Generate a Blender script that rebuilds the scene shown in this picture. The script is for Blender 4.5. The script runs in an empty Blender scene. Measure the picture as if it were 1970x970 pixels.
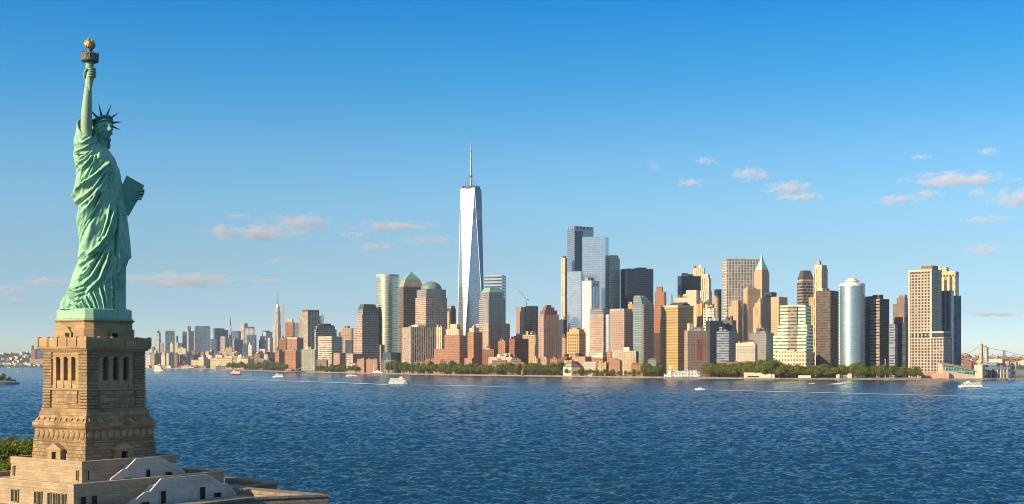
import bpy, math, random
import numpy as np
from mathutils import Vector, Matrix

# ------------------------------------------------------------------ camera, world, sun, exposure
SC = bpy.context.scene
COL = SC.collection
rad = math.radians
FPX, CX, HY, CAMZ = 2480.0, 985.0, 695.0, 38.0       # focal length, centre, horizon (photo pixels) and eye height

cam_data = bpy.data.cameras.new("camera")
cam_data.sensor_width = 36.0
cam_data.lens = 36.0 * FPX / 1970.0
cam_data.shift_y = (HY - 485.0) / 1970.0
cam_data.clip_start = 1.0
cam_data.clip_end = 120000.0
cam = bpy.data.objects.new("camera", cam_data)
COL.objects.link(cam)
cam.location = (0, 0, CAMZ)
cam.rotation_euler = (rad(90), 0, 0)
SC.camera = cam

SUN_AZ, SUN_EL = -58.0, 21.0                          # azimuth measured from -Y (behind the camera) towards +X
SX = math.sin(rad(SUN_AZ)) * math.cos(rad(SUN_EL))
SY = -math.cos(rad(SUN_AZ)) * math.cos(rad(SUN_EL))
SZ = math.sin(rad(SUN_EL))
world = bpy.data.worlds.new("World")
SC.world = world
world.use_nodes = True
wn, wl = world.node_tree.nodes, world.node_tree.links
wn.clear()
sky = wn.new("ShaderNodeTexSky")
sky.sky_type = 'NISHITA'
sky.sun_disc = False
sky.sun_elevation = rad(SUN_EL)
sky.sun_rotation = math.atan2(SX, SY) % (2 * math.pi)
sky.altitude = 0.0
sky.air_density = 1.0
sky.dust_density = 0.4
sky.ozone_density = 3.0
tc = wn.new("ShaderNodeTexCoord")
mp = wn.new("ShaderNodeMapping")
mp.inputs['Scale'].default_value = (1, 1, 2.1)
nv = wn.new("ShaderNodeVectorMath"); nv.operation = 'NORMALIZE'
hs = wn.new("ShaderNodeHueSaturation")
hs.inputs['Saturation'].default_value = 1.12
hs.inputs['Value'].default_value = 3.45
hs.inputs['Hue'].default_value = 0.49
bgn = wn.new("ShaderNodeBackground")
bgn.inputs['Strength'].default_value = 0.15
wo = wn.new("ShaderNodeOutputWorld")
wl.new(tc.outputs['Generated'], mp.inputs['Vector'])
wl.new(mp.outputs['Vector'], nv.inputs[0])
wl.new(nv.outputs['Vector'], sky.inputs['Vector'])
wl.new(sky.outputs['Color'], hs.inputs['Color'])
# grade with height above the horizon: deeper blue upwards, then a bright zenith added out of view to warm shade
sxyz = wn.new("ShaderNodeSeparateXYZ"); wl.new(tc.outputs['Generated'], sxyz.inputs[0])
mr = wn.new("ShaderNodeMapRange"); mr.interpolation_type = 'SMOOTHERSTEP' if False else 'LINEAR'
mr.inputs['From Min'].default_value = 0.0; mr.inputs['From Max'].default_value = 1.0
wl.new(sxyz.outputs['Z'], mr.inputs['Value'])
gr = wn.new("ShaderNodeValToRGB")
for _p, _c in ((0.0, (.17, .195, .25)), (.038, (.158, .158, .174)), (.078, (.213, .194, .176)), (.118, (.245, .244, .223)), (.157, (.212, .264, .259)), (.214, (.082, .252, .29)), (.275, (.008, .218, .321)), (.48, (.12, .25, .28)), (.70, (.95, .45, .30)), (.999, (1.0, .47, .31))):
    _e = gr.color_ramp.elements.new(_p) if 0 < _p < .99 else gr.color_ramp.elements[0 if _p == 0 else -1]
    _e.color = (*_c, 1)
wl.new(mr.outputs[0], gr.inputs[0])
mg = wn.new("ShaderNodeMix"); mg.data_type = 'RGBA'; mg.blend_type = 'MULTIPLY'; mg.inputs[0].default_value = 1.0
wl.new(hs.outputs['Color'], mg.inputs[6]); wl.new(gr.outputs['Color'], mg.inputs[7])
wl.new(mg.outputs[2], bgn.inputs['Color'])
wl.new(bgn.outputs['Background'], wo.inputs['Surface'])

sun_d = bpy.data.lights.new("sun", 'SUN')
sun_d.energy = 5.0
sun_d.angle = rad(0.5)
sun_d.color = (1.0, 0.76, 0.46)
sun = bpy.data.objects.new("sun", sun_d)
COL.objects.link(sun)
sun.location = (SX * 500, SY * 500, SZ * 500)
sun.rotation_euler = Vector((SX, SY, SZ)).to_track_quat('Z', 'Y').to_euler()

SC.view_settings.view_transform = 'Standard'
SC.view_settings.look = 'None'
SC.view_settings.exposure = 0.65
SC.view_settings.gamma = 1.0
SC.view_settings.use_curve_mapping = False
SC.render.engine = 'CYCLES'
SC.cycles.use_denoising = True
SC.cycles.max_bounces = 6
SC.cycles.diffuse_bounces = 3
SC.cycles.glossy_bounces = 3
SC.cycles.transmission_bounces = 2
SC.cycles.volume_bounces = 5
SC.cycles.transparent_max_bounces = 8
SC.cycles.filter_width = 1.0
SC.cycles.caustics_reflective = False
SC.cycles.caustics_refractive = False
SC.cycles.sample_clamp_indirect = 4.0

random.seed(7)
rng = np.random.default_rng(11)

# ------------------------------------------------------------------ helpers
def wx(px, Y): return (px - CX) / FPX * Y
def wz(py, Y): return CAMZ + (HY - py) / FPX * Y

def tag(o, label=None, cat=None, group=None, kind=None):
    if label: o['label'] = label
    if cat: o['category'] = cat
    if group: o['group'] = group
    if kind: o['kind'] = kind
    return o

def empty(name, loc=(0, 0, 0), rz=0.0):
    o = bpy.data.objects.new(name, None)
    COL.objects.link(o)
    o.location = loc
    o.rotation_euler = (0, 0, rz)
    o.empty_display_size = 1.0
    return o

def copy_tree(o, parent=None, loc=None, rz=None, scale=None):
    c = o.copy()
    COL.objects.link(c)
    if parent is not None: c.parent = parent
    if loc is not None: c.location = loc
    if rz is not None: c.rotation_euler = (0, 0, rz)
    if scale is not None: c.scale = scale
    for ch in list(o.children):
        copy_tree(ch, c)
    return c

class MB:
    """collects faces (with UVs in metres) and links them as one mesh object"""
    def __init__(self):
        self.v, self.f, self.uv, self.m = [], [], [], []
    def face(self, pts, uvs=None, mat=0):
        i = len(self.v)
        self.v.extend([tuple(p) for p in pts])
        self.f.append(list(range(i, i + len(pts))))
        if uvs is None: uvs = [(p[0], p[1]) for p in pts]
        self.uv.extend(uvs)
        self.m.append(mat)
    def loft(self, rings, mat=0, top=None, bottom=None, u0=0.0):
        """rings: list of (polygon CCW [(x,y)..], z); side faces + optional caps"""
        for (pa, za), (pb, zb) in zip(rings[:-1], rings[1:]):
            n = len(pa)
            u = u0
            for k in range(n):
                a0, a1 = pa[k], pa[(k + 1) % n]
                b0, b1 = pb[k], pb[(k + 1) % n]
                L = math.hypot(a1[0] - a0[0], a1[1] - a0[1])
                self.face([(a0[0], a0[1], za), (a1[0], a1[1], za), (b1[0], b1[1], zb), (b0[0], b0[1], zb)],
                          [(u, za), (u + L, za), (u + L, zb), (u, zb)], mat)
                u += L
        if top is not None:
            p, z = rings[-1]
            self.face([(q[0], q[1], z) for q in p], None, top)
        if bottom is not None:
            p, z = rings[0]
            self.face([(q[0], q[1], z) for q in reversed(p)], None, bottom)
    def box(self, x0, x1, y0, y1, z0, z1, mat=0, top=None, bottom=True):
        p = [(x0, y0), (x1, y0), (x1, y1), (x0, y1)]
        self.loft([(p, z0), (p, z1)], mat, mat if top is None else top, mat if bottom else None)
    def frustum(self, x0, x1, y0, y1, z0, X0, X1, Y0, Y1, z1, mat=0, top=None, bottom=True):
        self.loft([([(x0, y0), (x1, y0), (x1, y1), (x0, y1)], z0), ([(X0, Y0), (X1, Y0), (X1, Y1), (X0, Y1)], z1)],
                  mat, mat if top is None else top, mat if bottom else None)
    def lathe(self, prof, n=16, c=(0, 0), mat=0, cap=True, ph=0.0):
        rings = []
        for r, z in prof:
            rings.append(([(c[0] + r * math.cos(ph + 2 * math.pi * k / n), c[1] + r * math.sin(ph + 2 * math.pi * k / n)) for k in range(n)], z))
        self.loft(rings, mat, mat if cap else None, mat if cap else None)
    def tube(self, path, radii, n=8, mat=0, cap=True):
        path = [Vector(p) for p in path]
        if not hasattr(radii, '__len__'): radii = [radii] * len(path)
        rings = []
        for i, p in enumerate(path):
            d = (path[min(i + 1, len(path) - 1)] - path[max(i - 1, 0)]).normalized()
            ref = Vector((0, 0, 1)) if abs(d.z) < 0.9 else Vector((0, 1, 0))
            a = d.cross(ref).normalized(); b = d.cross(a).normalized()
            rings.append([p + (a * math.cos(2 * math.pi * k / n) + b * math.sin(2 * math.pi * k / n)) * radii[i] for k in range(n)])
        for r0, r1 in zip(rings[:-1], rings[1:]):
            for k in range(n):
                k2 = (k + 1) % n
                self.face([r0[k2], r0[k], r1[k], r1[k2]], None, mat)
        if cap:
            self.face(list(rings[0]), None, mat)
            self.face(list(reversed(rings[-1])), None, mat)
    def bar(self, a, b, w, mat=0):
        self.tube([a, b], [w, w], 4, mat)
    def build(self, name, mats, parent=None, smooth=False, merge=False):
        me = bpy.data.meshes.new(name)
        me.from_pydata(self.v, [], self.f)
        ul = me.uv_layers.new(name="UVMap")
        ul.data.foreach_set("uv", np.array(self.uv, dtype=np.float32).ravel())
        if not isinstance(mats, (list, tuple)): mats = [mats]
        for m in mats: me.materials.append(m)
        me.polygons.foreach_set("material_index", self.m)
        if merge or smooth:
            import bmesh
            bm = bmesh.new(); bm.from_mesh(me)
            bmesh.ops.remove_doubles(bm, verts=bm.verts, dist=0.0005)
            bm.to_mesh(me); bm.free()
        if smooth:
            me.polygons.foreach_set("use_smooth", [True] * len(me.polygons))
        me.update()
        o = bpy.data.objects.new(name, me)
        COL.objects.link(o)
        if parent is not None: o.parent = parent
        return o

def grid_mesh(name, V, nu, nv, mat, parent=None, closed_u=True, smooth=True, cap=False):
    """V: array (nv, nu, 3)"""
    me = bpy.data.meshes.new(name)
    idx = np.arange(nu * nv).reshape(nv, nu)
    if closed_u:
        a = idx[:-1, :]; b = np.roll(idx, -1, axis=1)[:-1, :]; c = np.roll(idx, -1, axis=1)[1:, :]; d = idx[1:, :]
    else:
        a = idx[:-1, :-1]; b = idx[:-1, 1:]; c = idx[1:, 1:]; d = idx[1:, :-1]
    F = np.stack([a, b, c, d], axis=-1).reshape(-1, 4)
    if nu * nv > 200000 and not cap:
        me.vertices.add(nu * nv); me.vertices.foreach_set("co", V.reshape(-1).astype(np.float32))
        me.loops.add(F.size); me.loops.foreach_set("vertex_index", F.reshape(-1).astype(np.int32))
        me.polygons.add(len(F)); me.polygons.foreach_set("loop_start", np.arange(0, F.size, 4, dtype=np.int32))
        me.update(calc_edges=True); me.validate()
    else:
        faces = F.tolist()
        if cap: faces.append(idx[-1, :].tolist()); faces.append(idx[0, ::-1].tolist())
        me.from_pydata(V.reshape(-1, 3).tolist(), [], faces)
    if smooth: me.polygons.foreach_set("use_smooth", [True] * len(me.polygons))
    me.materials.append(mat)
    me.update()
    o = bpy.data.objects.new(name, me)
    COL.objects.link(o)
    if parent is not None: o.parent = parent
    return o

# ------------------------------------------------------------------ materials
def new_mat(name):
    m = bpy.data.materials.new(name)
    m.use_nodes = True
    nt = m.node_tree
    nt.nodes.clear()
    out = nt.nodes.new("ShaderNodeOutputMaterial")
    bs = nt.nodes.new("ShaderNodeBsdfPrincipled")
    nt.links.new(bs.outputs[0], out.inputs[0])
    return m, nt, bs, out

def math_node(nt, op, a=None, b=None, c=None):
    n = nt.nodes.new("ShaderNodeMath"); n.operation = op
    for k, x in enumerate((a, b, c)):
        if x is None: continue
        if isinstance(x, (int, float)): n.inputs[k].default_value = x
        else: nt.links.new(x, n.inputs[k])
    return n.outputs[0]

def mix_col(nt, fac, a, b, blend='MIX'):
    n = nt.nodes.new("ShaderNodeMix"); n.data_type = 'RGBA'; n.blend_type = blend
    if isinstance(fac, (int, float)): n.inputs[0].default_value = fac
    else: nt.links.new(fac, n.inputs[0])
    for k, x in ((6, a), (7, b)):
        if isinstance(x, (tuple, list)): n.inputs[k].default_value = (x[0], x[1], x[2], 1)
        else: nt.links.new(x, n.inputs[k])
    return n.outputs[2]

def mix_val(nt, fac, a, b):
    n = nt.nodes.new("ShaderNodeMix"); n.data_type = 'FLOAT'
    nt.links.new(fac, n.inputs[0])
    for k, x in ((2, a), (3, b)):
        if isinstance(x, (int, float)): n.inputs[k].default_value = x
        else: nt.links.new(x, n.inputs[k])
    return n.outputs[0]

def noise_node(nt, vec, scale, detail=3.0, rough=0.55):
    n = nt.nodes.new("ShaderNodeTexNoise")
    n.inputs['Scale'].default_value = scale
    n.inputs['Detail'].default_value = detail
    n.inputs['Roughness'].default_value = rough
    if vec is not None: nt.links.new(vec, n.inputs['Vector'])
    return n.outputs['Fac']

def ramp(nt, fac, lo, hi):
    n = nt.nodes.new("ShaderNodeMapRange")
    n.inputs['From Min'].default_value = lo
    n.inputs['From Max'].default_value = hi
    nt.links.new(fac, n.inputs['Value'])
    return n.outputs[0]

def plain(name, col, rough=0.7, metal=0.0, var=0.18, scale=0.4, bump=0.0):
    m, nt, bs, out = new_mat(name)
    tcn = nt.nodes.new("ShaderNodeTexCoord")
    f = ramp(nt, noise_node(nt, tcn.outputs['Object'], scale, 4), 0.3, 0.7)
    c = mix_col(nt, f, tuple(x * (1 - var) for x in col), tuple(min(1, x * (1 + var)) for x in col))
    nt.links.new(c, bs.inputs['Base Color'])
    bs.inputs['Roughness'].default_value = rough
    bs.inputs['Metallic'].default_value = metal
    if bump:
        b = nt.nodes.new("ShaderNodeBump"); b.inputs['Strength'].default_value = bump; b.inputs['Distance'].default_value = 0.1
        nt.links.new(noise_node(nt, tcn.outputs['Object'], scale * 6, 3), b.inputs['Height'])
        nt.links.new(b.outputs[0], bs.inputs['Normal'])
    return m

_fac = {}
def facade(wall, glass=(.03, .04, .055), cw=5.0, fh=4.0, fx=0.6, fy=0.55, refl=0.0, rough=0.15, blind=0.25, wrough=0.75, wmetal=0.0, major=0, mcol=None, lit=None):
    """wall with a regular window pattern; UVs are in metres"""
    if max(wall) > .2 and fx > .01: wall = tuple(min(.78, w_ * 1.22) for w_ in wall)
    key = (wall, glass, cw, fh, fx, fy, refl, rough, blind, wrough, wmetal, major, mcol)
    if key in _fac: return _fac[key]
    m, nt, bs, out = new_mat("facade")
    cw, fh = (cw * 1.28, fh * 1.2) if fx > .01 else (cw, fh)
    L = nt.links
    uv = nt.nodes.new("ShaderNodeUVMap"); uv.uv_map = "UVMap"
    oi = nt.nodes.new("ShaderNodeObjectInfo")
    sp = nt.nodes.new("ShaderNodeSeparateXYZ"); L.new(uv.outputs[0], sp.inputs[0])
    U = math_node(nt, 'DIVIDE', sp.outputs[0], cw); V = math_node(nt, 'DIVIDE', sp.outputs[1], fh)
    fu, fv = math_node(nt, 'FRACT', U), math_node(nt, 'FRACT', V)
    def win(fr, frac):
        if frac >= 0.999: return None
        a = math_node(nt, 'GREATER_THAN', fr, (1 - frac) / 2)
        b = math_node(nt, 'LESS_THAN', fr, (1 + frac) / 2)
        return math_node(nt, 'MULTIPLY', a, b)
    mu, mv = win(fu, fx), win(fv, fy)
    mask = mu if mv is None else (mv if mu is None else math_node(nt, 'MULTIPLY', mu, mv))
    if mask is None: mask = math_node(nt, 'ADD', 1.0, 0.0)
    if major:
        fM = math_node(nt, 'FRACT', math_node(nt, 'DIVIDE', V, float(major)))
        nm = math_node(nt, 'GREATER_THAN', fM, 1.0 / major)
        mask = math_node(nt, 'MULTIPLY', mask, nm)
    cb = nt.nodes.new("ShaderNodeCombineXYZ")
    L.new(math_node(nt, 'FLOOR', U), cb.inputs[0]); L.new(math_node(nt, 'FLOOR', V), cb.inputs[1]); L.new(oi.outputs['Random'], cb.inputs[2])
    wnz = nt.nodes.new("ShaderNodeTexWhiteNoise"); wnz.noise_dimensions = '3D'; L.new(cb.outputs[0], wnz.inputs['Vector'])
    rv = wnz.outputs['Value']
    lo_, hi_ = (0.90, 1.08) if refl > .45 else (.5, 1.4)
    gd = tuple(g * lo_ for g in glass); gl = tuple(min(1, g * hi_) for g in glass)
    g1 = mix_col(nt, rv, gd, gl)
    bl = math_node(nt, 'MULTIPLY', math_node(nt, 'GREATER_THAN', rv, 1 - blind), 0.5)
    g2 = mix_col(nt, bl, g1, tuple(0.6 * w + 0.1 for w in wall))
    c2 = nt.nodes.new("ShaderNodeCombineXYZ"); L.new(math_node(nt, 'FLOOR', math_node(nt, 'DIVIDE', U, 2.0)), c2.inputs[0]); L.new(oi.outputs['Random'], c2.inputs[1])
    wn2 = nt.nodes.new("ShaderNodeTexWhiteNoise"); wn2.noise_dimensions = '2D'; L.new(c2.outputs[0], wn2.inputs['Vector'])
    nz0 = ramp(nt, noise_node(nt, uv.outputs[0], 0.03, 5, 0.65), 0.3, 0.7)
    nz = math_node(nt, 'ADD', math_node(nt, 'MULTIPLY', nz0, 0.6), math_node(nt, 'MULTIPLY', wn2.outputs['Value'], 0.4))
    band = math_node(nt, 'LESS_THAN', math_node(nt, 'FRACT', math_node(nt, 'DIVIDE', math_node(nt, 'ADD', V, math_node(nt, 'MULTIPLY', oi.outputs['Random'], 9.0)), 13.0)), 1.0 / 13.0)
    w1 = mix_col(nt, nz, tuple(w * 0.78 for w in wall), tuple(min(1, w * 1.16) for w in wall))
    nz2 = ramp(nt, noise_node(nt, uv.outputs[0], 0.35, 3, 0.6), 0.35, 0.75)
    w2 = mix_col(nt, math_node(nt, 'MULTIPLY', nz2, 0.25), w1, tuple(w * 0.6 for w in wall))
    w2 = mix_col(nt, math_node(nt, 'MULTIPLY', band, 0.28), w2, tuple(w * 0.45 for w in wall))
    col = mix_col(nt, mask, w2, g2)
    L.new(col, bs.inputs['Base Color'])
    L.new(mix_val(nt, mask, wmetal, refl), bs.inputs['Metallic'])
    L.new(mix_val(nt, mask, wrough, rough), bs.inputs['Roughness'])
    _fac[key] = m
    return m

def stone_mat(name, col, bw, bh, mort=0.03, dark=0.55, stain=0.4, bump=0.6, mcol=0.5, c2=0.72):
    """coursed stone blocks; UVs in metres"""
    m, nt, bs, out = new_mat(name)
    L = nt.links
    uv = nt.nodes.new("ShaderNodeUVMap"); uv.uv_map = "UVMap"
    br = nt.nodes.new("ShaderNodeTexBrick")
    br.inputs['Scale'].default_value = 1.0
    br.inputs['Brick Width'].default_value = bw
    br.inputs['Row Height'].default_value = bh
    br.inputs['Mortar Size'].default_value = mort
    br.inputs['Mortar Smooth'].default_value = 0.3
    br.inputs['Bias'].default_value = 0.0
    br.inputs['Color1'].default_value = (*[c * 1.12 for c in col], 1)
    br.inputs['Color2'].default_value = (*[c * c2 for c in col], 1)
    br.inputs['Mortar'].default_value = (*[c * mcol for c in col], 1)
    L.new(uv.outputs[0], br.inputs['Vector'])
    tcn = nt.nodes.new("ShaderNodeTexCoord")
    n1 = ramp(nt, noise_node(nt, tcn.outputs['Object'], 0.35, 6, 0.65), 0.48, 0.75)
    c1 = mix_col(nt, math_node(nt, 'MULTIPLY', n1, stain), br.outputs['Color'], tuple(c * dark for c in (col[0] * 0.8, col[1] * 0.85, col[2])))
    n2 = ramp(nt, noise_node(nt, tcn.outputs['Object'], 3.0, 4, 0.7), 0.3, 0.7)
    c2 = mix_col(nt, math_node(nt, 'MULTIPLY', n2, 0.22), c1, tuple(c * 0.55 for c in col))
    L.new(c2, bs.inputs['Base Color'])
    bs.inputs['Roughness'].default_value = 0.85
    b = nt.nodes.new("ShaderNodeBump"); b.inputs['Strength'].default_value = bump; b.inputs['Distance'].default_value = 0.12
    h = math_node(nt, 'SUBTRACT', math_node(nt, 'MULTIPLY', n2, 0.6), br.outputs['Fac'])
    L.new(h, b.inputs['Height'])
    L.new(b.outputs[0], bs.inputs['Normal'])
    return m

def leaf_mat(name, ca, cb):
    m, nt, bs, out = new_mat(name)
    L = nt.links
    geo = nt.nodes.new("ShaderNodeNewGeometry")
    oi = nt.nodes.new("ShaderNodeObjectInfo")
    tcn = nt.nodes.new("ShaderNodeTexCoord")
    f = ramp(nt, noise_node(nt, tcn.outputs['Object'], 0.28, 3), 0.35, 0.68)
    c = mix_col(nt, f, ca, cb)
    c = mix_col(nt, math_node(nt, 'MULTIPLY', geo.outputs['Random Per Island'], 0.3), c, tuple(x * 0.5 for x in ca))
    c = mix_col(nt, math_node(nt, 'MULTIPLY', oi.outputs['Random'], 0.4), c, tuple((x + y) * 0.5 for x, y in zip(cb, (.09, .075, .02))))
    L.new(c, bs.inputs['Base Color'])
    bs.inputs['Roughness'].default_value = 0.65
    tr = nt.nodes.new("ShaderNodeBsdfTranslucent"); L.new(c, tr.inputs[0])
    ms = nt.nodes.new("ShaderNodeMixShader"); ms.inputs[0].default_value = 0.45
    L.new(bs.outputs[0], ms.inputs[1]); L.new(tr.outputs[0], ms.inputs[2]); L.new(ms.outputs[0], out.inputs[0])
    return m

M = {}
M['roof'] = plain("roof_gravel", (.22, .20, .18), 0.9, var=0.3, scale=0.1)
M['roof_dark'] = plain("roof_dark", (.07, .07, .075), 0.8, var=0.3, scale=0.1)
M['tan_roof'] = plain("tan_roof", (.36, .30, .23), 0.9, var=0.2, scale=0.1)
M['verdigris_roof'] = plain("verdigris_roof", (.20, .38, .30), 0.7, var=0.2, scale=0.08)
M['pale_verdigris'] = plain("pale_verdigris_roof", (.34, .60, .46), 0.7, var=0.15, scale=0.08)
M['dome'] = plain("dome_roof", (.16, .22, .18), 0.5, var=0.15, scale=0.05)
M['steel'] = plain("steel", (.30, .31, .33), 0.45, 0.6, var=0.1)
M['dark_steel'] = plain("dark_steel", (.06, .06, .065), 0.5, 0.3, var=0.15)
M['white'] = plain("white_paint", (.80, .79, .76), 0.5, var=0.05)
M['cream'] = plain("cream_paint", (.72, .65, .50), 0.6, var=0.07)
M['red_hull'] = plain("red_hull_paint", (.32, .035, .03), 0.5, var=0.1)
M['navy_hull'] = plain("navy_hull_paint", (.02, .03, .05), 0.4, var=0.1)
M['glass'] = plain("dark_glass", (.02, .025, .03), 0.1, var=0.2)
M['bark'] = plain("bark", (.10, .075, .05), 0.9, var=0.3, scale=1.5)
M['leaf_a'] = leaf_mat("leaves_green", (.12, .175, .012), (.24, .285, .022))
M['leaf_b'] = leaf_mat("leaves_olive", (.16, .195, .012), (.30, .305, .022))
M['wood_tank'] = plain("tank_wood", (.20, .13, .08), 0.85, var=0.25)
# ------------------------------------------------------------------ water (one mesh, real waves, finer near the shore of the island)
def wave_tile(N, Lm, lp, spread, seed, lmin):
    r = np.random.default_rng(seed)
    k1 = np.fft.fftfreq(N, d=Lm / N) * 2 * np.pi
    kx, ky = np.meshgrid(k1, k1)
    k = np.sqrt(kx ** 2 + ky ** 2); k[0, 0] = 1e-6
    kp = 2 * np.pi / lp
    ang = np.arctan2(ky, kx)
    D = np.cos((ang - rad(62)) / 1.0) ** 2 * (1 - spread) + spread
    P = np.exp(-1.25 * (kp / k) ** 2) / k ** 3.6 * D * np.exp(-(k * lmin / (2 * np.pi)) ** 2)
    P[0, 0] = 0
    h = np.fft.ifft2((r.normal(size=(N, N)) + 1j * r.normal(size=(N, N))) * np.sqrt(P)).real
    return h / h.std()

def sample_tile(T, Lm, x, y):
    N = T.shape[0]
    fx = (x / Lm * N) % N; fy = (y / Lm * N) % N
    i = np.floor(fx).astype(int); j = np.floor(fy).astype(int)
    a = fx - i; b = fy - j
    i0, j0 = i % N, j % N; i1, j1 = (i + 1) % N, (j + 1) % N
    return (T[j0, i0] * (1 - a) * (1 - b) + T[j0, i1] * a * (1 - b) + T[j1, i0] * (1 - a) * b + T[j1, i1] * a * b)

T1 = wave_tile(512, 610.0, 13.0, 0.28, 3, 2.2)
T2 = wave_tile(512, 233.0, 4.2, 0.5, 5, .9)
rows = [170.0]
while rows[-1] < 3300: rows.append(rows[-1] * 1.0023)
while rows[-1] < 15000: rows.append(rows[-1] * 1.009)
rows = np.array(rows)
cols = np.concatenate([np.linspace(-0.95, -0.46, 60)[:-1], np.linspace(-0.46, 0.46, 620), np.linspace(0.46, 0.95, 60)[1:]])
WY, WT = np.meshgrid(rows, cols, indexing='ij')
WX = WY * WT
step = np.gradient(rows)[:, None]
att1 = np.clip(1.15 - step / 9.0, 0, 1); att2 = np.clip(1.2 - step / 2.6, 0, 1)
WZ = 0.31 * sample_tile(T1, 610.0, WX * 0.96 + WY * 0.28, WY * 0.96 - WX * 0.28) * att1 \
   + 0.13 * sample_tile(T2, 233.0, WX * 0.9 - WY * 0.43, WY * 0.9 + WX * 0.43) * att2
WV = np.stack([WX, WY, WZ], axis=-1)

def water_mat():
    m, nt, bs, out = new_mat("harbour_water")
    L = nt.links
    tcn = nt.nodes.new("ShaderNodeTexCoord")
    mpb = nt.nodes.new("ShaderNodeMapping"); mpb.inputs['Scale'].default_value = (0.0035, 0.011, 1.0); mpb.inputs['Rotation'].default_value = (0, 0, rad(-7))
    L.new(tcn.outputs['Object'], mpb.inputs['Vector'])
    big = ramp(nt, noise_node(nt, mpb.outputs[0], 1.0, 5, 0.65), 0.36, 0.64)
    mpn = nt.nodes.new("ShaderNodeMapping"); mpn.inputs['Rotation'].default_value = (0, 0, rad(18)); mpn.inputs['Scale'].default_value = (0.6, 1.0, 1.0)
    L.new(tcn.outputs['Object'], mpn.inputs['Vector'])
    n1 = noise_node(nt, mpn.outputs[0], 0.75, 5, 0.66)
    n2 = noise_node(nt, mpn.outputs[0], 0.11, 3, 0.6)
    h = math_node(nt, 'ADD', math_node(nt, 'MULTIPLY', n1, 0.55), math_node(nt, 'MULTIPLY', n2, 1.6))
    b = nt.nodes.new("ShaderNodeBump")
    b.inputs['Distance'].default_value = 1.0
    L.new(mix_val(nt, big, 0.55, 1.15), b.inputs['Strength'])
    L.new(h, b.inputs['Height'])
    L.new(b.outputs[0], bs.inputs['Normal'])
    col = mix_col(nt, big, (.0014, .032, .078), (.0024, .043, .096))
    L.new(col, bs.inputs['Base Color'])
    L.new(mix_val(nt, big, 0.09, 0.18), bs.inputs['Roughness'])
    bs.inputs['IOR'].default_value = 1.33
    bs.inputs['Specular IOR Level'].default_value = 0.4
    return m
M['water'] = water_mat()
water = grid_mesh("water", WV, len(cols), len(rows), M['water'], closed_u=False)
tag(water, kind='structure')
_w = MB()
_R = 15500.0
_w.face([(_R * math.cos(2 * math.pi * k / 48), _R * math.sin(2 * math.pi * k / 48), -1.1) for k in range(48)])
deep = _w.build("sea_floor_sheet", M['water'])
deep.name = "water_far"
tag(deep, kind='structure')

# ------------------------------------------------------------------ land
SHORE = [(-60, 8200), (0, 7900), (95, 7800), (200, 7000), (290, 6700), (400, 6200), (430, 5600), (500, 4950), (560, 4480), (620, 4250), (700, 3930), (780, 3700), (860, 3490),
         (1000, 3250), (1150, 3050), (1300, 2856), (1420, 2760), (1500, 2700), (1640, 2650), (1780, 2615), (1900, 2600), (1985, 2600), (2040, 2650), (2080, 2900)]
def shore(px):
    xs = [s[0] for s in SHORE]; ys = [s[1] for s in SHORE]
    return float(np.interp(px, xs, ys))
M['land'] = plain("paved_ground", (.26, .23, .19), 0.9, var=0.3, scale=0.02)
M['seawall'] = plain("seawall_stone", (.24, .195, .14), 0.85, var=0.35, scale=0.08)
GZ = 2.6
mb = MB()
pts = [(wx(px, Y), Y) for px, Y in SHORE if px >= 95]
for (a, b) in zip(pts[:-1], pts[1:]):
    L_ = math.hypot(b[0] - a[0], b[1] - a[1])
    fa, fb = (a[0] * 13500 / a[1], 13500), (b[0] * 13500 / b[1], 13500)
    mb.face([(a[0], a[1], GZ), (b[0], b[1], GZ), (fb[0], fb[1], GZ), (fa[0], fa[1], GZ)], None, 0)
mb.build("ground", [M['land']])
tag(bpy.data.objects["ground"], kind='structure')
mb = MB()
for (a, b) in zip(pts[:-1], pts[1:]):
    mb.face([(a[0], a[1], -1), (b[0], b[1], -1), (b[0], b[1], GZ + 0.4), (a[0], a[1], GZ + 0.4)], None, 0)
    d = Vector((b[0] - a[0], b[1] - a[1])).normalized(); n_ = Vector((-d.y, d.x)) * 2.5
    a2, b2 = (a[0] + n_.x, a[1] + n_.y), (b[0] + n_.x, b[1] + n_.y)
    mb.face([(a[0], a[1], GZ + 0.4), (b[0], b[1], GZ + 0.4), (b2[0], b2[1], GZ + 0.4), (a2[0], a2[1], GZ + 0.4)], None, 0)
    mb.face([(b2[0], b2[1], GZ), (a2[0], a2[1], GZ), (a2[0], a2[1], GZ + 0.4), (b2[0], b2[1], GZ + 0.4)], None, 0)
sw = mb.build("embankment", M['seawall'])
tag(sw, kind='structure')

def ridge_hill(name, px0, px1, Y0, Y1, tops, mat, n=60):
    """a terrain ridge: rises from the water line at Y0 to its crest, tops = [(px, py crest)] seen at the crest distance"""
    Yc = Y0 + (Y1 - Y0) * 0.55
    V = np.zeros((9, n, 3))
    for i, px in enumerate(np.linspace(px0, px1, n)):
        h = np.interp(px, [t[0] for t in tops], [t[1] for t in tops])
        zc = CAMZ + (HY - h) / FPX * Yc + 4 * math.sin(i * 1.7) + 3 * math.sin(i * 3.1)
        for j, (fy, fz) in enumerate(((0, -0.02), (0.001, 0.06), (.12, .22), (.3, .6), (.45, .9), (.55, 1), (.7, .8), (.85, .4), (1, -0.02))):
            Y = Y0 + (Y1 - Y0) * fy
            V[j, i] = (wx(px, Y), Y, zc * fz + (1.5 * math.sin(i * 2.3 + j) if 0 < j < 8 else 0))
    o = grid_mesh(name, V, n, 9, mat, closed_u=False)
    tag(o, kind='structure')
    return o
M['hill_green'] = plain("wooded_hill", (.07, .075, .05), 0.95, var=0.45, scale=0.02)
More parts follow.
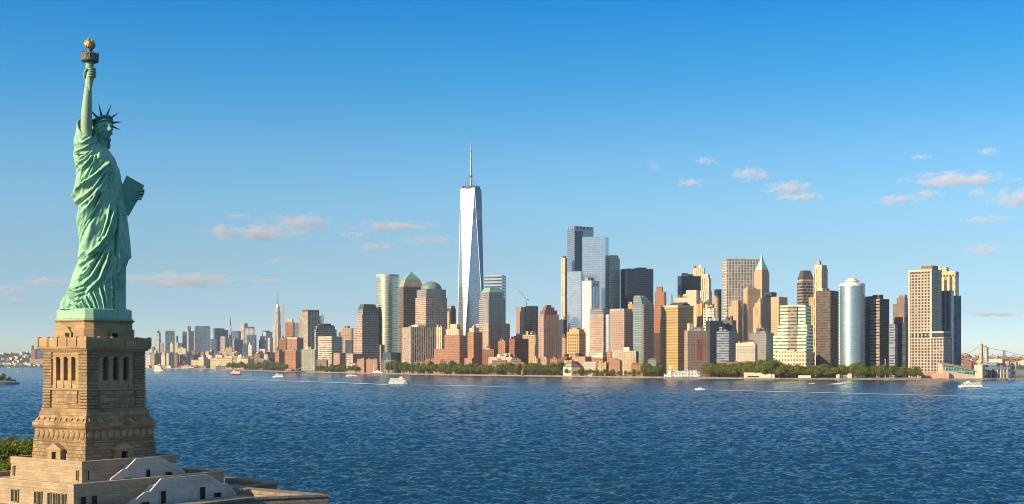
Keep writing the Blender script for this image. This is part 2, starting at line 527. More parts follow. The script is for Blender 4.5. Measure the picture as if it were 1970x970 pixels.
M['hill_brown'] = plain("brown_hill", (.24, .16, .12), 0.95, var=0.35, scale=0.015)
ridge_hill("hills", -70, 285, 7850, 10500, [(-70, 679), (10, 681), (35, 680), (52, 676), (62, 682), (100, 686), (285, 692)], M['hill_green'])
ridge_hill("hills", 1830, 2060, 5600, 9000, [(1830, 683), (1850, 681), (1870, 684), (1900, 686), (1930, 685), (1970, 688), (2060, 689)], M['hill_brown'])
# the far bank below the right-hand hills
mb = MB()
mb.face([(wx(1800, 5300), 5300, 1.6), (wx(2100, 5300), 5300, 1.6), (wx(2100, 9500), 9500, 1.6), (wx(1800, 9500), 9500, 1.6)])
tag(mb.build("river_bank", M['land']), kind='structure')

# ------------------------------------------------------------------ haze
def build_haze():
    hz = MB()
    hz.box(-16000, 16000, -1500, 15800, -2.2, 760)
    m = bpy.data.materials.new("haze_air"); m.use_nodes = True
    nt = m.node_tree; nt.nodes.clear()
    o = nt.nodes.new("ShaderNodeOutputMaterial"); v = nt.nodes.new("ShaderNodeVolumePrincipled")
    v.inputs['Color'].default_value = (0.64, 0.80, 0.97, 1)
    v.inputs['Density'].default_value = 1.7e-5
    v.inputs['Anisotropy'].default_value = 0.0
    nt.links.new(v.outputs[0], o.inputs['Volume'])
    h = hz.build("haze", m)
    tag(h, kind='stuff')
build_haze()

# ------------------------------------------------------------------ clouds: soft puffs of real volume well above and beyond the haze
def cloud_mat(seed, dens, col):
    m = bpy.data.materials.new("cloud_vapour"); m.use_nodes = True
    nt = m.node_tree; nt.nodes.clear()
    o = nt.nodes.new("ShaderNodeOutputMaterial"); v = nt.nodes.new("ShaderNodeVolumePrincipled")
    tcn = nt.nodes.new("ShaderNodeTexCoord")
    # object coordinates: the puff lies within a unit ball
    ln = nt.nodes.new("ShaderNodeVectorMath"); ln.operation = 'LENGTH'
    nt.links.new(tcn.outputs['Object'], ln.inputs[0])
    mpn = nt.nodes.new("ShaderNodeMapping"); mpn.inputs['Location'].default_value = (seed * 3.7, seed * 1.3, seed * 2.1)
    mpn.inputs['Scale'].default_value = (2.6, 1.4, 0.9)
    nt.links.new(tcn.outputs['Object'], mpn.inputs['Vector'])
    n = noise_node(nt, mpn.outputs[0], 1.5, 4, 0.6)
    fall = math_node(nt, 'SUBTRACT', 1.0, ln.outputs['Value'])
    d = math_node(nt, 'ADD', math_node(nt, 'MULTIPLY', fall, 0.72), math_node(nt, 'MULTIPLY', math_node(nt, 'SUBTRACT', n, 0.60), 2.5))
    d = math_node(nt, 'MULTIPLY', ramp(nt, d, 0.0, 0.55), dens)
    nt.links.new(d, v.inputs['Density'])
    v.inputs['Color'].default_value = (*col, 1)
    v.inputs['Anisotropy'].default_value = -0.1
    nt.links.new(v.outputs[0], o.inputs['Volume'])
    return m
CLOUDS = [  # px, py, width, height, thickness factor, label
 (492, 448, 170, 30, .9, "long flat grey cloud, lowest of the pair left of the tall glass spire tower"),
 (582, 430, 130, 36, .9, "broad greyish pink cloud just above and right of a longer flat one"),
 (458, 416, 50, 12, .5, "faint small wisp of cloud above the long flat cloud in the left half"),
 (757, 436, 125, 22, .9, "oval pinkish grey cloud nearest the antenna tower, on its left"),
 (722, 475, 74, 18, .8, "small grey cloud below the oval pinkish one, above the curved golden glass tower"),
 (686, 452, 70, 16, .45, "thin veil of cloud between two larger clouds left of the antenna tower"),
 (822, 462, 90, 20, .6, "faint streaky cloud close to the left edge of the antenna tower"),
 (540, 501, 40, 8, .6, "tiny dash of cloud straight above the stone spire skyscraper"),
 (350, 539, 190, 30, .9, "low long cloud just right of the copper statue's skirt"),
 (520, 540, 60, 10, .7, "small flat dash of cloud beside the spire of the stone skyscraper"),
 (96, 543, 105, 20, .8, "low flat cloud just left of the copper statue's skirt"),
 (18, 559, 70, 22, .8, "grey cloud low at the left edge of the sky"),
 (26, 578, 70, 11, .6, "thin cloud strip lowest at the left edge of the sky"),
 (1915, 605, 110, 9, .6, "long thin cloud streak low in the sky right of all the towers"),
 (1360, 310, 40, 16, .8, "small cloud puff highest above the middle of the skyline"),
 (1332, 352, 52, 18, .8, "small flat cloud below and left of a higher puff, above the square black tower"),
 (1447, 336, 70, 28, 1.0, "medium white cloud between a small puff and a broken pair of clouds"),
 (1520, 363, 90, 28, 1.0, "broken white cloud of three puffs above the round silver tower"),
 (1540, 380, 76, 16, .9, "flat cloud tucked right under the three-puff cloud"),
 (1732, 385, 75, 20, .9, "flat pinkish cloud left of a small oval one in the right sky"),
 (1785, 373, 48, 19, .9, "small oval cloud under the long rising cloud bank at the right"),
 (1842, 346, 165, 30, 1.0, "long cloud bank rising to the right in the right sky"),
 (1882, 371, 40, 20, .9, "small round cloud between the long bank and the big white cloud at the right edge"),
 (1956, 383, 92, 44, 1.3, "big bright white cloud cut by the right edge of the picture"),
 (1900, 292, 36, 15, .8, "small puff highest in the right corner of the sky"),
 (1770, 302, 36, 12, .7, "small faint puff upper right, left of the highest corner puff"),
 (1261, 318, 26, 26, .45, "very faint upright wisp of cloud above the black square tower"),
 (1890, 480, 64, 20, .8, "small cloud standing above the twin towers at the right end"),
 (1895, 421, 85, 14, .5, "faint long wisp under the big white cloud at the right"),
]
def build_clouds():
    import bmesh
    for i, (px, py, w, h, th, lab) in enumerate(CLOUDS):
        D = 2100.0 * FPX / (HY - py)
        sx, sz = w / 2 / FPX * D * 1.5, h / 2 / FPX * D * 1.2
        me = bpy.data.meshes.new("cloud")
        bm = bmesh.new(); bmesh.ops.create_icosphere(bm, subdivisions=3, radius=1.0)
        bm.to_mesh(me); bm.free()
        me.materials.append(cloud_mat(i + 1, (0.62 if i < 14 else 0.7) * th / max(1.0, sz), (.80, .79, .87) if i < 14 else (.90, .89, .95)))
        o = bpy.data.objects.new("cloud", me); COL.objects.link(o)
        o.location = (wx(px, D), D, wz(py, D))
        o.scale = (sx, sx * 0.7, sz)
        tag(o, lab, "cloud", "scattered small clouds")
build_clouds()
# ------------------------------------------------------------------ the copper statue
ALPHA = math.atan((182 - CX) / FPX)                  # bearing of the island from the camera
ST_Y = 219.5
ST_X = ST_Y * math.tan(ALPHA)
ST_RZ = -ALPHA                                       # local -y faces the camera
LU, LV = 11.90, 11.27                                # photo pixels per metre at the statue
FEET = CAMZ + (HY - 597) / LV
def su(px): return (px - 182) / LU
def sv(py): return (597 - py) / LV

def copper_mat(name, col, dark, streak=0.5):
    m, nt, bs, out = new_mat(name)
    L = nt.links
    tcn = nt.nodes.new("ShaderNodeTexCoord")
    mpn = nt.nodes.new("ShaderNodeMapping"); mpn.inputs['Scale'].default_value = (1, 1, 0.18)
    L.new(tcn.outputs['Object'], mpn.inputs['Vector'])
    n1 = ramp(nt, noise_node(nt, mpn.outputs[0], 1.1, 5, 0.65), 0.42, 0.72)
    n2 = ramp(nt, noise_node(nt, tcn.outputs['Object'], 0.5, 4, 0.6), 0.35, 0.7)
    c = mix_col(nt, math_node(nt, 'MULTIPLY', n1, streak), col, dark)
    c = mix_col(nt, math_node(nt, 'MULTIPLY', n2, 0.25), c, (col[0] * 1.25, col[1] * 1.05, col[2] * 0.9))
    sp = nt.nodes.new("ShaderNodeSeparateXYZ"); L.new(tcn.outputs['Object'], sp.inputs[0])
    cb = nt.nodes.new("ShaderNodeCombineXYZ"); L.new(sp.outputs['X'], cb.inputs[0]); L.new(sp.outputs['Z'], cb.inputs[1])
    br = nt.nodes.new("ShaderNodeTexBrick"); br.inputs['Scale'].default_value = 1.0; br.inputs['Brick Width'].default_value = 2.3; br.inputs['Row Height'].default_value = 1.7; br.inputs['Mortar Size'].default_value = 0.035
    for k_, v_ in (('Color1', 1.05), ('Color2', .93), ('Mortar', .78)): br.inputs[k_].default_value = (v_, v_, v_, 1)
    L.new(cb.outputs[0], br.inputs['Vector'])
    c = mix_col(nt, 1.0, c, br.outputs['Color'], 'MULTIPLY')
    mp2 = nt.nodes.new("ShaderNodeMapping"); mp2.inputs['Scale'].default_value = (1.6, 1.6, 0.10); L.new(tcn.outputs['Object'], mp2.inputs['Vector'])
    n3 = ramp(nt, noise_node(nt, mp2.outputs[0], 1.6, 4, 0.6), 0.55, 0.72)
    c = mix_col(nt, math_node(nt, 'MULTIPLY', n3, 0.45), c, (.055, .11, .085))
    L.new(c, bs.inputs['Base Color'])
    bs.inputs['Roughness'].default_value = 0.62
    bs.inputs['Metallic'].default_value = 0.0
    b = nt.nodes.new("ShaderNodeBump"); b.inputs['Strength'].default_value = 0.35; b.inputs['Distance'].default_value = 0.05
    L.new(noise_node(nt, tcn.outputs['Object'], 2.5, 4, 0.6), b.inputs['Height'])
    L.new(b.outputs[0], bs.inputs['Normal'])
    return m
M['copper'] = copper_mat("green_copper", (.265, .52, .36), (.09, .25, .19), 0.7)
M['copper_arm'] = copper_mat("pale_green_copper", (.28, .43, .28), (.19, .32, .22), 0.35)
M['copper_face'] = copper_mat("face_copper", (.16, .38, .28), (.10, .27, .21), 0.3)
M['copper_dark'] = copper_mat("dark_copper", (.10, .18, .15), (.06, .10, .09))
M['bronze'] = plain("brown_bronze", (.15, .145, .125), 0.7, 0.1, var=0.3, scale=1.2)
M['gold'] = plain("gold_leaf", (.50, .30, .085), 0.5, 0.6, var=0.15, scale=1.0)
M['rays'] = plain("dark_ray_copper", (.045, .06, .06), 0.6, 0.0, var=0.2)
M['black'] = plain("dark_opening", (.012, .011, .010), 0.9, var=0.1)

statue = empty("copper_statue", (ST_X, ST_Y, FEET), ST_RZ)
tag(statue, "colossal green copper statue of a robed figure raising a torch, standing on the stone pedestal", "statue")

# ---- robe
SIL = [(597, 113, 249), (590, 114.5, 247), (583, 116.3, 245.5), (570, 122, 244.7), (555, 129, 244.7), (535, 134.5, 245), (518, 140, 246.5), (505, 145, 249.5), (499, 147.5, 251),
       (493, 149.5, 252), (480, 152, 251), (468, 153.5, 250), (455, 152, 249), (440, 149.5, 248), (425, 148, 246.3), (413, 148.5, 244.8), (404, 151, 243.5), (399, 152, 242.7),
       (394, 146, 242), (388, 141.5, 241), (382, 140.5, 240), (367, 141.5, 238), (352, 144.5, 236), (340, 146, 233.5), (328, 147, 230), (315, 144, 225), (303, 141, 219.5),
       (294, 142, 213), (286, 144, 207), (279, 150, 203), (274, 158, 199), (271, 170, 192)]
DEPTH = [(597, 4.3), (560, 3.9), (500, 3.75), (440, 3.6), (400, 3.3), (350, 3.15), (310, 2.7), (290, 2.1), (279, 1.5), (271, .6)]
STROKES = [  # (polyline in photo pixels, width px, height m)
 ([(181, 249), (169, 266), (157, 275)], 2.2, .30), ([(182, 256), (173, 272), (159, 282), (146, 284)], 2.2, .38), ([(179, 264), (177.6, 279), (163, 292), (145, 298)], 2.6, .42),
 ([(185, 269), (180, 290), (166, 303), (148, 317)], 2.6, .40), ([(179, 296), (164, 312), (148, 323), (144, 328)], 2.4, .40), ([(177.6, 306), (166, 323), (148, 335)], 2.3, .36),
 ([(173, 315), (159, 332), (154.5, 360)], 2.0, .34), ([(177.6, 321), (167.5, 341), (158.8, 363)], 2.0, .34), ([(183, 305), (177.6, 334), (165, 358)], 2.0, .30),
 ([(153, 300), (150, 320), (148, 350)], 2.0, -.18), ([(163, 345), (152, 362), (146, 380)], 2.0, .30), ([(157, 352), (148, 372), (145, 386)], 1.8, -.22),
 ([(206.5, 319), (188, 338), (170.4, 354), (151.6, 367), (141.5, 380)], 4.2, .62), ([(199, 318), (183, 335), (167, 349), (151, 359)], 1.6, -.30),
 ([(205, 331), (192, 350), (179, 370), (160, 385), (146, 393)], 3.0, .44), ([(201, 341), (187.7, 362.7), (170, 383), (152, 397)], 1.6, -.30),
 ([(211, 335), (199, 356), (186, 376)], 2.2, .26),
 ([(191, 309), (190, 303)], 6.5, .55), ([(212, 312), (216, 330)], 9, .35),
 ([(187, 373), (171.6, 391), (155.6, 403)], 3.4, .50), ([(190, 373), (174.3, 399.5), (157, 417), (152.9, 434)], 5.0, .55),
 ([(191.7, 380.7), (182.4, 404.8), (167.6, 426.3), (152.9, 450)], 1.6, -.55), ([(197, 372.7), (190.4, 394), (179.7, 413), (163.6, 434.3), (152, 454)], 2.4, .50),
 ([(188, 401), (177, 428), (163, 449), (154.2, 473)], 1.6, -.38), ([(185, 410), (174.3, 430), (161, 450.4), (153, 471)], 1.8, .22),
 ([(178, 437), (172, 455), (166, 475)], 10, .62),
 ([(209.8, 398), (206.5, 423.6), (198.4, 450.4), (190, 467)], 2.4, .45), ([(203, 420), (199, 440), (192, 460)], 2.0, -.35), ([(213, 410), (208, 434), (200.5, 456)], 1.5, -.28),
 ([(217.2, 412), (210.5, 437), (203.8, 458.4), (190.4, 477), (172, 494.6)], 3.2, .55),
 ([(228, 385), (228, 434), (225, 460), (223.5, 492)], 1.7, -.50), ([(219, 380), (221, 430)], 3, .15), ([(234, 395), (236, 440), (240, 490)], 2.6, .28), ([(240, 410), (246, 490)], 1.8, -.2),
 ([(210, 340), (214, 375), (216, 400)], 2.6, -.16), ([(222, 330), (226, 370), (228, 395)], 2.6, .26), ([(216, 330), (220, 370)], 1.8, -.2), ([(230, 345), (234, 380)], 2.0, .2),
 ([(150, 498), (163, 488)], 1.5, .25), ([(153, 497), (170, 494)], 1.6, -.2),
 ([(199.6, 491), (186.6, 516), (175, 534.8), (157.7, 550.7), (133, 559)], 3.0, .45), ([(196, 489), (181, 512), (168, 531), (150, 543)], 2.8, -.45),
 ([(192, 489), (175, 508), (157, 522)], 2.6, .32), ([(186, 492), (168, 503), (152, 515)], 2.2, -.32), ([(178, 493), (160, 505), (148, 512)], 2.2, .26),
 ([(172, 515), (160, 528), (152, 532)], 2.2, .3), ([(204, 492), (194, 516), (183, 538)], 1.8, -.34), ([(209.7, 487), (204, 509), (192.4, 537.7), (169.3, 562)], 3.6, .46),
 ([(213, 490), (209, 515), (201, 540)], 1.8, -.25),
 ([(128, 558), (143, 562.5), (161, 557)], 2.0, .30), ([(127, 565), (142, 572), (158, 566)], 1.8, .32), ([(128, 573), (140, 581), (155, 578)], 1.8, .34), ([(128, 561), (143, 567), (160, 561.5)], 1.5, -.25),
 ([(122, 575), (130, 586), (143, 590)], 2.0, .3), ([(118, 584), (125, 592)], 2.5, .35), ([(126, 569), (141, 577)], 1.5, -.25), ([(124, 580), (134, 589)], 1.8, -.35),
 ([(226, 488), (225.5, 513)], 1.6, .35), ([(229, 516), (231, 526)], 1.4, .3),
]
HEM = [(100, 597), (136, 594), (155, 580), (168, 567.5), (181, 558.7), (198, 547.8), (212.6, 540), (228.4, 526.2), (231, 522), (232, 512), (253, 494), (270, 480)]
ROLL = [(120, 499), (150, 498), (177, 494.6), (193, 485), (206, 474), (217, 458), (226, 436), (228, 380), (228.5, 300)]

def seg_dist(px, py, pts):
    d = np.full(px.shape, 1e9)
    for (x0, y0), (x1, y1) in zip(pts[:-1], pts[1:]):
        dx, dy = x1 - x0, y1 - y0
        t = np.clip(((px - x0) * dx + (py - y0) * dy) / (dx * dx + dy * dy + 1e-9), 0, 1)
        d = np.minimum(d, np.hypot(px - x0 - t * dx, py - y0 - t * dy))
    return d

def sstep(x, a, b):
    t = np.clip((x - a) / (b - a), 0, 1)
    return t * t * (3 - 2 * t)

def build_robe():
    nv, nu = 420, 420
    ys = np.linspace(597, 271, nv)
    ysil = [s[0] for s in SIL][::-1]
    Lp = np.interp(ys, ysil, [s[1] for s in SIL][::-1]); Rp = np.interp(ys, ysil, [s[2] for s in SIL][::-1])
    k = np.array([1, 2, 3, 2, 1.0]); k /= k.sum()
    Ls = np.convolve(np.pad(Lp, 2, mode='edge'), k, 'valid'); Rs = np.convolve(np.pad(Rp, 2, mode='edge'), k, 'valid')
    Dp = np.interp(ys, [d[0] for d in DEPTH][::-1], [d[1] for d in DEPTH][::-1])
    ph = np.linspace(0, 2 * np.pi, nu, endpoint=False)
    c = (Ls + Rs) / 2; a = (Rs - Ls) / 2
    PX = c[:, None] + a[:, None] * 1.0 * np.sign(np.cos(ph)) * np.abs(np.cos(ph)) ** 0.92
    X0 = (PX - 182) / LU
    Y0 = -Dp[:, None] * np.sign(np.sin(ph)) * np.abs(np.sin(ph)) ** 0.9
    PY = np.repeat(ys[:, None], nu, 1)
    disp = np.zeros_like(PX)
    for pts, w, h in STROKES:
        d = seg_dist(PX, PY, pts)
        disp += h * 1.35 * np.exp(-(d / w) ** 1.3)
    # layers of cloth: the mantle lies over the underskirt
    hem = np.interp(PX, [q[0] for q in HEM], [q[1] for q in HEM])
    under = sstep(PY - hem, 0.0, 2.2)
    disp -= 0.55 * under * sstep(PY, 488, 500)
    rollx = np.interp(PY, [q[1] for q in ROLL][::-1], [q[0] for q in ROLL][::-1])
    low = sstep(PX - rollx, 0.0, 3.0) * sstep(PY, 395, 430) * (1 - under) * sstep(228 - PX, -1, 1)
    disp -= 0.42 * low
    disp -= 0.3 * sstep(PY, 498, 502) * (1 - under) * sstep(205 - PX, 0, 20)
    flap = sstep(PX, 226, 228.5) * (1 - under) * sstep(PY, 430, 470)
    disp += 0.22 * flap
    # pleats of the underskirt
    lean = np.clip((215 - PX) / 60, 0, 1) * 0.62
    s = PX + lean * (PY - 597) * -1.0
    pl = np.sin(2 * np.pi * s / 8.6 + 0.9 * np.sin(s / 11.0)) * 0.6 + 0.4 * np.sin(2 * np.pi * s / 5.3 + 1.3)
    disp += 0.34 * under * pl * sstep(PY - hem, 0, 8)
    # faint secondary folds
    disp += 0.045 * np.sin(0.55 * (PX * 0.85 + PY * 0.5) + 1.5 * np.sin(PY / 17.0)) * (1 - under)
    disp += 0.035 * np.sin(0.9 * (PX * 0.95 + PY * 0.22) + 1.1 * np.sin(PX / 9.0 + PY / 31.0))
    # right, shaded flank: long hanging pleats
    disp += 0.10 * sstep(PX, 214, 226) * (1 - under) * np.sin(2 * np.pi * (PX - 0.09 * (PY - 300)) / 7.5)
    # only little displacement on the outline itself
    nxv = np.cos(ph)[None, :] * (1 / np.maximum(a[:, None] / LU, .3)); nyv = -np.sin(ph)[None, :] * (1 / Dp[:, None])
    nl = np.hypot(nxv, nyv); nxv = nxv / nl; nyv = nyv / nl
    edge = 1 - 0.45 * np.abs(np.cos(ph))[None, :] ** 4
    X = X0 + nxv * disp * edge * 0.8
    Y = Y0 + nyv * disp * edge
    Z = (597 - PY) / LV
    V = np.stack([X, Y, Z], -1)
    return grid_mesh("robe", V, nu, nv, M['copper'], statue, cap=True)
build_robe()

# ---- sleeve gathered round the raised arm
def build_sleeve():
    nu, nv = 120, 60
    ph = np.linspace(0, 2 * np.pi, nu, endpoint=False)
    V = np.zeros((nv, nu, 3))
    for j in range(nv):
        t = j / (nv - 1)
        # rim height depends on the side: high at the back and left, low in front
        rim_py = 250 - 12 * np.cos(ph + math.pi) * 0 + 18 * np.sin(ph) - 8 * np.cos(ph - math.pi)
        low_py = 303.0
        py = low_py + (rim_py - low_py) * t
        cx_ = 163 + 3.5 * t; a_ = 23.5 - 5.0 * t ** 1.3; b_ = 2.15 - 0.5 * t
        sink = 0.80 + 0.20 * min(1.0, t / 0.35); a_ *= sink; b_ *= sink
        fold = 0.16 * np.sin(13 * t * 1.3 + 2.2 * np.sin(ph)) * np.sin(math.pi * min(1, t * 1.15)) + 0.10 * np.sin(5 * ph + 9 * t)
        if t > 0.93: fold = fold + 0.10
        pxs = cx_ + a_ * np.cos(ph); st = np.zeros(nu)
        for pts, w, h in STROKES[:13]: st += 0.8 * h * np.exp(-(seg_dist(pxs, py, pts) / w) ** 1.4)
        fold = fold * .6 + st
        V[j, :, 0] = (cx_ + a_ * np.cos(ph) - 182) / LU + np.cos(ph) * fold * 0.6
        V[j, :, 1] = -0.85 - (b_ + fold) * np.sin(ph)
        V[j, :, 2] = (597 - py) / LV
    # roll the rim inwards so the cloth has thickness
    inner = V[::-1][: nv // 2].copy()
    cen = np.array([(166.5 - 182) / LU, -0.85, 0])
    inner[:, :, 0] = cen[0] + (inner[:, :, 0] - cen[0]) * 0.84
    inner[:, :, 1] = cen[1] + (inner[:, :, 1] - cen[1]) * 0.84
    V2 = np.concatenate([V, inner], 0)
    grid_mesh("sleeve", V2, nu, V2.shape[0], M['copper'], statue)
build_sleeve()

# ---- body: raised arm with hand, neck and head as one skinned grid per limb, joined into one mesh
def nearer(z):
    # the raised arm stands nearer the viewer than the statue's axis: keep its measured height
    return CAMZ + (FEET + z - CAMZ) * (1 + ADY / 230.7) - FEET

def limb(path, n=40, sub=10, dy_=0.0):
    """path: [(px, py, depth y, rx px, ry m)] -> rings"""
    P = np.array(path, float)
    t = np.arange(len(P)); tt = np.linspace(0, len(P) - 1, (len(P) - 1) * sub + 1)
    Q = np.stack([np.interp(tt, t, P[:, k]) for k in range(5)], 1)
    for k in range(5):
        Q[:, k] = np.convolve(np.pad(Q[:, k], 3, mode='edge'), np.ones(7) / 7, 'valid')
    ph = np.linspace(0, 2 * np.pi, n, endpoint=False)
    V = np.zeros((len(Q), n, 3))
    V[:, :, 0] = su(Q[:, 0])[:, None] + (Q[:, 3] / LU)[:, None] * np.cos(ph)
    V[:, :, 1] = Q[:, 2][:, None] + dy_ - Q[:, 4][:, None] * np.sin(ph)
    V[:, :, 2] = sv(Q[:, 1])[:, None]
    if dy_ < 0: V[:, :, 2] = nearer(V[:, :, 2])
    return V

ADY = -1.40
HEAD_C = (su(198.6), -0.25, sv(249.5))
YAW = rad(34)
def head_grid():
    n, m_ = 120, 100
    th = np.linspace(0, 2 * np.pi, n, endpoint=False)
    la = np.linspace(-math.pi / 2 + .02, math.pi / 2 - .02, m_)
    LA, TH = np.meshgrid(la, th, indexing='ij')
    dx, dy, dz = np.cos(LA) * np.sin(TH), -np.cos(LA) * np.cos(TH), np.sin(LA)
    x, y, z = 1.32 * dx, 1.62 * dy, 2.3 * dz
    lower = np.clip(-z / 2.3, 0, 1)
    x = x * (1 - 0.24 * lower ** 1.5); y = y * (1 + 0.02 * lower) - 0.14 * lower ** 2
    front = np.clip(-dy, 0, 1) ** 0.7
    g = lambda cx_, cz_, sx_, sz_: np.exp(-((x - cx_) / sx_) ** 2 - ((z - cz_) / sz_) ** 2)
    bump = 0.50 * np.exp(-(x / 0.20) ** 2) * sstep(z, -0.62, -0.42) * (1 - sstep(z, -0.35, 0.55)) + 0.24 * np.exp(-(x / 0.16) ** 2) * sstep(z, -0.5, 0.0) * (1 - sstep(z, .55, .85))
    bump += 0.13 * (g(.5, .55, .42, .14) + g(-.5, .55, .42, .14)) + 0.10 * g(0, .8, .9, .35)
    bump -= 0.26 * (g(.50, .25, .28, .20) + g(-.50, .25, .28, .20))
    bump += 0.12 * (g(.50, .24, .17, .08) + g(-.50, .24, .17, .08))
    bump += 0.15 * (g(0, -.92, .34, .09) + g(0, -1.12, .28, .10)) - 0.16 * g(0, -1.02, .38, .045)
    bump += 0.20 * g(0, -1.72, .38, .28) - 0.08 * g(0, -1.36, .4, .10)
    bump += 0.10 * (g(.72, -.35, .3, .35) + g(-.72, -.35, .3, .35))
    y = y - bump * front
    c, s = math.cos(YAW), math.sin(YAW)
    X = x * c - y * s; Y = x * s + y * c
    return np.stack([X + HEAD_C[0], Y + HEAD_C[1], z + HEAD_C[2]], -1)

def join_grids(name, grids, mats, parent):
    verts, faces, mi = [], [], []
    for gi, V in enumerate(grids):
        nv, nu = V.shape[:2]
        off = len(verts)
        verts.extend(V.reshape(-1, 3).tolist())
        for j in range(nv - 1):
            for i in range(nu):
                i2 = (i + 1) % nu
                faces.append((off + j * nu + i, off + j * nu + i2, off + (j + 1) * nu + i2, off + (j + 1) * nu + i)); mi.append(gi)
        faces.append([off + (nv - 1) * nu + i for i in range(nu)]); mi.append(gi)
        faces.append([off + i for i in reversed(range(nu))]); mi.append(gi)
    me = bpy.data.meshes.new(name)
    me.from_pydata(verts, [], faces)
    for m_ in mats: me.materials.append(m_)
    me.polygons.foreach_set("material_index", [min(k, len(mats) - 1) for k in mi])
    me.polygons.foreach_set("use_smooth", [True] * len(faces))
    me.update()
    o = bpy.data.objects.new(name, me); COL.objects.link(o); o.parent = parent
    return o

ARM = [(171, 300, -.2, 12, 1.0), (168, 275, -.2, 11.6, 1.0), (166.4, 256, -.2, 11.0, .98), (166.3, 240, -.2, 11.0, .98), (166.7, 224, -.2, 10.7, .95), (167.3, 210, -.2, 10.1, .88), (168.2, 195, -.2, 9.0, .78),
       (169, 181, -.15, 7.9, .66), (170, 170, -.1, 7.0, .55), (171.5, 160, -.05, 7.6, .52), (173, 151, 0, 9.0, .58), (174, 142, .05, 9.6, .60), (174.5, 134, .1, 8.2, .5), (175, 130, .1, 4.5, .3)]
NECK = [(191, 305, -.3, 15, 1.6), (194, 290, -.35, 12.5, 1.35), (196, 280, -.42, 10.8, 1.1), (197.5, 270, -.45, 10.3, 1.0), (198, 258, -.4, 10.2, 1.0)]
def finger(pts, r):
    P = np.array(pts, float); n = 10
    t = np.arange(len(P)); tt = np.linspace(0, len(P) - 1, 17)
    Q = np.stack([np.interp(tt, t, P[:, k]) for k in range(3)], 1)
    V = np.zeros((len(Q), n, 3)); ph = np.linspace(0, 2 * np.pi, n, endpoint=False)
    for i in range(len(Q)):
        d = Q[min(i + 1, len(Q) - 1)] - Q[max(i - 1, 0)]; d /= np.linalg.norm(d)
        a = np.cross(d, (0, 0, 1.0)); a /= max(np.linalg.norm(a), 1e-6); b = np.cross(d, a)
        rr = r * (1 - 0.3 * (i / (len(Q) - 1)) ** 2)
        V[i] = Q[i] + rr * (np.cos(ph)[:, None] * a + np.sin(ph)[:, None] * b)
    return V
fingers = []
for k, (py, ln) in enumerate(((136.5, .92), (141.0, 1.0), (145.5, .97), (150.0, .85))):
    z = sv(py)
    fingers.append(finger([(su(181), .05, z), (su(183.2), -.45, z + .05), (su(180), -.98, z), (su(174.5), -1.15, z - .05), (su(170.5 + 3 * (1 - ln)), -.98, z - .08)], .195))
fingers.append(finger([(su(166), .0, sv(156)), (su(162.8), -.35, sv(150)), (su(163.2), -.72, sv(143)), (su(167.5), -1.02, sv(137.5))], .21))
for _f in fingers: _f[:, :, 1] += ADY; _f[:, :, 2] = nearer(_f[:, :, 2])
body = join_grids("body", [limb(ARM, 48, 10, ADY), limb(NECK, 40, 10, .25), head_grid()] + fingers, [M['copper_arm'], M['copper_face'], M['copper_face'], M['copper_arm']], statue)

# left hand on the edge of the tablet, a continuation of the body hidden behind it
hand = []
for k, (py, px) in enumerate(((364, 275.5), (369.5, 275), (375, 272.5), (380.5, 269.5))):
    hand.append(finger([(su(px + 1.5), .55, sv(py)), (su(px + 2), .0, sv(py - .5)), (su(px - 1), -.42, sv(py)), (su(px - 8), -.50, sv(py + 1.5)), (su(px - 12), -.42, sv(py + 3))], .21))
hand.append(limb([(236, 380, .9, 9, .9), (250, 378, 1.0, 9, .9), (262, 374, .9, 8, .7), (271, 371, .75, 7, .55), (275, 370, .6, 3, .3)], 20))
fore = join_grids("left_hand", hand, [M['copper_face']], statue)

# ---- hair
def build_hair():
    n, m_ = 150, 90
    th = np.linspace(0, 2 * np.pi, n, endpoint=False)
    la = np.linspace(-0.95, math.pi / 2 - .03, m_)
    LA, TH = np.meshgrid(la, th, indexing='ij')
    dx, dy, dz = np.cos(LA) * np.sin(TH), -np.cos(LA) * np.cos(TH), np.sin(LA)
    x, y, z = 1.50 * dx, 1.78 * dy + 0.12, 2.38 * dz
    wave = 0.07 * np.sin(7 * z + 6 * np.abs(x) + 1.5 * np.sin(3 * TH)) + 0.05 * np.sin(15 * np.abs(x) + 4 * z)
    x = x + dx * wave; y = y + dy * wave
    # parted over the forehead: push the face window inside the head
    oval = ((x / 0.98) ** 2 + ((z + 0.35) / 1.55) ** 2)
    face = (dy < 0) & (oval < 1.0 + 0.15 * np.cos(6 * x))
    k = np.where(face, 0.80, 1.0)
    low = np.where((dy < -0.15) & (z < -0.9), 0.80, 1.0)
    k = np.minimum(k, low)
    x, y, z = x * k, y * k, z * k
    c, s = math.cos(YAW), math.sin(YAW)
    V = np.stack([x * c - y * s + HEAD_C[0], x * s + y * c + HEAD_C[1], z + HEAD_C[2]], -1)
    h = grid_mesh("hair", V, n, m_, M['copper'], statue, cap=True)
    b = MB()
    H = lambda lx, ly, lz: (lx * c - ly * s + HEAD_C[0], lx * s + ly * c + HEAD_C[1], lz + HEAD_C[2])
    for sx_ in (-1, 1):
        for q in range(2):
            path = [H(sx_ * (1.22 + .1 * q), .25 + .3 * q, -.4 - .4 * q)]
            for t in range(1, 15):
                path.append(H(sx_ * (1.22 - .2 * q + .09 * math.sin(t * 1.3 + q)), .15 + .25 * q + .09 * math.cos(t * 1.3), -.4 - .2 * t - .2 * q))
            b.tube(path, [.12 + .2 * math.sin(min(1, (t + 1) / 5) * 1.57) * (1 - t / 26) for t in range(15)], 8)
    b.build("hair_curl", M['copper_face'], statue, smooth=True)
build_hair()

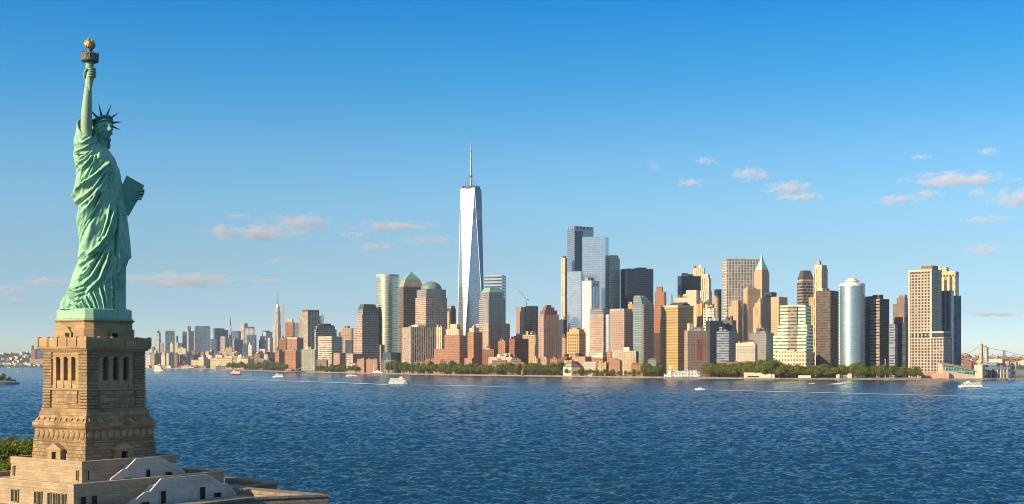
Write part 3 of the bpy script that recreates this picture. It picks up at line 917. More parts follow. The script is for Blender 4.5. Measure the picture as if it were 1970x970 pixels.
# ---- crown with windows and rays
def build_crown():
    c, s = math.cos(YAW), math.sin(YAW)
    tilt = rad(27)
    def Hc(lx, ly, lz):
        y2 = ly * math.cos(tilt) + lz * math.sin(tilt); z2 = -ly * math.sin(tilt) + lz * math.cos(tilt)
        y2 += 0.10; z2 += 0.98
        return (lx * c - y2 * s + HEAD_C[0], lx * s + y2 * c + HEAD_C[1], z2 + HEAD_C[2])
    n = 64
    prof = [(1.52, -.42), (1.62, -.42), (1.66, -.30), (1.60, -.26), (1.64, .30), (1.74, .34), (1.74, .48), (1.50, .52), (1.30, .46)]
    V = np.zeros((len(prof), n, 3))
    for j, (r, z) in enumerate(prof):
        for i in range(n):
            t = 2 * math.pi * i / n
            V[j, i] = Hc(r * math.sin(t), -r * 1.12 * math.cos(t), z)
    crown = grid_mesh("crown", V, n, len(prof), M['copper_face'], statue, cap=True)
    for i in range(-10, 11):
        t = rad(i * 13.2)
        b = MB()
        e = rad(4.1)
        ring = []
        for (tt, zz) in ((t - e, -.20), (t + e, -.20), (t + e, .24), (t - e, .24)):
            ring.append(Hc(1.655 * math.sin(tt), -1.655 * 1.12 * math.cos(tt), zz))
        inn = [Hc(1.5 * math.sin(tt), -1.5 * 1.12 * math.cos(tt), zz) for (tt, zz) in ((t - e, -.20), (t + e, -.20), (t + e, .24), (t - e, .24))]
        b.face(ring); b.face(list(reversed(inn)))
        for q in range(4):
            b.face([ring[q], inn[q], inn[(q + 1) % 4], ring[(q + 1) % 4]])
        b.build("crown_window", M['black'], crown)
    for ang, ln in ((-12, 2.15), (12, 2.55), (38, 2.75), (66, 2.75), (105, 2.3), (142, 2.5), (176, 2.4)):
        a = rad(ang)
        # the rays fan out in the plane of the crown's width and the vertical
        d = Vector((math.cos(a) * c, math.cos(a) * s, math.sin(a)))
        r0 = 1.42 if ang in (38, 66, 105) else 1.5
        base = Vector(Hc(0, -.15, 0)) + Vector((d.x * r0, d.y * r0, d.z * 1.25))
        tip = base + d * ln
        side = d.cross(Vector((s, -c, 0))).normalized()
        dep = Vector((s, -c, 0))
        b = MB()
        q = [base + side * .26, base + dep * .16, base - side * .26, base - dep * .16]
        for k in range(4):
            b.face([q[k], q[(k + 1) % 4], tip])
        b.face(list(reversed(q)))
        b.build("crown_ray", M['rays'], crown)
build_crown()

# ---- torch
def build_torch():
    cxp, cy = su(172.8), -.45 + ADY
    def zz(py): return nearer(sv(py))
    b = MB()
    b.lathe([(.06, zz(183.5)), (.22, zz(181)), (.34, zz(176)), (.30, zz(174)), (.44, zz(166)), (.52, zz(158)), (.58, zz(150)), (.54, zz(148)), (.60, zz(142)), (.62, zz(136)), (.72, zz(134)), (.74, zz(132)),
             (.62, zz(130.5)), (.66, zz(127.5)), (.80, zz(125)), (.95, zz(123))], 24, (cxp, cy))
    torch = b.build("torch", M['copper_arm'], statue, smooth=True)
    b = MB()
    b.lathe([(.95, zz(124.5)), (1.40, zz(121.8)), (1.50, zz(119.5)), (1.44, zz(117.5)), (1.38, zz(116.8)), (1.36, zz(110.5)), (1.44, zz(109.8)), (1.44, zz(107.8)), (1.25, zz(107.8)), (1.22, zz(115)), (.2, zz(115))], 32, (cxp, cy))
    gal = b.build("gallery", M['bronze'], torch)
    for k in range(16):
        a = 2 * math.pi * k / 16
        q = MB()
        x_, y_ = cxp + 1.36 * math.cos(a), cy + 1.36 * math.sin(a)
        q.lathe([(.09, zz(117)), (.09, zz(106.5)), (.13, zz(106)), (.10, zz(104.9)), (.02, zz(104.3))], 8, (x_, y_))
        q.build("gallery_post", M['bronze'], gal)
    b = MB()
    b.lathe([(.55, zz(115)), (.55, zz(106)), (.42, zz(104)), (.36, zz(101.5)), (.52, zz(99.5)), (.5, zz(98))], 20, (cxp, cy))
    b.build("flame_cup", M['bronze'], torch, smooth=True)
    nu, nv = 48, 36
    V = np.zeros((nv, nu, 3))
    ph = np.linspace(0, 2 * np.pi, nu, endpoint=False)
    pr = [(98.5, .42), (96, .66), (93, .82), (90, .88), (87, .86), (84.5, .76), (82.5, .66), (81, .5), (80, .3), (79.4, .05)]
    for j, py in enumerate(np.linspace(98.5, 79.4, nv)):
        r = np.interp(py, [p[0] for p in pr][::-1], [p[1] for p in pr][::-1])
        t = (98.5 - py) / 19.1
        rr = r * (1 + 0.10 * np.sin(5 * ph + 7 * t) + 0.05 * np.sin(11 * ph - 9 * t))
        V[j, :, 0] = cxp + rr * np.cos(ph); V[j, :, 1] = cy + rr * np.sin(ph); V[j, :, 2] = zz(py)
    flame = grid_mesh("flame", V, nu, nv, M['gold'], torch, cap=True)
    b = MB()
    for k, (ang, r0, h, ln) in enumerate(((0.2, .45, 84, 5.0), (1.5, .5, 84, 6), (2.7, .52, 85, 6.5), (3.5, .6, 85, 5.6), (4.3, .4, 83, 6.5), (5.4, .5, 85, 6.0))):
        x_, y_ = cxp + r0 * math.cos(ang), cy + r0 * math.sin(ang)
        b.tube([(x_, y_, zz(h)), (x_ + .12 * math.cos(ang), y_ + .12 * math.sin(ang), zz(h - ln * .5)), (x_ + .02, y_, zz(h - ln))], [.20, .15, .02], 8)
    b.build("flame_tongue", M['gold'], flame, smooth=True)
build_torch()

# ---- tablet
def build_tablet():
    P = [(235.4, 360), (246, 336), (248.5, 338), (277.7, 352.5), (275.6, 366), (259.5, 392.7), (247.7, 414), (243.7, 409.7)]
    P = [(su(a - 1.5), sv(b)) for a, b in P]
    b = MB()
    f = lambda q, d: (q[0] + d * .25, -.35 + d + 0.12 * (q[0] - su(250)), q[1])
    front = [f(q, 0) for q in P]; back = [f(q, .75) for q in P]
    b.face(list(reversed(front))); b.face(back)
    for k in range(len(P)):
        k2 = (k + 1) % len(P)
        b.face([front[k], front[k2], back[k2], back[k]])
    t = b.build("tablet", M['copper_face'], statue)
    b = MB()
    cxm = sum(p[0] for p in P) / len(P); czm = sum(p[1] for p in P) / len(P)
    q = [((p[0] - cxm) * .86 + cxm, (p[1] - czm) * .86 + czm) for p in P]
    fr = [f(x, -.06) for x in P]; inn = [f(x, -.06) for x in q]; fo = [f(x, 0.01) for x in q]
    for k in range(len(P)):
        k2 = (k + 1) % len(P)
        b.face([fr[k2], fr[k], inn[k], inn[k2]]); b.face([inn[k2], inn[k], fo[k], fo[k2]]); b.face([fr[k], fr[k2], f(P[k2], 0.01), f(P[k], 0.01)])
    b.build("tablet_border", M['copper_face'], t)
build_tablet()
# ------------------------------------------------------------------ pedestal, terraces and fort
BETA = rad(36.8)
PR = ST_RZ + BETA
def pz(py, sc=11.3): return CAMZ + (HY - py) / sc
M['granite'] = stone_mat("warm_granite", (.40, .268, .135), 1.5, .58, 0.035, dark=0.30, stain=0.9, c2=.55)
M['granite_smooth'] = stone_mat("smooth_granite", (.415, .285, .148), 2.6, .9, 0.02, dark=0.6, stain=0.3, bump=0.25, mcol=.7)
M['granite_rough'] = stone_mat("rough_granite", (.37, .255, .135), 1.15, .6, 0.05, dark=0.3, stain=0.9, bump=0.9)
M['terrace'] = stone_mat("pale_terrace_stone", (.40, .305, .19), 2.2, .5, 0.022, dark=0.55, stain=0.6, bump=0.2, mcol=.55, c2=.86)
M['coping'] = plain("pale_coping", (.42, .34, .235), 0.85, var=0.12, scale=0.4)
M['concrete'] = stone_mat("pale_grey_concrete", (.52, .475, .42), 2.6, .7, 0.022, dark=0.6, stain=0.55, bump=0.15, mcol=.5, c2=.9)
M['paving'] = stone_mat("grey_paving", (.26, .255, .25), 2.0, 1.0, 0.02, dark=0.7, stain=0.3, bump=0.1, mcol=.75)
M['fort'] = stone_mat("fort_granite", (.30, .235, .17), 1.6, .6, 0.05, dark=0.45, stain=0.6, bump=0.9)
M['door'] = plain("dark_brown_door", (.10, .035, .018), 0.6, var=0.2)

# copper-clad plinth belongs to the statue's pedestal group
ped = empty("stone_pedestal", (ST_X, ST_Y, 0), PR)
tag(ped, "tall tan granite pedestal with columned openings, carrying the green copper statue", "pedestal")
def octo(h, c):
    return [(-h + c, -h), (h - c, -h), (h, -h + c), (h, h - c), (h - c, h), (-h + c, h), (-h, h - c), (-h, -h + c)]
def sq(h): return [(-h, -h), (h, -h), (h, h), (-h, h)]

b = MB(); b.loft([(octo(4.75, .95), pz(614)), (octo(4.75, .95), pz(597.5)), (octo(4.45, .9), pz(595.5))], 0, 0, 0)
b.build("copper_plinth", copper_mat("plinth_copper", (.30, .52, .36), (.22, .42, .30), .3), ped)
b = MB(); b.loft([(octo(4.95, 1.0), pz(617)), (octo(4.98, 1.0), pz(614.4))], 0, 0, 0)
b.build("plinth_edge", M['copper'], ped)
b = MB()
b.loft([(octo(5.12, 1.1), pz(660)), (octo(5.12, 1.1), pz(634.5)), (octo(4.86, 1.05), pz(633.5)), (octo(4.86, 1.05), pz(622)), (octo(5.15, 1.1), pz(618.5)), (octo(5.15, 1.1), pz(617))], 0, 0)
upper = b.build("upper_wall", M['granite_smooth'], ped)
for k in range(4):
    fb = MB(); fb.box(-1.0, 1.0, -5.42, -5.0, pz(649), pz(642), 0); fb.loft([([(-1.15, -5.5), (1.15, -5.5), (1.15, -5.0), (-1.15, -5.0)], pz(642)), ([(-.05, -5.5), (.05, -5.5), (.05, -5.0), (-.05, -5.0)], pz(630))], 0, 0, 0)
    o = fb.build("door_surround", M['granite_smooth'], upper); o.rotation_euler = (0, 0, k * math.pi / 2)
    fb = MB(); fb.box(-.55, .55, -5.44, -5.1, pz(649) + .02, pz(640.5), 0)
    d_ = fb.build("door", M['black'], o)
# parapet of the balcony: panels and posts
b = MB()
zt, zb = pz(650.6), pz(666.8)
for (x0, x1, y0, y1) in ((-6.53, 6.53, -6.53, -6.13), (-6.53, 6.53, 6.13, 6.53), (-6.53, -6.13, -6.13, 6.13), (6.13, 6.53, -6.13, 6.13)):
    b.box(x0, x1, y0, y1, zb, zt)
par = b.build("parapet", M['granite_smooth'], ped)
for k in range(4):
    for i in range(5):
        x = -6.4 + i * 2.56 * 1.0
        pb = MB(); pb.box(x - .22, x + .22, -6.66, -6.06, zb, pz(649.8)); pb.frustum(x - .22, x + .22, -6.66, -6.06, pz(649.8), x - .1, x + .1, -6.5, -6.2, pz(648.9))
        o = pb.build("parapet_post", M['granite_smooth'], par); o.rotation_euler = (0, 0, k * math.pi / 2)
b = MB()
b.loft([(sq(5.80), pz(678)), (sq(5.92), pz(677)), (sq(5.92), pz(675.6)), (sq(6.2), pz(675)), (sq(6.25), pz(672.8)), (sq(6.55), pz(671.4)), (sq(6.62), pz(668.5)), (sq(6.5), pz(667.2)), (sq(6.5), pz(666.6))], 0, 0, 0)
b.build("cornice", M['granite_smooth'], ped)
# shaft: core, corner piers, columns and lintels
zl, zh = pz(746), pz(678)
b = MB(); b.box(-4.3, 4.3, -4.3, 4.3, zl, zh)
b.build("inner_wall", M['granite'], ped)
for k in range(4):
    rb = MB()
    n = 12
    for i in range(n):
        z0 = zl + (zh - zl) * i / n; z1 = zl + (zh - zl) * (i + 1) / n
        rb.loft([(([(-5.79, -5.79), (-3.72, -5.79), (-3.72, -3.72), (-5.79, -3.72)]), z0), (([(-5.79, -5.79), (-3.72, -5.79), (-3.72, -3.72), (-5.79, -3.72)]), z0 + .10)], 0, 0)
        rb.loft([(([(-5.90, -5.90), (-3.66, -5.90), (-3.66, -3.66), (-5.90, -3.66)]), z0 + .10), (([(-5.94, -5.94), (-3.63, -5.94), (-3.63, -3.63), (-5.94, -3.63)]), z0 + .2),
                 (([(-5.94, -5.94), (-3.63, -5.94), (-3.63, -3.63), (-5.94, -3.63)]), z1 - .12), (([(-5.90, -5.90), (-3.66, -5.90), (-3.66, -3.66), (-5.90, -3.66)]), z1)], 0, 0, 0)
    o = rb.build("rusticated_pier", M['granite_rough'], ped); o.rotation_euler = (0, 0, k * math.pi / 2)
    lb = MB(); lb.box(-3.6, 3.6, -5.72, -4.31, pz(687), zh - .01); lb.box(-3.6, 3.6, -5.82, -5.73, pz(683.5), pz(682))
    o = lb.build("lintel", M['granite_smooth'], ped); o.rotation_euler = (0, 0, k * math.pi / 2)
    lb = MB(); lb.box(-3.6, 3.6, -5.60, -4.31, zl + .01, pz(731.5))
    o = lb.build("parapet_wall", M['granite_smooth'], ped); o.rotation_euler = (0, 0, k * math.pi / 2)
    for x in (-3.1, -1.05, 1.05, 3.1):
        cb = MB()
        w_ = .47 if abs(x) > 2 else .42
        cb.box(x - w_ - .06, x + w_ + .06, -5.78, -4.85, zl + .015, zl + .55); cb.box(x - w_, x + w_, -5.70, -4.9, zl + .55, pz(691.5)); cb.frustum(x - w_, x + w_, -5.70, -4.9, pz(691.5), x - w_ - .14, x + w_ + .14, -5.80, -4.86, pz(689.4)); cb.box(x - w_ - .14, x + w_ + .14, -5.80, -4.86, pz(689.4), pz(687) - .01)
        o = cb.build("column", M['granite_smooth'], ped); o.rotation_euler = (0, 0, k * math.pi / 2)
b = MB(); b.loft([(sq(5.9), pz(750)), (sq(6.02), pz(749)), (sq(6.02), pz(746.5)), (sq(5.96), pz(746))], 0, 0, 0)
b.build("string_course", M['granite_smooth'], ped)
zl2, zh2 = pz(784), pz(750)
b = MB(); b.loft([(sq(5.78), zl2), (sq(5.70), zh2)], 0, 0)
b.build("lower_wall", M['granite'], ped)
for k in range(4):
    pb = MB(); pb.box(-3.3, 3.3, -5.90, -5.65, zl2 + .9, zh2 - .02)
    o = pb.build("wall_panel", M['granite'], ped); o.rotation_euler = (0, 0, k * math.pi / 2)
    rb = MB()
    n = 6
    for i in range(n):
        z0 = zl2 + .05 + (zh2 - zl2 - .08) * i / n; z1 = zl2 + .05 + (zh2 - zl2 - .08) * (i + 1) / n
        e = .05 * (1 - i / n)
        p0, p1 = 5.92 + e, 5.97 + e
        rb.loft([(([(-p0, -p0), (-3.9, -p0), (-3.9, -3.9), (-p0, -3.9)]), z0 + .10), (([(-p1, -p1), (-3.85, -p1), (-3.85, -3.85), (-p1, -3.85)]), z0 + .2),
                 (([(-p1, -p1), (-3.85, -p1), (-3.85, -3.85), (-p1, -3.85)]), z1 - .1), (([(-p0, -p0), (-3.9, -p0), (-3.9, -3.9), (-p0, -3.9)]), z1)], 0, 0, 0)
    o = rb.build("rusticated_pier", M['granite_rough'], ped); o.rotation_euler = (0, 0, k * math.pi / 2)
b = MB()
b.loft([(sq(6.95), pz(809)), (sq(6.42), pz(800)), (sq(6.30), pz(790)), (sq(6.12), pz(788.5)), (sq(6.12), pz(784))], 0, 0)
b.build("flared_course", M['granite'], ped)
b = MB()
b.loft([(sq(6.85), pz(822)), (sq(7.10), pz(820)), (sq(7.2), pz(816)), (sq(7.18), pz(811)), (sq(7.0), pz(808.5))], 0, 0, 0)
b.build("roll_moulding", M['granite'], ped)
b = MB(); b.loft([(sq(6.92), pz(843)), (sq(6.85), pz(822))], 0, 0); b.build("frieze", M['granite'], ped)
for k in range(4):
    for i in range(10):
        x = -6.1 + i * 12.2 / 9
        sb = MB()
        sb.lathe([(.66, 0), (.64, .10), (.50, .19), (.46, .14), (.30, .22), (.12, .30), (.02, .30)], 18)
        o = sb.build("stone_shield", M['granite'], ped)
        a = k * math.pi / 2
        o.matrix_local = Matrix.Rotation(a, 4, 'Z') @ Matrix.Translation((x, -6.87, pz(832.5))) @ Matrix.Rotation(math.pi / 2, 4, 'X') @ Matrix.Diagonal((.9, 1.15, 1, 1))
    for i in range(9):
        x = -6.0 + i * 12.0 / 8
        kb = MB(); kb.frustum(x - .16, x + .16, -6.98, -6.3, pz(806.5), x - .13, x + .13, -6.80, -6.3, pz(801.5))
        o = kb.build("stone_knob", M['granite_smooth'], ped); o.rotation_euler = (0, 0, k * math.pi / 2)
b = MB(); b.loft([(sq(7.32), 19.5), (sq(7.02), pz(846)), (sq(7.06), pz(845.5)), (sq(7.06), pz(843))], 0, 0); b.build("base_wall", M['granite_rough'], ped)
for k in range(4):
    db = MB()
    z0, z1, z2 = 19.6, pz(862), pz(851)
    for xs in ((-1.75, -.62), (.62, 1.75)):
        db.box(xs[0], xs[1], -8.0, -6.9, z0, z1)
    db.box(-.62, .62, -8.0, -6.9, pz(864.5), z1)
    db.loft([([(-1.95, -8.08), (1.95, -8.08), (1.95, -6.9), (-1.95, -6.9)], z1), ([(-1.95, -8.08), (1.95, -8.08), (1.95, -6.9), (-1.95, -6.9)], z1 + .25), ([(-.1, -8.08), (.1, -8.08), (.1, -6.9), (-.1, -6.9)], z2 + .25)], 0, 0, 0)
    o = db.build("door_surround", M['granite_smooth'], ped); o.rotation_euler = (0, 0, k * math.pi / 2)
    pb = MB(); pb.box(-.62, .62, -7.5, -7.0, z0, pz(864.5) - .01)
    d_ = pb.build("door", M['door'] if k == 3 else M['black'], o)

# ---- terraces
def terrace(name, label, hs_, ztop, zbot, zfloor, thick):
    e = empty(name, (ST_X, ST_Y, 0), PR); tag(e, label, "terrace")
    b = MB()
    b.loft([(sq(hs_ + .12), zbot), (sq(hs_), ztop - 1.05)], 0)
    b.loft([(sq(hs_ + .10), ztop - 1.05), (sq(hs_ + .08), ztop - .04)], 0, None, 0)
    ih = hs_ - thick
    b.loft([(list(reversed(sq(ih))), zfloor), (list(reversed(sq(ih))), ztop - .04)], 0)
    b.build("wall", M['terrace'], e)
    c = MB()
    o_, i_ = hs_ + .14, ih - .05
    for (x0, x1, y0, y1) in ((-o_, o_, -o_, -i_), (-o_, o_, i_, o_), (-o_, -i_, -i_, i_), (i_, o_, -i_, i_)):
        c.box(x0, x1, y0, y1, ztop - .04, ztop + .10)
    c.build("coping", M['coping'], e)
    f = MB(); f.face([(-ih, -ih, zfloor), (ih, -ih, zfloor), (ih, ih, zfloor), (-ih, ih, zfloor)])
    f.build("floor", M['tan_roof'], e)
    return e
def opening(parent, name, side, x, z0, z1, w, hs_, mullion=True, mat='black'):
    """window or door set into a wall; side 0 = right face, 3 = left face"""
    b = MB(); b.box(x - w / 2, x + w / 2, -hs_ - .20, -hs_ + .25, z0, z1)
    o = b.build(name, M[mat], parent); o.rotation_euler = (0, 0, side * math.pi / 2)
    f = MB()
    yy = -hs_ - .28
    for (a0, a1, c0, c1) in ((x - w / 2 - .08, x - w / 2, z0, z1), (x + w / 2, x + w / 2 + .08, z0, z1), (x - w / 2 - .08, x + w / 2 + .08, z1, z1 + .10), (x - w / 2 - .08, x + w / 2 + .08, z0 - .12, z0)):
        f.box(a0, a1, yy, -hs_ + .1, c0, c1)
    f.build("frame", M['terrace'] if name == 'window' else M['concrete'], o)
    if mullion:
        g = MB()
        for q in (1, 2):
            g.box(x - w / 2 + w * q / 3 - .025, x - w / 2 + w * q / 3 + .025, -hs_ - .235, -hs_ - .205, z0, z1)
        for q in range(1, 6):
            zq = z0 + (z1 - z0) * q / 6
            g.box(x - w / 2, x + w / 2, -hs_ - .237, -hs_ - .206, zq - .025, zq + .025)
        g.build("mullion", M['dark_steel'], o)
    return o
T1H, T2H = 9.55, 15.2
up = terrace("upper_terrace", "upper tan stone terrace wall directly round the foot of the granite pedestal", T1H, 21.85, 18.3, 20.4, .55)
lo = terrace("lower_terrace", "lower and wider tan stone terrace with paired grid windows, under the upper terrace", T2H, 18.95, 14.6, 18.25, .6)
for s_, xs in ((3, (-8.6, 8.55)), (0, (-8.5, 8.5))):
    for x in xs: opening(up, "window", s_, x, 18.9, 20.4, .32, T1H, False)
for x in (14.2 - 1.2, 14.2 - 2.3, 14.2 - 3.5, 14.2 - 4.9, 14.2 - 7.3, 14.2 - 8.4, 14.2 - 13.5, 14.2 - 14.5, 14.2 - 20, 14.2 - 21.2):
    opening(lo, "window", 3, x, 15.5, 17.4, .72, T2H)
for x in (-13.6, -11.6): opening(lo, "window", 0, x, 15.1, 17.0, 1.0, T2H, False)

# stair walls on the shaded face, stepped trapezoids of pale concrete
def stair_wall(name, label, hs_, prof, thick, zb, doors, windows):
    e = empty(name, (ST_X, ST_Y, 0), PR); tag(e, label, "stair wall")
    y0, y1 = -hs_ - thick, -hs_ - .16
    b = MB()
    pr = [(x, z - (1.0 if 0 < i_ < len(prof) - 1 else .25)) for i_, (x, z) in enumerate(prof)]
    n = len(pr)
    b.face([(x, y0, z) for x, z in [(pr[0][0], zb)] + pr + [(pr[-1][0], zb)]], [(x, z) for x, z in [(pr[0][0], zb)] + pr + [(pr[-1][0], zb)]])
    b.face([(x, y1, z) for x, z in reversed([(pr[0][0], zb)] + pr + [(pr[-1][0], zb)])], [(x, z) for x, z in reversed([(pr[0][0], zb)] + pr + [(pr[-1][0], zb)])])
    full = [(pr[0][0], zb)] + pr + [(pr[-1][0], zb)]
    for (a, c) in zip(full[:-1], full[1:]):
        b.face([(a[0], y1, a[1]), (c[0], y1, c[1]), (c[0], y0, c[1]), (a[0], y0, a[1])][::-1], [(0, a[1]), (1, c[1]), (1, c[1] + 1), (0, a[1] + 1)])
    b.build("steps", M['concrete'], e)
    pr = prof
    w_ = MB(); full = [(pr[0][0], zb)] + pr + [(pr[-1][0], zb)]
    for yy_, rv in ((y0 - .3, False), (y0 - .002, True)):
        q_ = [(x, yy_, z) for x, z in (full[::-1] if rv else full)]
        w_.face(q_[::-1] if not rv else q_[::-1], [(p_[0], p_[2]) for p_ in q_[::-1]])
    for (a, c) in zip(full[:-1], full[1:]):
        w_.face([(a[0], y0 - .3, a[1]), (c[0], y0 - .3, c[1]), (c[0], y0 - .002, c[1]), (a[0], y0 - .002, a[1])], [(0, a[1]), (1, c[1]), (1, c[1] + 1), (0, a[1] + 1)])
    w_.build("wall", M['concrete'], e)
    y0 -= .3
    # raised coping along the slope
    c_ = MB()
    for (a, c) in zip(pr[:-1], pr[1:]):
        c_.face([(a[0], y0 - .07, a[1] - .85), (c[0], y0 - .07, c[1] - .85), (c[0], y0 - .07, c[1] + .06), (a[0], y0 - .07, a[1] + .06)], [(a[0], a[1] - .85), (c[0], c[1] - .85), (c[0], c[1]), (a[0], a[1])])
        c_.face([(a[0], y0 - .07, a[1] + .06), (c[0], y0 - .07, c[1] + .06), (c[0], y0 + .31, c[1] + .06), (a[0], y0 + .31, a[1] + .06)])
        c_.face([(a[0], y0 - .001, a[1] - .85), (c[0], y0 - .001, c[1] - .85), (c[0], y0 - .07, c[1] - .85), (a[0], y0 - .07, a[1] - .85)])
    c_.build("coping", M['concrete'], e)
    for (x, z0, z1, w) in doors: 
        o = opening(e, "door", 0, x, z0, z1, w, hs_ + thick + .22, False)
    for (x, z0, z1, w) in windows: opening(e, "window", 0, x, z0, z1, w, hs_ + thick + .22, False)
    return e
# profile x along the shaded face (pedestal axes), z heights
stair_wall("stair_wall", "upper pale stepped stair wall rising to the pedestal's foot, with a single dark door", T1H,
           [(-6.2, 18.6), (-6.2, 19.0), (-3.9, 20.35), (-3.2, 20.4), (-1.2, 21.98), (3.6, 21.98), (6.1, 20.7), (7.0, 20.68), (8.9, 19.2)], 2.6, 18.3,
           [(1.1, 18.6, 20.1, .85)], [(-2.9, 18.45, 18.95, 1.5), (5.4, 18.75, 19.35, 1.3)])
stair_wall("stair_wall", "lower pale stepped stair wall in front, with two dark doors, against the wide terrace", T2H,
           [(-7.4, 14.9), (-7.4, 15.2), (-4.2, 17.05), (-3.1, 17.1), (-.9, 18.98), (9.0, 18.98), (12.0, 17.2), (13.0, 17.2), (15.4, 15.2)], 2.8, 14.6,
           [(-.6, 15.0, 17.0, 1.05), (7.6, 15.0, 17.0, 1.15)], [(-4.2, 14.75, 15.5, 1.5), (10.9, 14.95, 15.75, 1.5)])

# ---- fort: star-shaped platform with thick rim walls
FZ, FT = 15.0, 16.2
FORT = [(-42.3, 232.0), (-46.2, 223.5), (-30.1, 211.2), (-41.6, 206.2), (-45.5, 201.0), (-52, 190), (-56, 172), (-74, 186), (-96, 178), (-103, 196), (-122, 205), (-112, 224), (-118, 246), (-95, 248), (-78, 262), (-66, 247), (-50, 242)]
fort = empty("fort_wall", (0, 0, 0)); tag(fort, "star-shaped granite fort platform with thick parapet below the terraces", "fort")
def area(p): return sum(p[i][0] * p[(i + 1) % len(p)][1] - p[(i + 1) % len(p)][0] * p[i][1] for i in range(len(p))) / 2
if area(FORT) < 0: FORT = FORT[::-1]
def inset(P, d):
    out = []
    n = len(P)
    for i in range(n):
        p0, p1, p2 = Vector(P[i - 1]), Vector(P[i]), Vector(P[(i + 1) % n])
        d1 = (p1 - p0).normalized(); d2 = (p2 - p1).normalized()
        n1 = Vector((-d1.y, d1.x)); n2 = Vector((-d2.y, d2.x))
        bis = (n1 + n2).normalized()
        k = d / max(0.45, bis.dot(n1))
        out.append((p1.x + bis.x * k, p1.y + bis.y * k))
    return out
FI = inset(FORT, 1.9)
b = MB()
b.loft([([(q[0], q[1]) for q in inset(FORT, -.5)], 1.5), (FORT, FT - .35)], 0)
b.loft([(inset(FORT, -.18), FT - .35), (inset(FORT, -.18), FT)], 0)
for k in range(len(FORT)):
    k2 = (k + 1) % len(FORT)
    A = inset(FORT, -.18)
    b.face([(*A[k], FT), (*A[k2], FT), (*FI[k2], FT - .12), (*FI[k], FT - .12)], [(0, 0), (8, 0), (8, 1.9), (0, 1.9)])
    b.face([(*FI[k2], FZ - .3), (*FI[k], FZ - .3), (*FI[k], FT - .12), (*FI[k2], FT - .12)], [(0, 0), (8, 0), (8, 1.2), (0, 1.2)])
b.build("rim_wall", M['fort'], fort)
import bmesh as _bm
def poly_face(name, pts, z, mat, parent):
    """a flat concave polygon, triangulated"""
    bm = _bm.new()
    vs = [bm.verts.new((p[0], p[1], z)) for p in pts]
    f = bm.faces.new(vs)
    uvl = bm.loops.layers.uv.new("UVMap")
    _bm.ops.triangulate(bm, faces=bm.faces[:])
    for fc in bm.faces:
        for lp in fc.loops: lp[uvl].uv = (lp.vert.co.x, lp.vert.co.y)
    me = bpy.data.meshes.new(name); bm.to_mesh(me); bm.free(); me.materials.append(mat)
    o = bpy.data.objects.new(name, me); COL.objects.link(o)
    if parent: o.parent = parent
    return o
poly_face("paved_platform", inset(FORT, 1.85), FZ, M['paving'], fort)
# island ground below and behind the fort
isl = MB()
pts = [(-98 + 68 * math.cos(a), 226 + 52 * math.sin(a)) for a in [2 * math.pi * k / 40 for k in range(40)]]
isl.loft([([(p[0] * 1.02 + 2, p[1] * 1.02 - 4) for p in pts], -1.2), (pts, 2.4)], 0, 0)
tag(isl.build("island_ground", M['hill_green']), kind='structure')
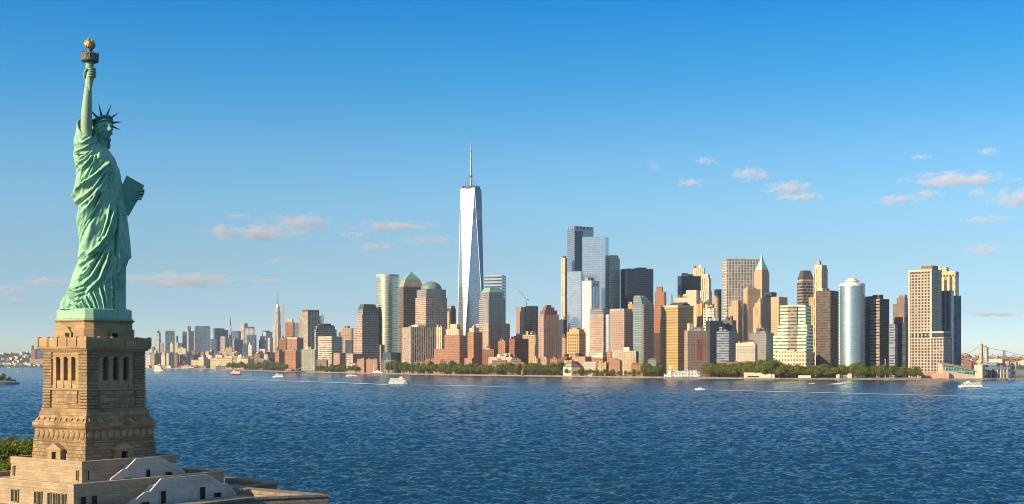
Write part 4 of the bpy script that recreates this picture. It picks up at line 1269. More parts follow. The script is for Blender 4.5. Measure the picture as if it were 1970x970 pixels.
# ------------------------------------------------------------------ the city
class Bld:
    """a building: an Empty at its near corner; local -x along the main face to the left, +y away along the side face"""
    def __init__(s, name, label, cat, x0, xc, x1, ytop, dY=None, Y=None, st=None, d=None, delta=None, group=None, top=True, roof='roof', clutter=1, body='main_block'):
        pxm = (x0 + x1) / 2
        s.Y = Y if Y is not None else shore(pxm) + dY
        s.x0, s.xc, s.x1, s.st = x0, xc, x1, st
        thc = -math.degrees(math.atan((pxm - CX) / FPX))
        single = x1 - xc < 0.5
        if delta is None:
            delta = 4 if single else min(72, max(14, math.degrees(math.atan((x1 - xc) / max(.5, xc - x0)))))
        th = rad(thc - delta)
        t = (math.cos(th), math.sin(th)); n = (math.sin(th), -math.cos(th))
        Cx, Cy = wx(xc, s.Y), s.Y
        a0, a1 = (x0 - CX) / FPX, (x1 - CX) / FPX
        s.w = (Cx - a0 * Cy) / (t[0] - a0 * t[1])
        s.d = d if d is not None else ((Cx - a1 * Cy) / (n[0] - a1 * n[1]) if not single else s.w * 0.7)
        if d is None: s.d = max(12, min(s.d, 95))
        s.z = wz(ytop, s.Y)
        s.ytop = ytop
        s.e = empty(name, (Cx, Cy, GZ), th)
        tag(s.e, label, cat, group)
        if body:
            s.blk(body, 0, 1, 0, 1, GZ, s.z, st, roof)
            if clutter: s.clutter(clutter)
    def zz(s, py): return wz(py, s.Y)
    def X(s, f): return -s.w * (1 - f)
    def blk(s, part, f0, f1, g0, g1, z0, z1, st=None, roof='roof', rim=True, taper=None):
        b = MB()
        x0, x1, y0, y1 = s.X(f0), s.X(f1), s.d * g0, s.d * g1
        z0 -= GZ; z1 -= GZ
        P = [(x0, y0), (x1, y0), (x1, y1), (x0, y1)]
        if taper:
            cx_, cy_ = (x0 + x1) / 2, (y0 + y1) / 2
            Q = [(cx_ + (p[0] - cx_) * taper[0], cy_ + (p[1] - cy_) * taper[1]) for p in P]
            b.loft([(P, z0), (Q, z1)], 0, 1)
        else:
            b.loft([(P, z0), (P, z1)], 0, 1)
            if rim and x1 - x0 > 8:
                r = .8; h = 1.3
                I = [(x0 + r, y0 + r), (x1 - r, y0 + r), (x1 - r, y1 - r), (x0 + r, y1 - r)]
                b.loft([(P, z1), (P, z1 + h), (I, z1 + h)], 0)
                b.loft([(I[::-1], z1 + .02), (I[::-1], z1 + h)], 0)
        return b.build(part, [st or s.st, M[roof]], s.e)
    def poly(s, part, rings, st=None, roof='roof', smooth=False):
        b = MB(); b.loft([([(s.X(p[0]), s.d * p[1]) for p in R_], z - GZ) for R_, z in rings], 0, 1)
        return b.build(part, [st or s.st, M[roof]], s.e, smooth)
    def clutter(s, n, z=None):
        z = (s.z if z is None else z) - GZ
        for k in range(n * 3):
            f = random.uniform(.04, .62); g = random.uniform(.04, .6)
            wv = random.uniform(.08, .32); h = random.uniform(3.5, 11)
            b = MB(); b.box(s.X(f), s.X(f + wv), s.d * g, s.d * (g + .3), z, z + h)
            b.build("penthouse", [s.st, M['roof']] if random.random() < .5 else random.choice(([M['roof_dark'], M['roof_dark']], [M['cream'], M['roof']], [M['tan_roof'], M['roof']])), s.e)
        if random.random() < .7:
            b = MB(); x, y = s.X(random.uniform(.15, .85)), s.d * random.uniform(.15, .7)
            b.lathe([(.12, z), (.1, z + random.uniform(6, 12))], 5, (x, y)); b.build("roof_mast", M['dark_steel'], s.e)
    def tank(s, f, g, z, r=2.6):
        z -= GZ; b = MB(); x, y = s.X(f), s.d * g
        for dx in (-1, 1):
            for dy in (-1, 1): b.bar((x + dx * r * .6, y + dy * r * .6, z), (x + dx * r * .6, y + dy * r * .6, z + 3.2), .18)
        b.lathe([(r, z + 3), (r, z + 7.2), (r * 1.05, z + 7.25), (.1, z + 9)], 12, (x, y))
        b.build("water_tank", M['wood_tank'], s.e)
    def hip(s, part, f0, f1, g0, g1, z0, z1, k, mat):
        b = MB(); x0, x1, y0, y1 = s.X(f0), s.X(f1), s.d * g0, s.d * g1
        cx_, cy_ = (x0 + x1) / 2, (y0 + y1) / 2
        q = lambda a, c: c + (a - c) * k
        b.frustum(x0, x1, y0, y1, z0 - GZ, q(x0, cx_), q(x1, cx_), q(y0, cy_), q(y1, cy_), z1 - GZ, 0, 0)
        return b.build(part, M[mat], s.e)
    def mast(s, part, f, g, z0, z1, r0, r1, mat='steel'):
        b = MB(); b.lathe([(r0, z0 - GZ), (r1, z1 - GZ)], 8, (s.X(f), s.d * g)); return b.build(part, M[mat], s.e)
    def windows(s, nx, nz, f0, f1, z0, z1, wfrac=.5, hfrac=.6, face='front', name='window'):
        for i in range(nx):
            for j in range(nz):
                c = f0 + (f1 - f0) * (i + .5) / nx; hw = (f1 - f0) / nx * wfrac / 2
                zc = z0 + (z1 - z0) * (j + .5) / nz - GZ; hh = (z1 - z0) / nz * hfrac / 2
                b = MB()
                if face == 'front': b.box(s.X(c - hw), s.X(c + hw), -.15, .6, zc - hh, zc + hh)
                else: b.box(-.6, .15, s.d * (c - hw), s.d * (c + hw), zc - hh, zc + hh)
                b.build(name, M['glass'], s.e)

F = facade
# facade styles: wall colour, glass colour, cell width, floor height, window share
S = dict(
 orange=F((.36, .165, .08), (.09, .06, .05), 4.4, 4.6, .45, .5), orange2=F((.33, .145, .07), (.08, .06, .05), 5.2, 5.0, .5, .45), redbrick=F((.22, .085, .055), (.07, .05, .05), 5.0, 4.6, .5, .5, blind=.4),
 pinkbrick=F((.40, .235, .17), (.10, .08, .08), 4.6, 4.6, .5, .5, blind=.35), brown=F((.23, .15, .105), (.05, .05, .055), 4.4, 4.4, .55, .55), wfc=F((.46, .335, .25), (.055, .06, .075), 4.6, 4.6, .62, .58, refl=.25, rough=.1),
 wfcglass=F((.36, .30, .25), (.16, .19, .22), 4.6, 4.6, .74, .74, refl=.55, rough=.12, blind=.05), beige=F((.50, .40, .28), (.09, .08, .075), 4.4, 4.4, .45, .5), beigeband=F((.50, .42, .31), (.07, .07, .07), 6, 6.0, 1, .45),
 beigepier=F((.47, .38, .28), (.07, .065, .06), 5.4, 4, .5, 1), cream=F((.60, .50, .35), (.11, .10, .09), 4.6, 4.6, .42, .5), creampier=F((.60, .49, .33), (.14, .11, .08), 4.8, 4, .4, 1), greenish=F((.42, .42, .30), (.12, .15, .12), 5.5, 5.2, .6, .6),
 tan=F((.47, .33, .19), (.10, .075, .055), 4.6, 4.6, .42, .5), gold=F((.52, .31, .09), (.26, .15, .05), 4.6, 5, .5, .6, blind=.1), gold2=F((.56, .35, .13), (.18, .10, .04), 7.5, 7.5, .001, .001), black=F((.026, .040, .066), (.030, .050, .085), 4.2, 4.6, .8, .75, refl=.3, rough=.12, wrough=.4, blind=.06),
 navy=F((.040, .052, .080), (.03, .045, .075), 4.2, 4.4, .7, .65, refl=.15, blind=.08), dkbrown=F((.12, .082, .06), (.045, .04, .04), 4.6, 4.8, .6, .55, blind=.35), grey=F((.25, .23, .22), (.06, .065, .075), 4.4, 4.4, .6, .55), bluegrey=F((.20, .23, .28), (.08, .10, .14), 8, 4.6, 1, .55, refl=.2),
 glassblue=F((.22, .27, .33), (.23, .31, .40), 4.6, 4.6, .9, .86, refl=.7, rough=.12, blind=.03), palegl=F((.34, .38, .42), (.42, .48, .54), 5, 4.8, .92, .90, refl=.75, rough=.16, blind=.02), darkgl=F((.05, .075, .10), (.07, .10, .14), 4.4, 4.6, .85, .8, refl=.5, rough=.1, blind=.04),
 tealgl=F((.22, .29, .28), (.18, .25, .27), 4.6, 4.6, .8, .72, refl=.5, rough=.12, blind=.1), greengl=F((.42, .50, .42), (.12, .19, .17), 4.6, 4.8, .62, .66, refl=.35, rough=.12, blind=.15), whitegrid=F((.74, .72, .66), (.10, .12, .14), 4.6, 4.6, .5, .55), whitepier=F((.72, .70, .66), (.20, .24, .28), 8.5, 4.6, .55, 1, refl=.3),
 whiteband=F((.66, .70, .52), (.13, .20, .15), 6, 6.2, 1, .45, refl=.2), mint=F((.50, .64, .42), (.12, .20, .15), 5, 6.2, 1, .42, refl=.2), greystrip=F((.48, .44, .40), (.085, .08, .08), 5.6, 4.6, .55, .62), bigstrip=F((.50, .45, .40), (.10, .095, .09), 6.6, 6, .60, .72), cone=F((.33, .275, .215), (.025, .026, .03), 5.4, 5.4, .58, .6, blind=.05),
 hotel=F((.35, .235, .18), (.09, .08, .085), 4.4, 4.4, .55, .5, blind=.5, refl=.1), pinkgrid=F((.42, .29, .22), (.16, .13, .13), 4.2, 4.6, .55, .5, blind=.5), stripes=F((.30, .185, .13), (.055, .05, .05), 5.2, 4, .45, 1), darkstripe=F((.13, .115, .12), (.035, .035, .045), 6, 5, .5, .6, blind=.3),
 silver=F((.36, .46, .48), (.34, .45, .47), 4.6, 4.4, 1, .8, refl=.7, rough=.34, wrough=.4, wmetal=.6, blind=0), goldgl=F((.46, .43, .30), (.58, .54, .38), 5, 6.5, .96, .74, refl=.85, rough=.24, wrough=.4, wmetal=.3, blind=0), brickwhite=F((.30, .125, .07), (.40, .33, .25), 4.4, 5.6, .55, .42, blind=.45, rough=.5),
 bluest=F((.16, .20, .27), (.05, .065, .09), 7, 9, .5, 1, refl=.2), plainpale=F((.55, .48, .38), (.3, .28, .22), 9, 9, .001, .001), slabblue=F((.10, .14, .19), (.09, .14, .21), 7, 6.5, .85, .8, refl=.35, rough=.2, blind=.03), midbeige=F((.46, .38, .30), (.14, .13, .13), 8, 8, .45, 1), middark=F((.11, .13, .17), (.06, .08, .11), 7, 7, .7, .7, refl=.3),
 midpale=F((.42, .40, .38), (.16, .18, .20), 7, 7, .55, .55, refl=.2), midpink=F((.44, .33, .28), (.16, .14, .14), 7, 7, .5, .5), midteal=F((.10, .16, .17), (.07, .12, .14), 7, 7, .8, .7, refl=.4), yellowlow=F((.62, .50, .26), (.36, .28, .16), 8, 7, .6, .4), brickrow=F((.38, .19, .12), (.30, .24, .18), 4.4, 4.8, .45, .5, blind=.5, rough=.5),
 arcade=F((.66, .58, .45), (.5, .43, .33), 9, 9, .001, .001), wtcw=F((.16, .20, .26), (.14, .20, .29), 6, 9, .95, .82, refl=.8, rough=.48, wrough=.55, wmetal=.5, blind=0), grit=F((.33, .26, .2), (.06, .06, .06), 5, 5, .5, .5),
)

# ---------------- far midtown (left)
def midtown():
    Y = 8600
    def t(name, label, x0, xc, x1, yt, dy, st, cat="skyscraper", **k):
        return Bld(name, label, cat, x0, xc, x1, yt, Y=Y + dy, st=S[st], clutter=0, **k)
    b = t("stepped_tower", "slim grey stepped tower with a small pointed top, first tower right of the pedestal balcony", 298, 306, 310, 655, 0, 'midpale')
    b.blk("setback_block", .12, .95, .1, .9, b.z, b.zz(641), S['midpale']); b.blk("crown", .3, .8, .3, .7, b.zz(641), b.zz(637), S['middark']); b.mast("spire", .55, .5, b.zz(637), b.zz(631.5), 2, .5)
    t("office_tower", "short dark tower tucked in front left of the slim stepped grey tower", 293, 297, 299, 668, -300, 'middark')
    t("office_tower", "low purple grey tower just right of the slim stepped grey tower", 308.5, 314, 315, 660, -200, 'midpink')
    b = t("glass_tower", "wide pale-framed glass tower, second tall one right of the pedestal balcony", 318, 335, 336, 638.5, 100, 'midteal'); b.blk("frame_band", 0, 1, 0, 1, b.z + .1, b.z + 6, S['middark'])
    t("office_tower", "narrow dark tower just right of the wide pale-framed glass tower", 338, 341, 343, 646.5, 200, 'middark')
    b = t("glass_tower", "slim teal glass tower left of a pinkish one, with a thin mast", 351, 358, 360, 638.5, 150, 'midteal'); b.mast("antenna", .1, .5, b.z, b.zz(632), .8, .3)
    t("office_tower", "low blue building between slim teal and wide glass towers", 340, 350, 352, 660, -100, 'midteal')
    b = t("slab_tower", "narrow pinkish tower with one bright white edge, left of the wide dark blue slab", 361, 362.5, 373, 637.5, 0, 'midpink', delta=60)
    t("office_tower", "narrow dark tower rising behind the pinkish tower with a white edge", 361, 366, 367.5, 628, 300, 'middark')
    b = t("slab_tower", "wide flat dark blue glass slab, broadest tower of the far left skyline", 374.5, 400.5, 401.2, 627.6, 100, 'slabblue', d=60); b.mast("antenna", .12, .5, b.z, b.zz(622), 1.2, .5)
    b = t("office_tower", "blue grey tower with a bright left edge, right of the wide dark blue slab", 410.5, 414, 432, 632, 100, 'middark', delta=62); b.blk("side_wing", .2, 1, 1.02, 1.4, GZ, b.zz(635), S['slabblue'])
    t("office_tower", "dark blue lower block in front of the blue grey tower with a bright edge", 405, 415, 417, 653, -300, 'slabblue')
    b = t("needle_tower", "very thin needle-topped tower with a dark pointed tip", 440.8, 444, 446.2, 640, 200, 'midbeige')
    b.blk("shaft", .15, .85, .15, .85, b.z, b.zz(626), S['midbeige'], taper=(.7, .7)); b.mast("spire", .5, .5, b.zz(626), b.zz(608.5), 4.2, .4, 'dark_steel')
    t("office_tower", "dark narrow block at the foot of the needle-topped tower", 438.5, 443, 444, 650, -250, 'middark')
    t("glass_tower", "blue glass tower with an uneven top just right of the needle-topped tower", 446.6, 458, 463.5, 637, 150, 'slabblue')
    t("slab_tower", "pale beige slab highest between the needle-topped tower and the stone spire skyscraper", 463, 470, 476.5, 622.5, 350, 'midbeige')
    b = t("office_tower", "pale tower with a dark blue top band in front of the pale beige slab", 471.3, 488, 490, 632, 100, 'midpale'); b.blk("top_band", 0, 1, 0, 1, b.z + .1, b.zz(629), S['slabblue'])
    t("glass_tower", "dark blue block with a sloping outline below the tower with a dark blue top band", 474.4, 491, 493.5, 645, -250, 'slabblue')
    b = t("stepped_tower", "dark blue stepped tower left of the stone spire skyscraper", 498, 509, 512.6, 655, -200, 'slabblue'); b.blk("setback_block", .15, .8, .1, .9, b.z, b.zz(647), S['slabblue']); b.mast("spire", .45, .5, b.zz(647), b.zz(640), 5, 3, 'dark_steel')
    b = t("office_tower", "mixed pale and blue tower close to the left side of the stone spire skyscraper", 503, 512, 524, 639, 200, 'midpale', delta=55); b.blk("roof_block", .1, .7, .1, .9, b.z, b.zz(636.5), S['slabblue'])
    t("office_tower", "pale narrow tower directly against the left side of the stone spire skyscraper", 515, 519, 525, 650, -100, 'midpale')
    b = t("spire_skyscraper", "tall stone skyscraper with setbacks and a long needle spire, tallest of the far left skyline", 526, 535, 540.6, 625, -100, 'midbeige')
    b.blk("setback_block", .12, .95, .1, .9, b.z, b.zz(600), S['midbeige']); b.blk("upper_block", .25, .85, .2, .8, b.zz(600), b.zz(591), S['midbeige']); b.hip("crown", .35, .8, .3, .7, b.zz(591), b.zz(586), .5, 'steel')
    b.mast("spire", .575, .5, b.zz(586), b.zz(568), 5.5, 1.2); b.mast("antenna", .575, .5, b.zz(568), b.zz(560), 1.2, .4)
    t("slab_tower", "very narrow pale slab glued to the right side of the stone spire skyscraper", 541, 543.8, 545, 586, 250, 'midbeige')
    # nearer middle rows
    def l(name, label, x0, xc, x1, yt, dY, st, cat="building", **k):
        return Bld(name, label, cat, x0, xc, x1, yt, dY=dY, st=S[st], clutter=k.pop('clutter', 1), **k)
    l("office_block", "beige block below the blue grey tower with a bright edge", 424, 433, 435.7, 648, 1500, 'midpink')
    l("office_block", "grey block with two white edges right of the needle-topped tower", 448, 450.5, 468, 654, 1300, 'grey', delta=62)
    l("office_block", "dark teal tower block left of the pale narrow slab by the tree belt", 465.6, 475, 477, 664, 700, 'midteal')
    l("slab_block", "pale narrow slab reaching down to the tree belt in the far left city", 477.5, 484.5, 487.4, 664, 500, 'cream')
    l("office_block", "tan block above the long pale yellow building", 434, 446, 448, 669.5, 900, 'tan')
    b = l("long_shed", "long low pale yellow building on the far waterfront", 404.3, 446, 449, 690, 250, 'yellowlow', clutter=0, d=90); b.blk("top_band", 0, 1, 0, 1, b.z + .1, b.z + 3, S['plainpale'])
    l("low_block", "small low yellow building left of the long pale yellow one", 368, 387, 389, 693, 400, 'yellowlow', clutter=0)
    l("low_block", "dark teal low block between two pale yellow waterfront buildings", 390, 402, 404, 691.5, 350, 'midteal', clutter=0)
    l("apartment_block", "tan and brown block behind the tree belt, left of the orange brick towers", 508.5, 515, 529, 682, 330, 'tan', delta=50)
    l("apartment_block", "grey brown block behind the tree belt, right of the pale narrow slab", 489, 500, 506, 682, 350, 'brown')
    l("apartment_block", "cream twin block, left one of the pair in the far left city", 327, 333, 335, 661.6, 900, 'cream')
    l("apartment_block", "cream twin block, right one of the pair in the far left city", 336.5, 342, 344, 659.6, 900, 'cream')
    l("office_block", "wide cream block at the feet of the cream twin blocks", 338, 357, 359, 671, 600, 'cream')
    l("apartment_block", "orange tan waterfront block nearest the right side of the pedestal", 288.5, 297, 299, 682, 250, 'tan')
    l("office_block", "dark navy block between orange tan and cream waterfront blocks near the pedestal", 299.5, 308, 309.5, 680, 350, 'navy')
    l("apartment_block", "cream waterfront block right of the dark navy one near the pedestal", 310, 317, 319.5, 683.5, 250, 'cream')
    l("apartment_block", "slightly taller cream block beside the cream waterfront block near the pedestal", 320, 324.5, 326, 680, 330, 'cream')
    l("office_block", "dark blue block with a white edge behind the far left pier", 326.5, 333, 335, 680, 420, 'navy')
    l("apartment_block", "pinkish block with vertical stripes behind the far left pier", 335.5, 342, 344.5, 682, 260, 'stripes')
    l("office_block", "wide dark grey block behind the white pier shed", 345.5, 359, 362, 683, 350, 'grey')
    b = l("pier_shed", "long white flat-roofed shed on a pier at the far left shore", 349, 373, 374.5, 706.2, -60, 'arcade', clutter=0, roof='roof', d=40, cat="shed")
midtown()

def small_mass():
    """the many small, far, low buildings: individual boxes with a roof"""
    def one(px, Y, w, h, st, label, group, z=GZ):
        e = MB(); hw = w / 2; d = w * random.uniform(.5, .9)
        P = [(-hw, -d / 2), (hw, -d / 2), (hw, d / 2), (-hw, d / 2)]
        e.loft([(P, -3), (P, h)], 0, 1)
        if random.random() < .5:
            e.box(-hw * .4, hw * .1, -d * .2, d * .2, h + .01, h + random.uniform(3, 6), 0, 1)
        o = e.build("small_building", [S[st], M[random.choice(['roof', 'tan_roof', 'roof_dark'])]])
        o.location = (wx(px, Y), Y, z); o.rotation_euler = (0, 0, rad(random.choice((-28, -20, 15, -35)) + random.uniform(-6, 6)))
        tag(o, label, "building", group)
    pal = ['cream', 'tan', 'midpale', 'brown', 'midpink', 'brickrow', 'grey', 'redbrick', 'beige', 'navy', 'plainpale']
    for i in range(95):
        px = random.uniform(284, 528); Y = shore(px) + random.uniform(250, 1700)
        py = 692 - (Y - shore(px)) / 1700 * 20 + random.uniform(-5, 6)
        one(px, Y, random.uniform(16, 42), max(8, wz(py, Y) - GZ), random.choice(pal), "small low building in the jumble behind the far left waterfront", "low buildings of the far left city")
    for i in range(26):
        px = random.uniform(284, 430); Y = shore(px) + random.uniform(30, 120)
        one(px, Y, random.uniform(20, 45), random.uniform(6, 14), random.choice(pal), "tiny shed or house at the water's edge of the far left city", "waterfront sheds of the far left city")
    pts = []
    for i in range(140):
        px = random.uniform(-4, 84) if i < 85 else random.uniform(84, 280); f = random.random() ** 1.3
        Y = 7850 + 2650 * (.02 + .5 * f)
        hz_ = np.interp(px, [-70, 10, 35, 52, 62, 100, 285], [679, 681, 680, 676, 682, 686, 692])
        zc = CAMZ + (HY - hz_) / FPX * (7850 + 2650 * .55)
        zg = zc * np.interp((Y - 7850) / 2650, [0, .001, .12, .3, .45, .55], [0, .06, .22, .6, .9, 1])
        one(px, Y, random.uniform(14, 34), random.uniform(7, 15), random.choice(['cream', 'tan', 'midpale', 'brickrow', 'whitegrid', 'plainpale', 'whitegrid']), "small pale house on the wooded hill at the left edge", "houses on the left hill", z=zg - 1)
    for i in range(75):
        px = random.uniform(1846, 1985); f = random.random()
        Y = 5650 + 3400 * (.02 + .45 * f)
        hz_ = np.interp(px, [1830, 1850, 1870, 1900, 1930, 1970], [683, 681, 684, 686, 685, 688])
        zc = CAMZ + (HY - hz_) / FPX * (5600 + 3400 * .55)
        zg = zc * np.interp((Y - 5600) / 3400, [0, .001, .12, .3, .45, .55], [0, .06, .22, .6, .9, 1])
        one(px, Y, random.uniform(14, 36), random.uniform(8, 16), random.choice(['brickrow', 'tan', 'pinkbrick', 'redbrick', 'midpale', 'brown', 'orange']), "small brick house on the brown hill at the right edge", "houses on the right hill", z=zg - 1)
small_mass()
def infill():
    for i in range(34):
        px = random.uniform(612, 1285) if i < 29 else random.uniform(1400, 1480); Y = shore(px) + random.uniform(44, 58)
        w = random.uniform(18, 40); h = wz(random.uniform(690, 702), Y) - GZ
        e = MB(); P = [(-w / 2, 0), (w / 2, 0), (w / 2, 10), (-w / 2, 10)]
        e.loft([(P, 0), (P, h)], 0, 1)
        for k in range(3):
            a = random.uniform(-.45, .3) * w; e.box(a, a + random.uniform(2, 6), 2, 7, h + .01, h + random.uniform(1.5, 4), 0, 1)
        o = e.build("low_block", [S[random.choice(['brickrow', 'tan', 'redbrick', 'brown', 'grey', 'beige', 'orange2', 'brown'])], M[random.choice(['roof', 'tan_roof'])]])
        o.location = (wx(px, Y), Y, GZ); o.rotation_euler = (0, 0, rad(random.uniform(-22, -6)))
        tag(o, "low flat-roofed building tucked between the waterfront trees and the towers", "building", "low buildings behind the waterfront trees")
infill()
b = Bld("brick_towers", "dark pair of far towers on the left shore, half hidden by the pedestal balcony", "skyscraper", 60, 68, 71, 672, Y=8300, st=S['orange'], clutter=0)
b.blk("tower", .05, .35, .1, .8, b.z, wz(665, 8300), S['redbrick']); 
b = Bld("office_tower", "dark blue far tower touching the left edge of the pedestal balcony", "skyscraper", 69.5, 82, 88, 672, Y=8450, st=S['slabblue'], clutter=0)
b.blk("setback_block", .0, .3, .2, .8, b.z, wz(667, 8450), S['middark'])
Bld("warehouse", "long tan warehouse at the water below the far pair of towers on the left", "building", 57, 90, 96, 691, Y=8000, st=S['tan'], clutter=0, d=60)

# ---------------- left part of the downtown waterfront
def T(name, label, cat, x0, xc, x1, yt, dY, st, **k):
    return Bld(name, label, cat, x0, xc, x1, yt, dY=dY, st=S[st] if isinstance(st, str) else st, **k)
b = T("apartment_tower", "narrow orange brown tower with a cream cap, just right of the stone spire skyscraper", "apartment tower", 548.6, 564, 567.8, 621, 700, 'orange', clutter=0)
b.blk("cap", .2, .85, .2, .8, b.z, b.zz(613.5), S['cream'])
T("office_block", "grey slab peeping out behind the orange brown tower with a cream cap", "office tower", 566, 573, 574, 622, 950, 'grey', clutter=0)
b = T("office_tower", "big beige stepped tower with a dark top band, right of the orange brown tower", "office tower", 575.4, 592, 616.6, 608, 520, 'beigepier', clutter=0)
b.blk("setback_block", .35, 1, 0, .9, b.z, b.zz(599.5), S['beigepier']); b.blk("top_band", .35, 1, 0, .9, b.zz(599.5) + .02, b.zz(597), S['dkbrown'])
T("office_block", "dark grey slab showing right of the big beige stepped tower", "office tower", 615, 621, 622.5, 608, 900, 'grey')
b = T("office_block", "grey brown banded block with a taller central part, behind the beige banded building", "office building", 605, 608, 647.7, 634, 360, F((.35, .29, .23), (.08, .075, .075), 5, 6, 1, .45), delta=60, clutter=0)
b.blk("setback_block", 0, .9, .05, .92, b.z, b.zz(628), S['grey']); b.clutter(2, b.zz(628))
T("apartment_block", "small brick block left of the wide orange brick building", "apartment block", 536.7, 550, 553.5, 652, 420, 'orange2')
b = T("apartment_block", "wide orange brick building with a pale roof edge, upper one of two stacked rows", "apartment block", 552.6, 571, 583.5, 653, 300, 'orange'); b.blk("roof_band", 0, 1, 0, 1, b.z + .1, b.z + 6, S['plainpale'])
T("apartment_block", "orange brick block with dark shaded side, leftmost brick block by the tree belt", "apartment block", 529, 537, 547.5, 677, 160, 'orange2')
b = T("apartment_block", "orange brick building with a grey roof edge, in the front row by the tree belt", "apartment block", 548, 569, 580, 677, 150, 'orange'); b.blk("roof_band", 0, 1, 0, 1, b.z + .1, b.z + 4, S['midpale'])
T("apartment_block", "pale greenish gridded block behind the white ferry pavilion", "apartment block", 580, 606, 609.5, 673, 150, 'greenish')
b = T("office_building", "beige building with strong horizontal bands and a plain pale top", "office building", 611.4, 638, 659, 652, 150, 'beigeband', clutter=0)
b.blk("attic", 0, 1, 0, 1, b.z + .05, b.zz(648), S['plainpale']); b.blk("front_wing", 1.05, 1.5, .1, .95, GZ, b.zz(680), S['pinkbrick'])
b = T("apartment_tower", "tan brick tower with an irregular rooftop, left of the brown glass-topped tower", "apartment tower", 656.5, 676, 681, 632, 420, 'tan'); b.tank(.3, .3, b.z); b.tank(.7, .4, b.z)
b.blk("side_wing", -.3, -.02, .1, .9, GZ, b.zz(640), S['brown'])
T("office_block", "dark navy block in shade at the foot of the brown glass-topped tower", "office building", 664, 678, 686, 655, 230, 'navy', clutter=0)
b = T("office_tower", "massive brown gridded tower with stepped corners and a flat-topped dark roof", "office tower", 686, 697, 729, 606, 190, 'wfc', delta=62, clutter=0)
b.blk("glass_block", .05, 1, 0.03, .95, b.z, b.zz(596), S['wfcglass']); b.hip("mansard_roof", .07, .98, .06, .92, b.zz(596) + 1.5, b.zz(585), .76, 'roof_dark')
b.blk("wing", -.55, -.02, .0, .8, GZ, b.zz(632), S['wfc']); b.blk("front_wing", -.2, 1, -.55, -.02, GZ, b.zz(681), S['wfc']); b.blk("side_wing", .0, 1.25, 1.02, 1.3, GZ, b.zz(664), S['wfc'])
# curved golden glass tower
b = T("curved_tower", "curved golden glass tower with horizontal bands glowing in the sun", "office tower", 721.7, 764, 768.5, 531, 330, 'goldgl', body=None, delta=8)
arc = [(f, .62 - .62 * math.sin(math.pi * (f * .86 + .07)) ** .85) for f in np.linspace(0, 1, 25)]
b.poly("curved_glass_wall", [(arc + [(1, 1), (0, 1)], GZ), (arc + [(1, 1), (0, 1)], b.zz(531))], S['goldgl'])
b.poly("crown_screen", [(arc + [(1, .75), (0, .75)], b.zz(531) + .1), (arc + [(1, .75), (0, .75)], b.zz(527.5))], S['plainpale'])
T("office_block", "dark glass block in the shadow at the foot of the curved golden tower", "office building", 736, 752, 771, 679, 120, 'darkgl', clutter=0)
b = T("office_tower", "brown tower with a green pyramid roof", "office tower", 767, 776, 814.7, 552, 330, F((.20, .13, .10), (.05, .05, .055), 4.6, 4.8, .6, .5, refl=.2), delta=66, clutter=0)
b.hip("shoulder", 0, 1, 0, 1, b.z, b.zz(537), .72, 'tan_roof'); b.hip("pyramid_roof", .13, .87, .13, .87, b.zz(537), b.zz(521.5), .02, 'verdigris_roof')
b.mast("finial", .5, .5, b.zz(523), b.zz(519.5), .8, .2)
b = T("office_tower", "brown and glass tower with a round dome", "office tower", 799, 819.5, 860, 573, 200, 'wfc', clutter=0)
b.blk("glass_block", .1, 1, 0.02, .95, b.z, b.zz(557), S['wfcglass'])
bb = MB(); rr = min(b.w * .9, b.d) * .40 * 1.22
zz0 = b.zz(556.5) - GZ
bb.lathe([(rr, zz0), (rr, zz0 + 2)] + [(rr * math.cos(a), zz0 + 2 + (b.zz(540) - b.zz(555)) * math.sin(a)) for a in np.linspace(0.02, 1.5, 12)], 28, (b.X(.55), b.d * .48))
bb.build("dome_roof", M['dome'], b.e, smooth=True)
b = T("apartment_tower", "beige apartment slab with tall vertical window strips, in front of the brown dome tower", "apartment tower", 773.5, 790, 838, 630, 90, 'beigepier', clutter=2); b.blk("penthouse", .2, 1, .3, .6, b.z, b.zz(625), S['cream'])
T("apartment_tower", "narrow cream tower between the beige slab and the patterned brick tower", "apartment tower", 838.5, 850, 856, 630, 160, 'creampier')
b = T("apartment_tower", "brick tower with a pale zigzag window pattern and a cluttered cream top", "apartment tower", 855, 884, 895, 646, 80, 'brickwhite', clutter=0)
b.blk("crown", .05, .9, .1, .9, b.z, b.zz(634), S['cream']); b.blk("crown_top", .3, .75, .2, .7, b.zz(634), b.zz(624), S['cream']); b.tank(.2, .4, b.zz(634)); b.tank(.85, .4, b.zz(634))
b.blk("wing", -.72, -.01, .05, .95, GZ, b.zz(672), S['brickwhite']); b.blk("side_wing", .4, .95, 1.02, 1.6, GZ, b.zz(672), S['redbrick'])
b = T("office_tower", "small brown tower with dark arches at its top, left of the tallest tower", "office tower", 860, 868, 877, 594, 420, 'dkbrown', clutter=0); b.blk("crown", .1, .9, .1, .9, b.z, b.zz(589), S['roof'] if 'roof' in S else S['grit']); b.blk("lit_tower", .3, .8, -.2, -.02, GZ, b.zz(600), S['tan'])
b = T("apartment_tower", "slim brick tower with a pointed cream top, at the foot of the tallest tower", "apartment tower", 899.7, 911, 928, 640, 90, 'orange', delta=55, clutter=0)
b.blk("crown", .15, .9, .1, .7, b.z, b.zz(632), S['cream']); b.hip("crown_roof", .3, .8, .15, .6, b.zz(632), b.zz(624), .1, 'tan_roof'); b.blk("base_wing", -.1, 1.2, -.3, -.02, GZ, b.zz(690), S['brickwhite'])
b = T("office_tower", "brown and glass tower with a cut-off green roof, right of the tallest tower", "office tower", 915, 940, 981, 623, 210, 'wfc', clutter=0)
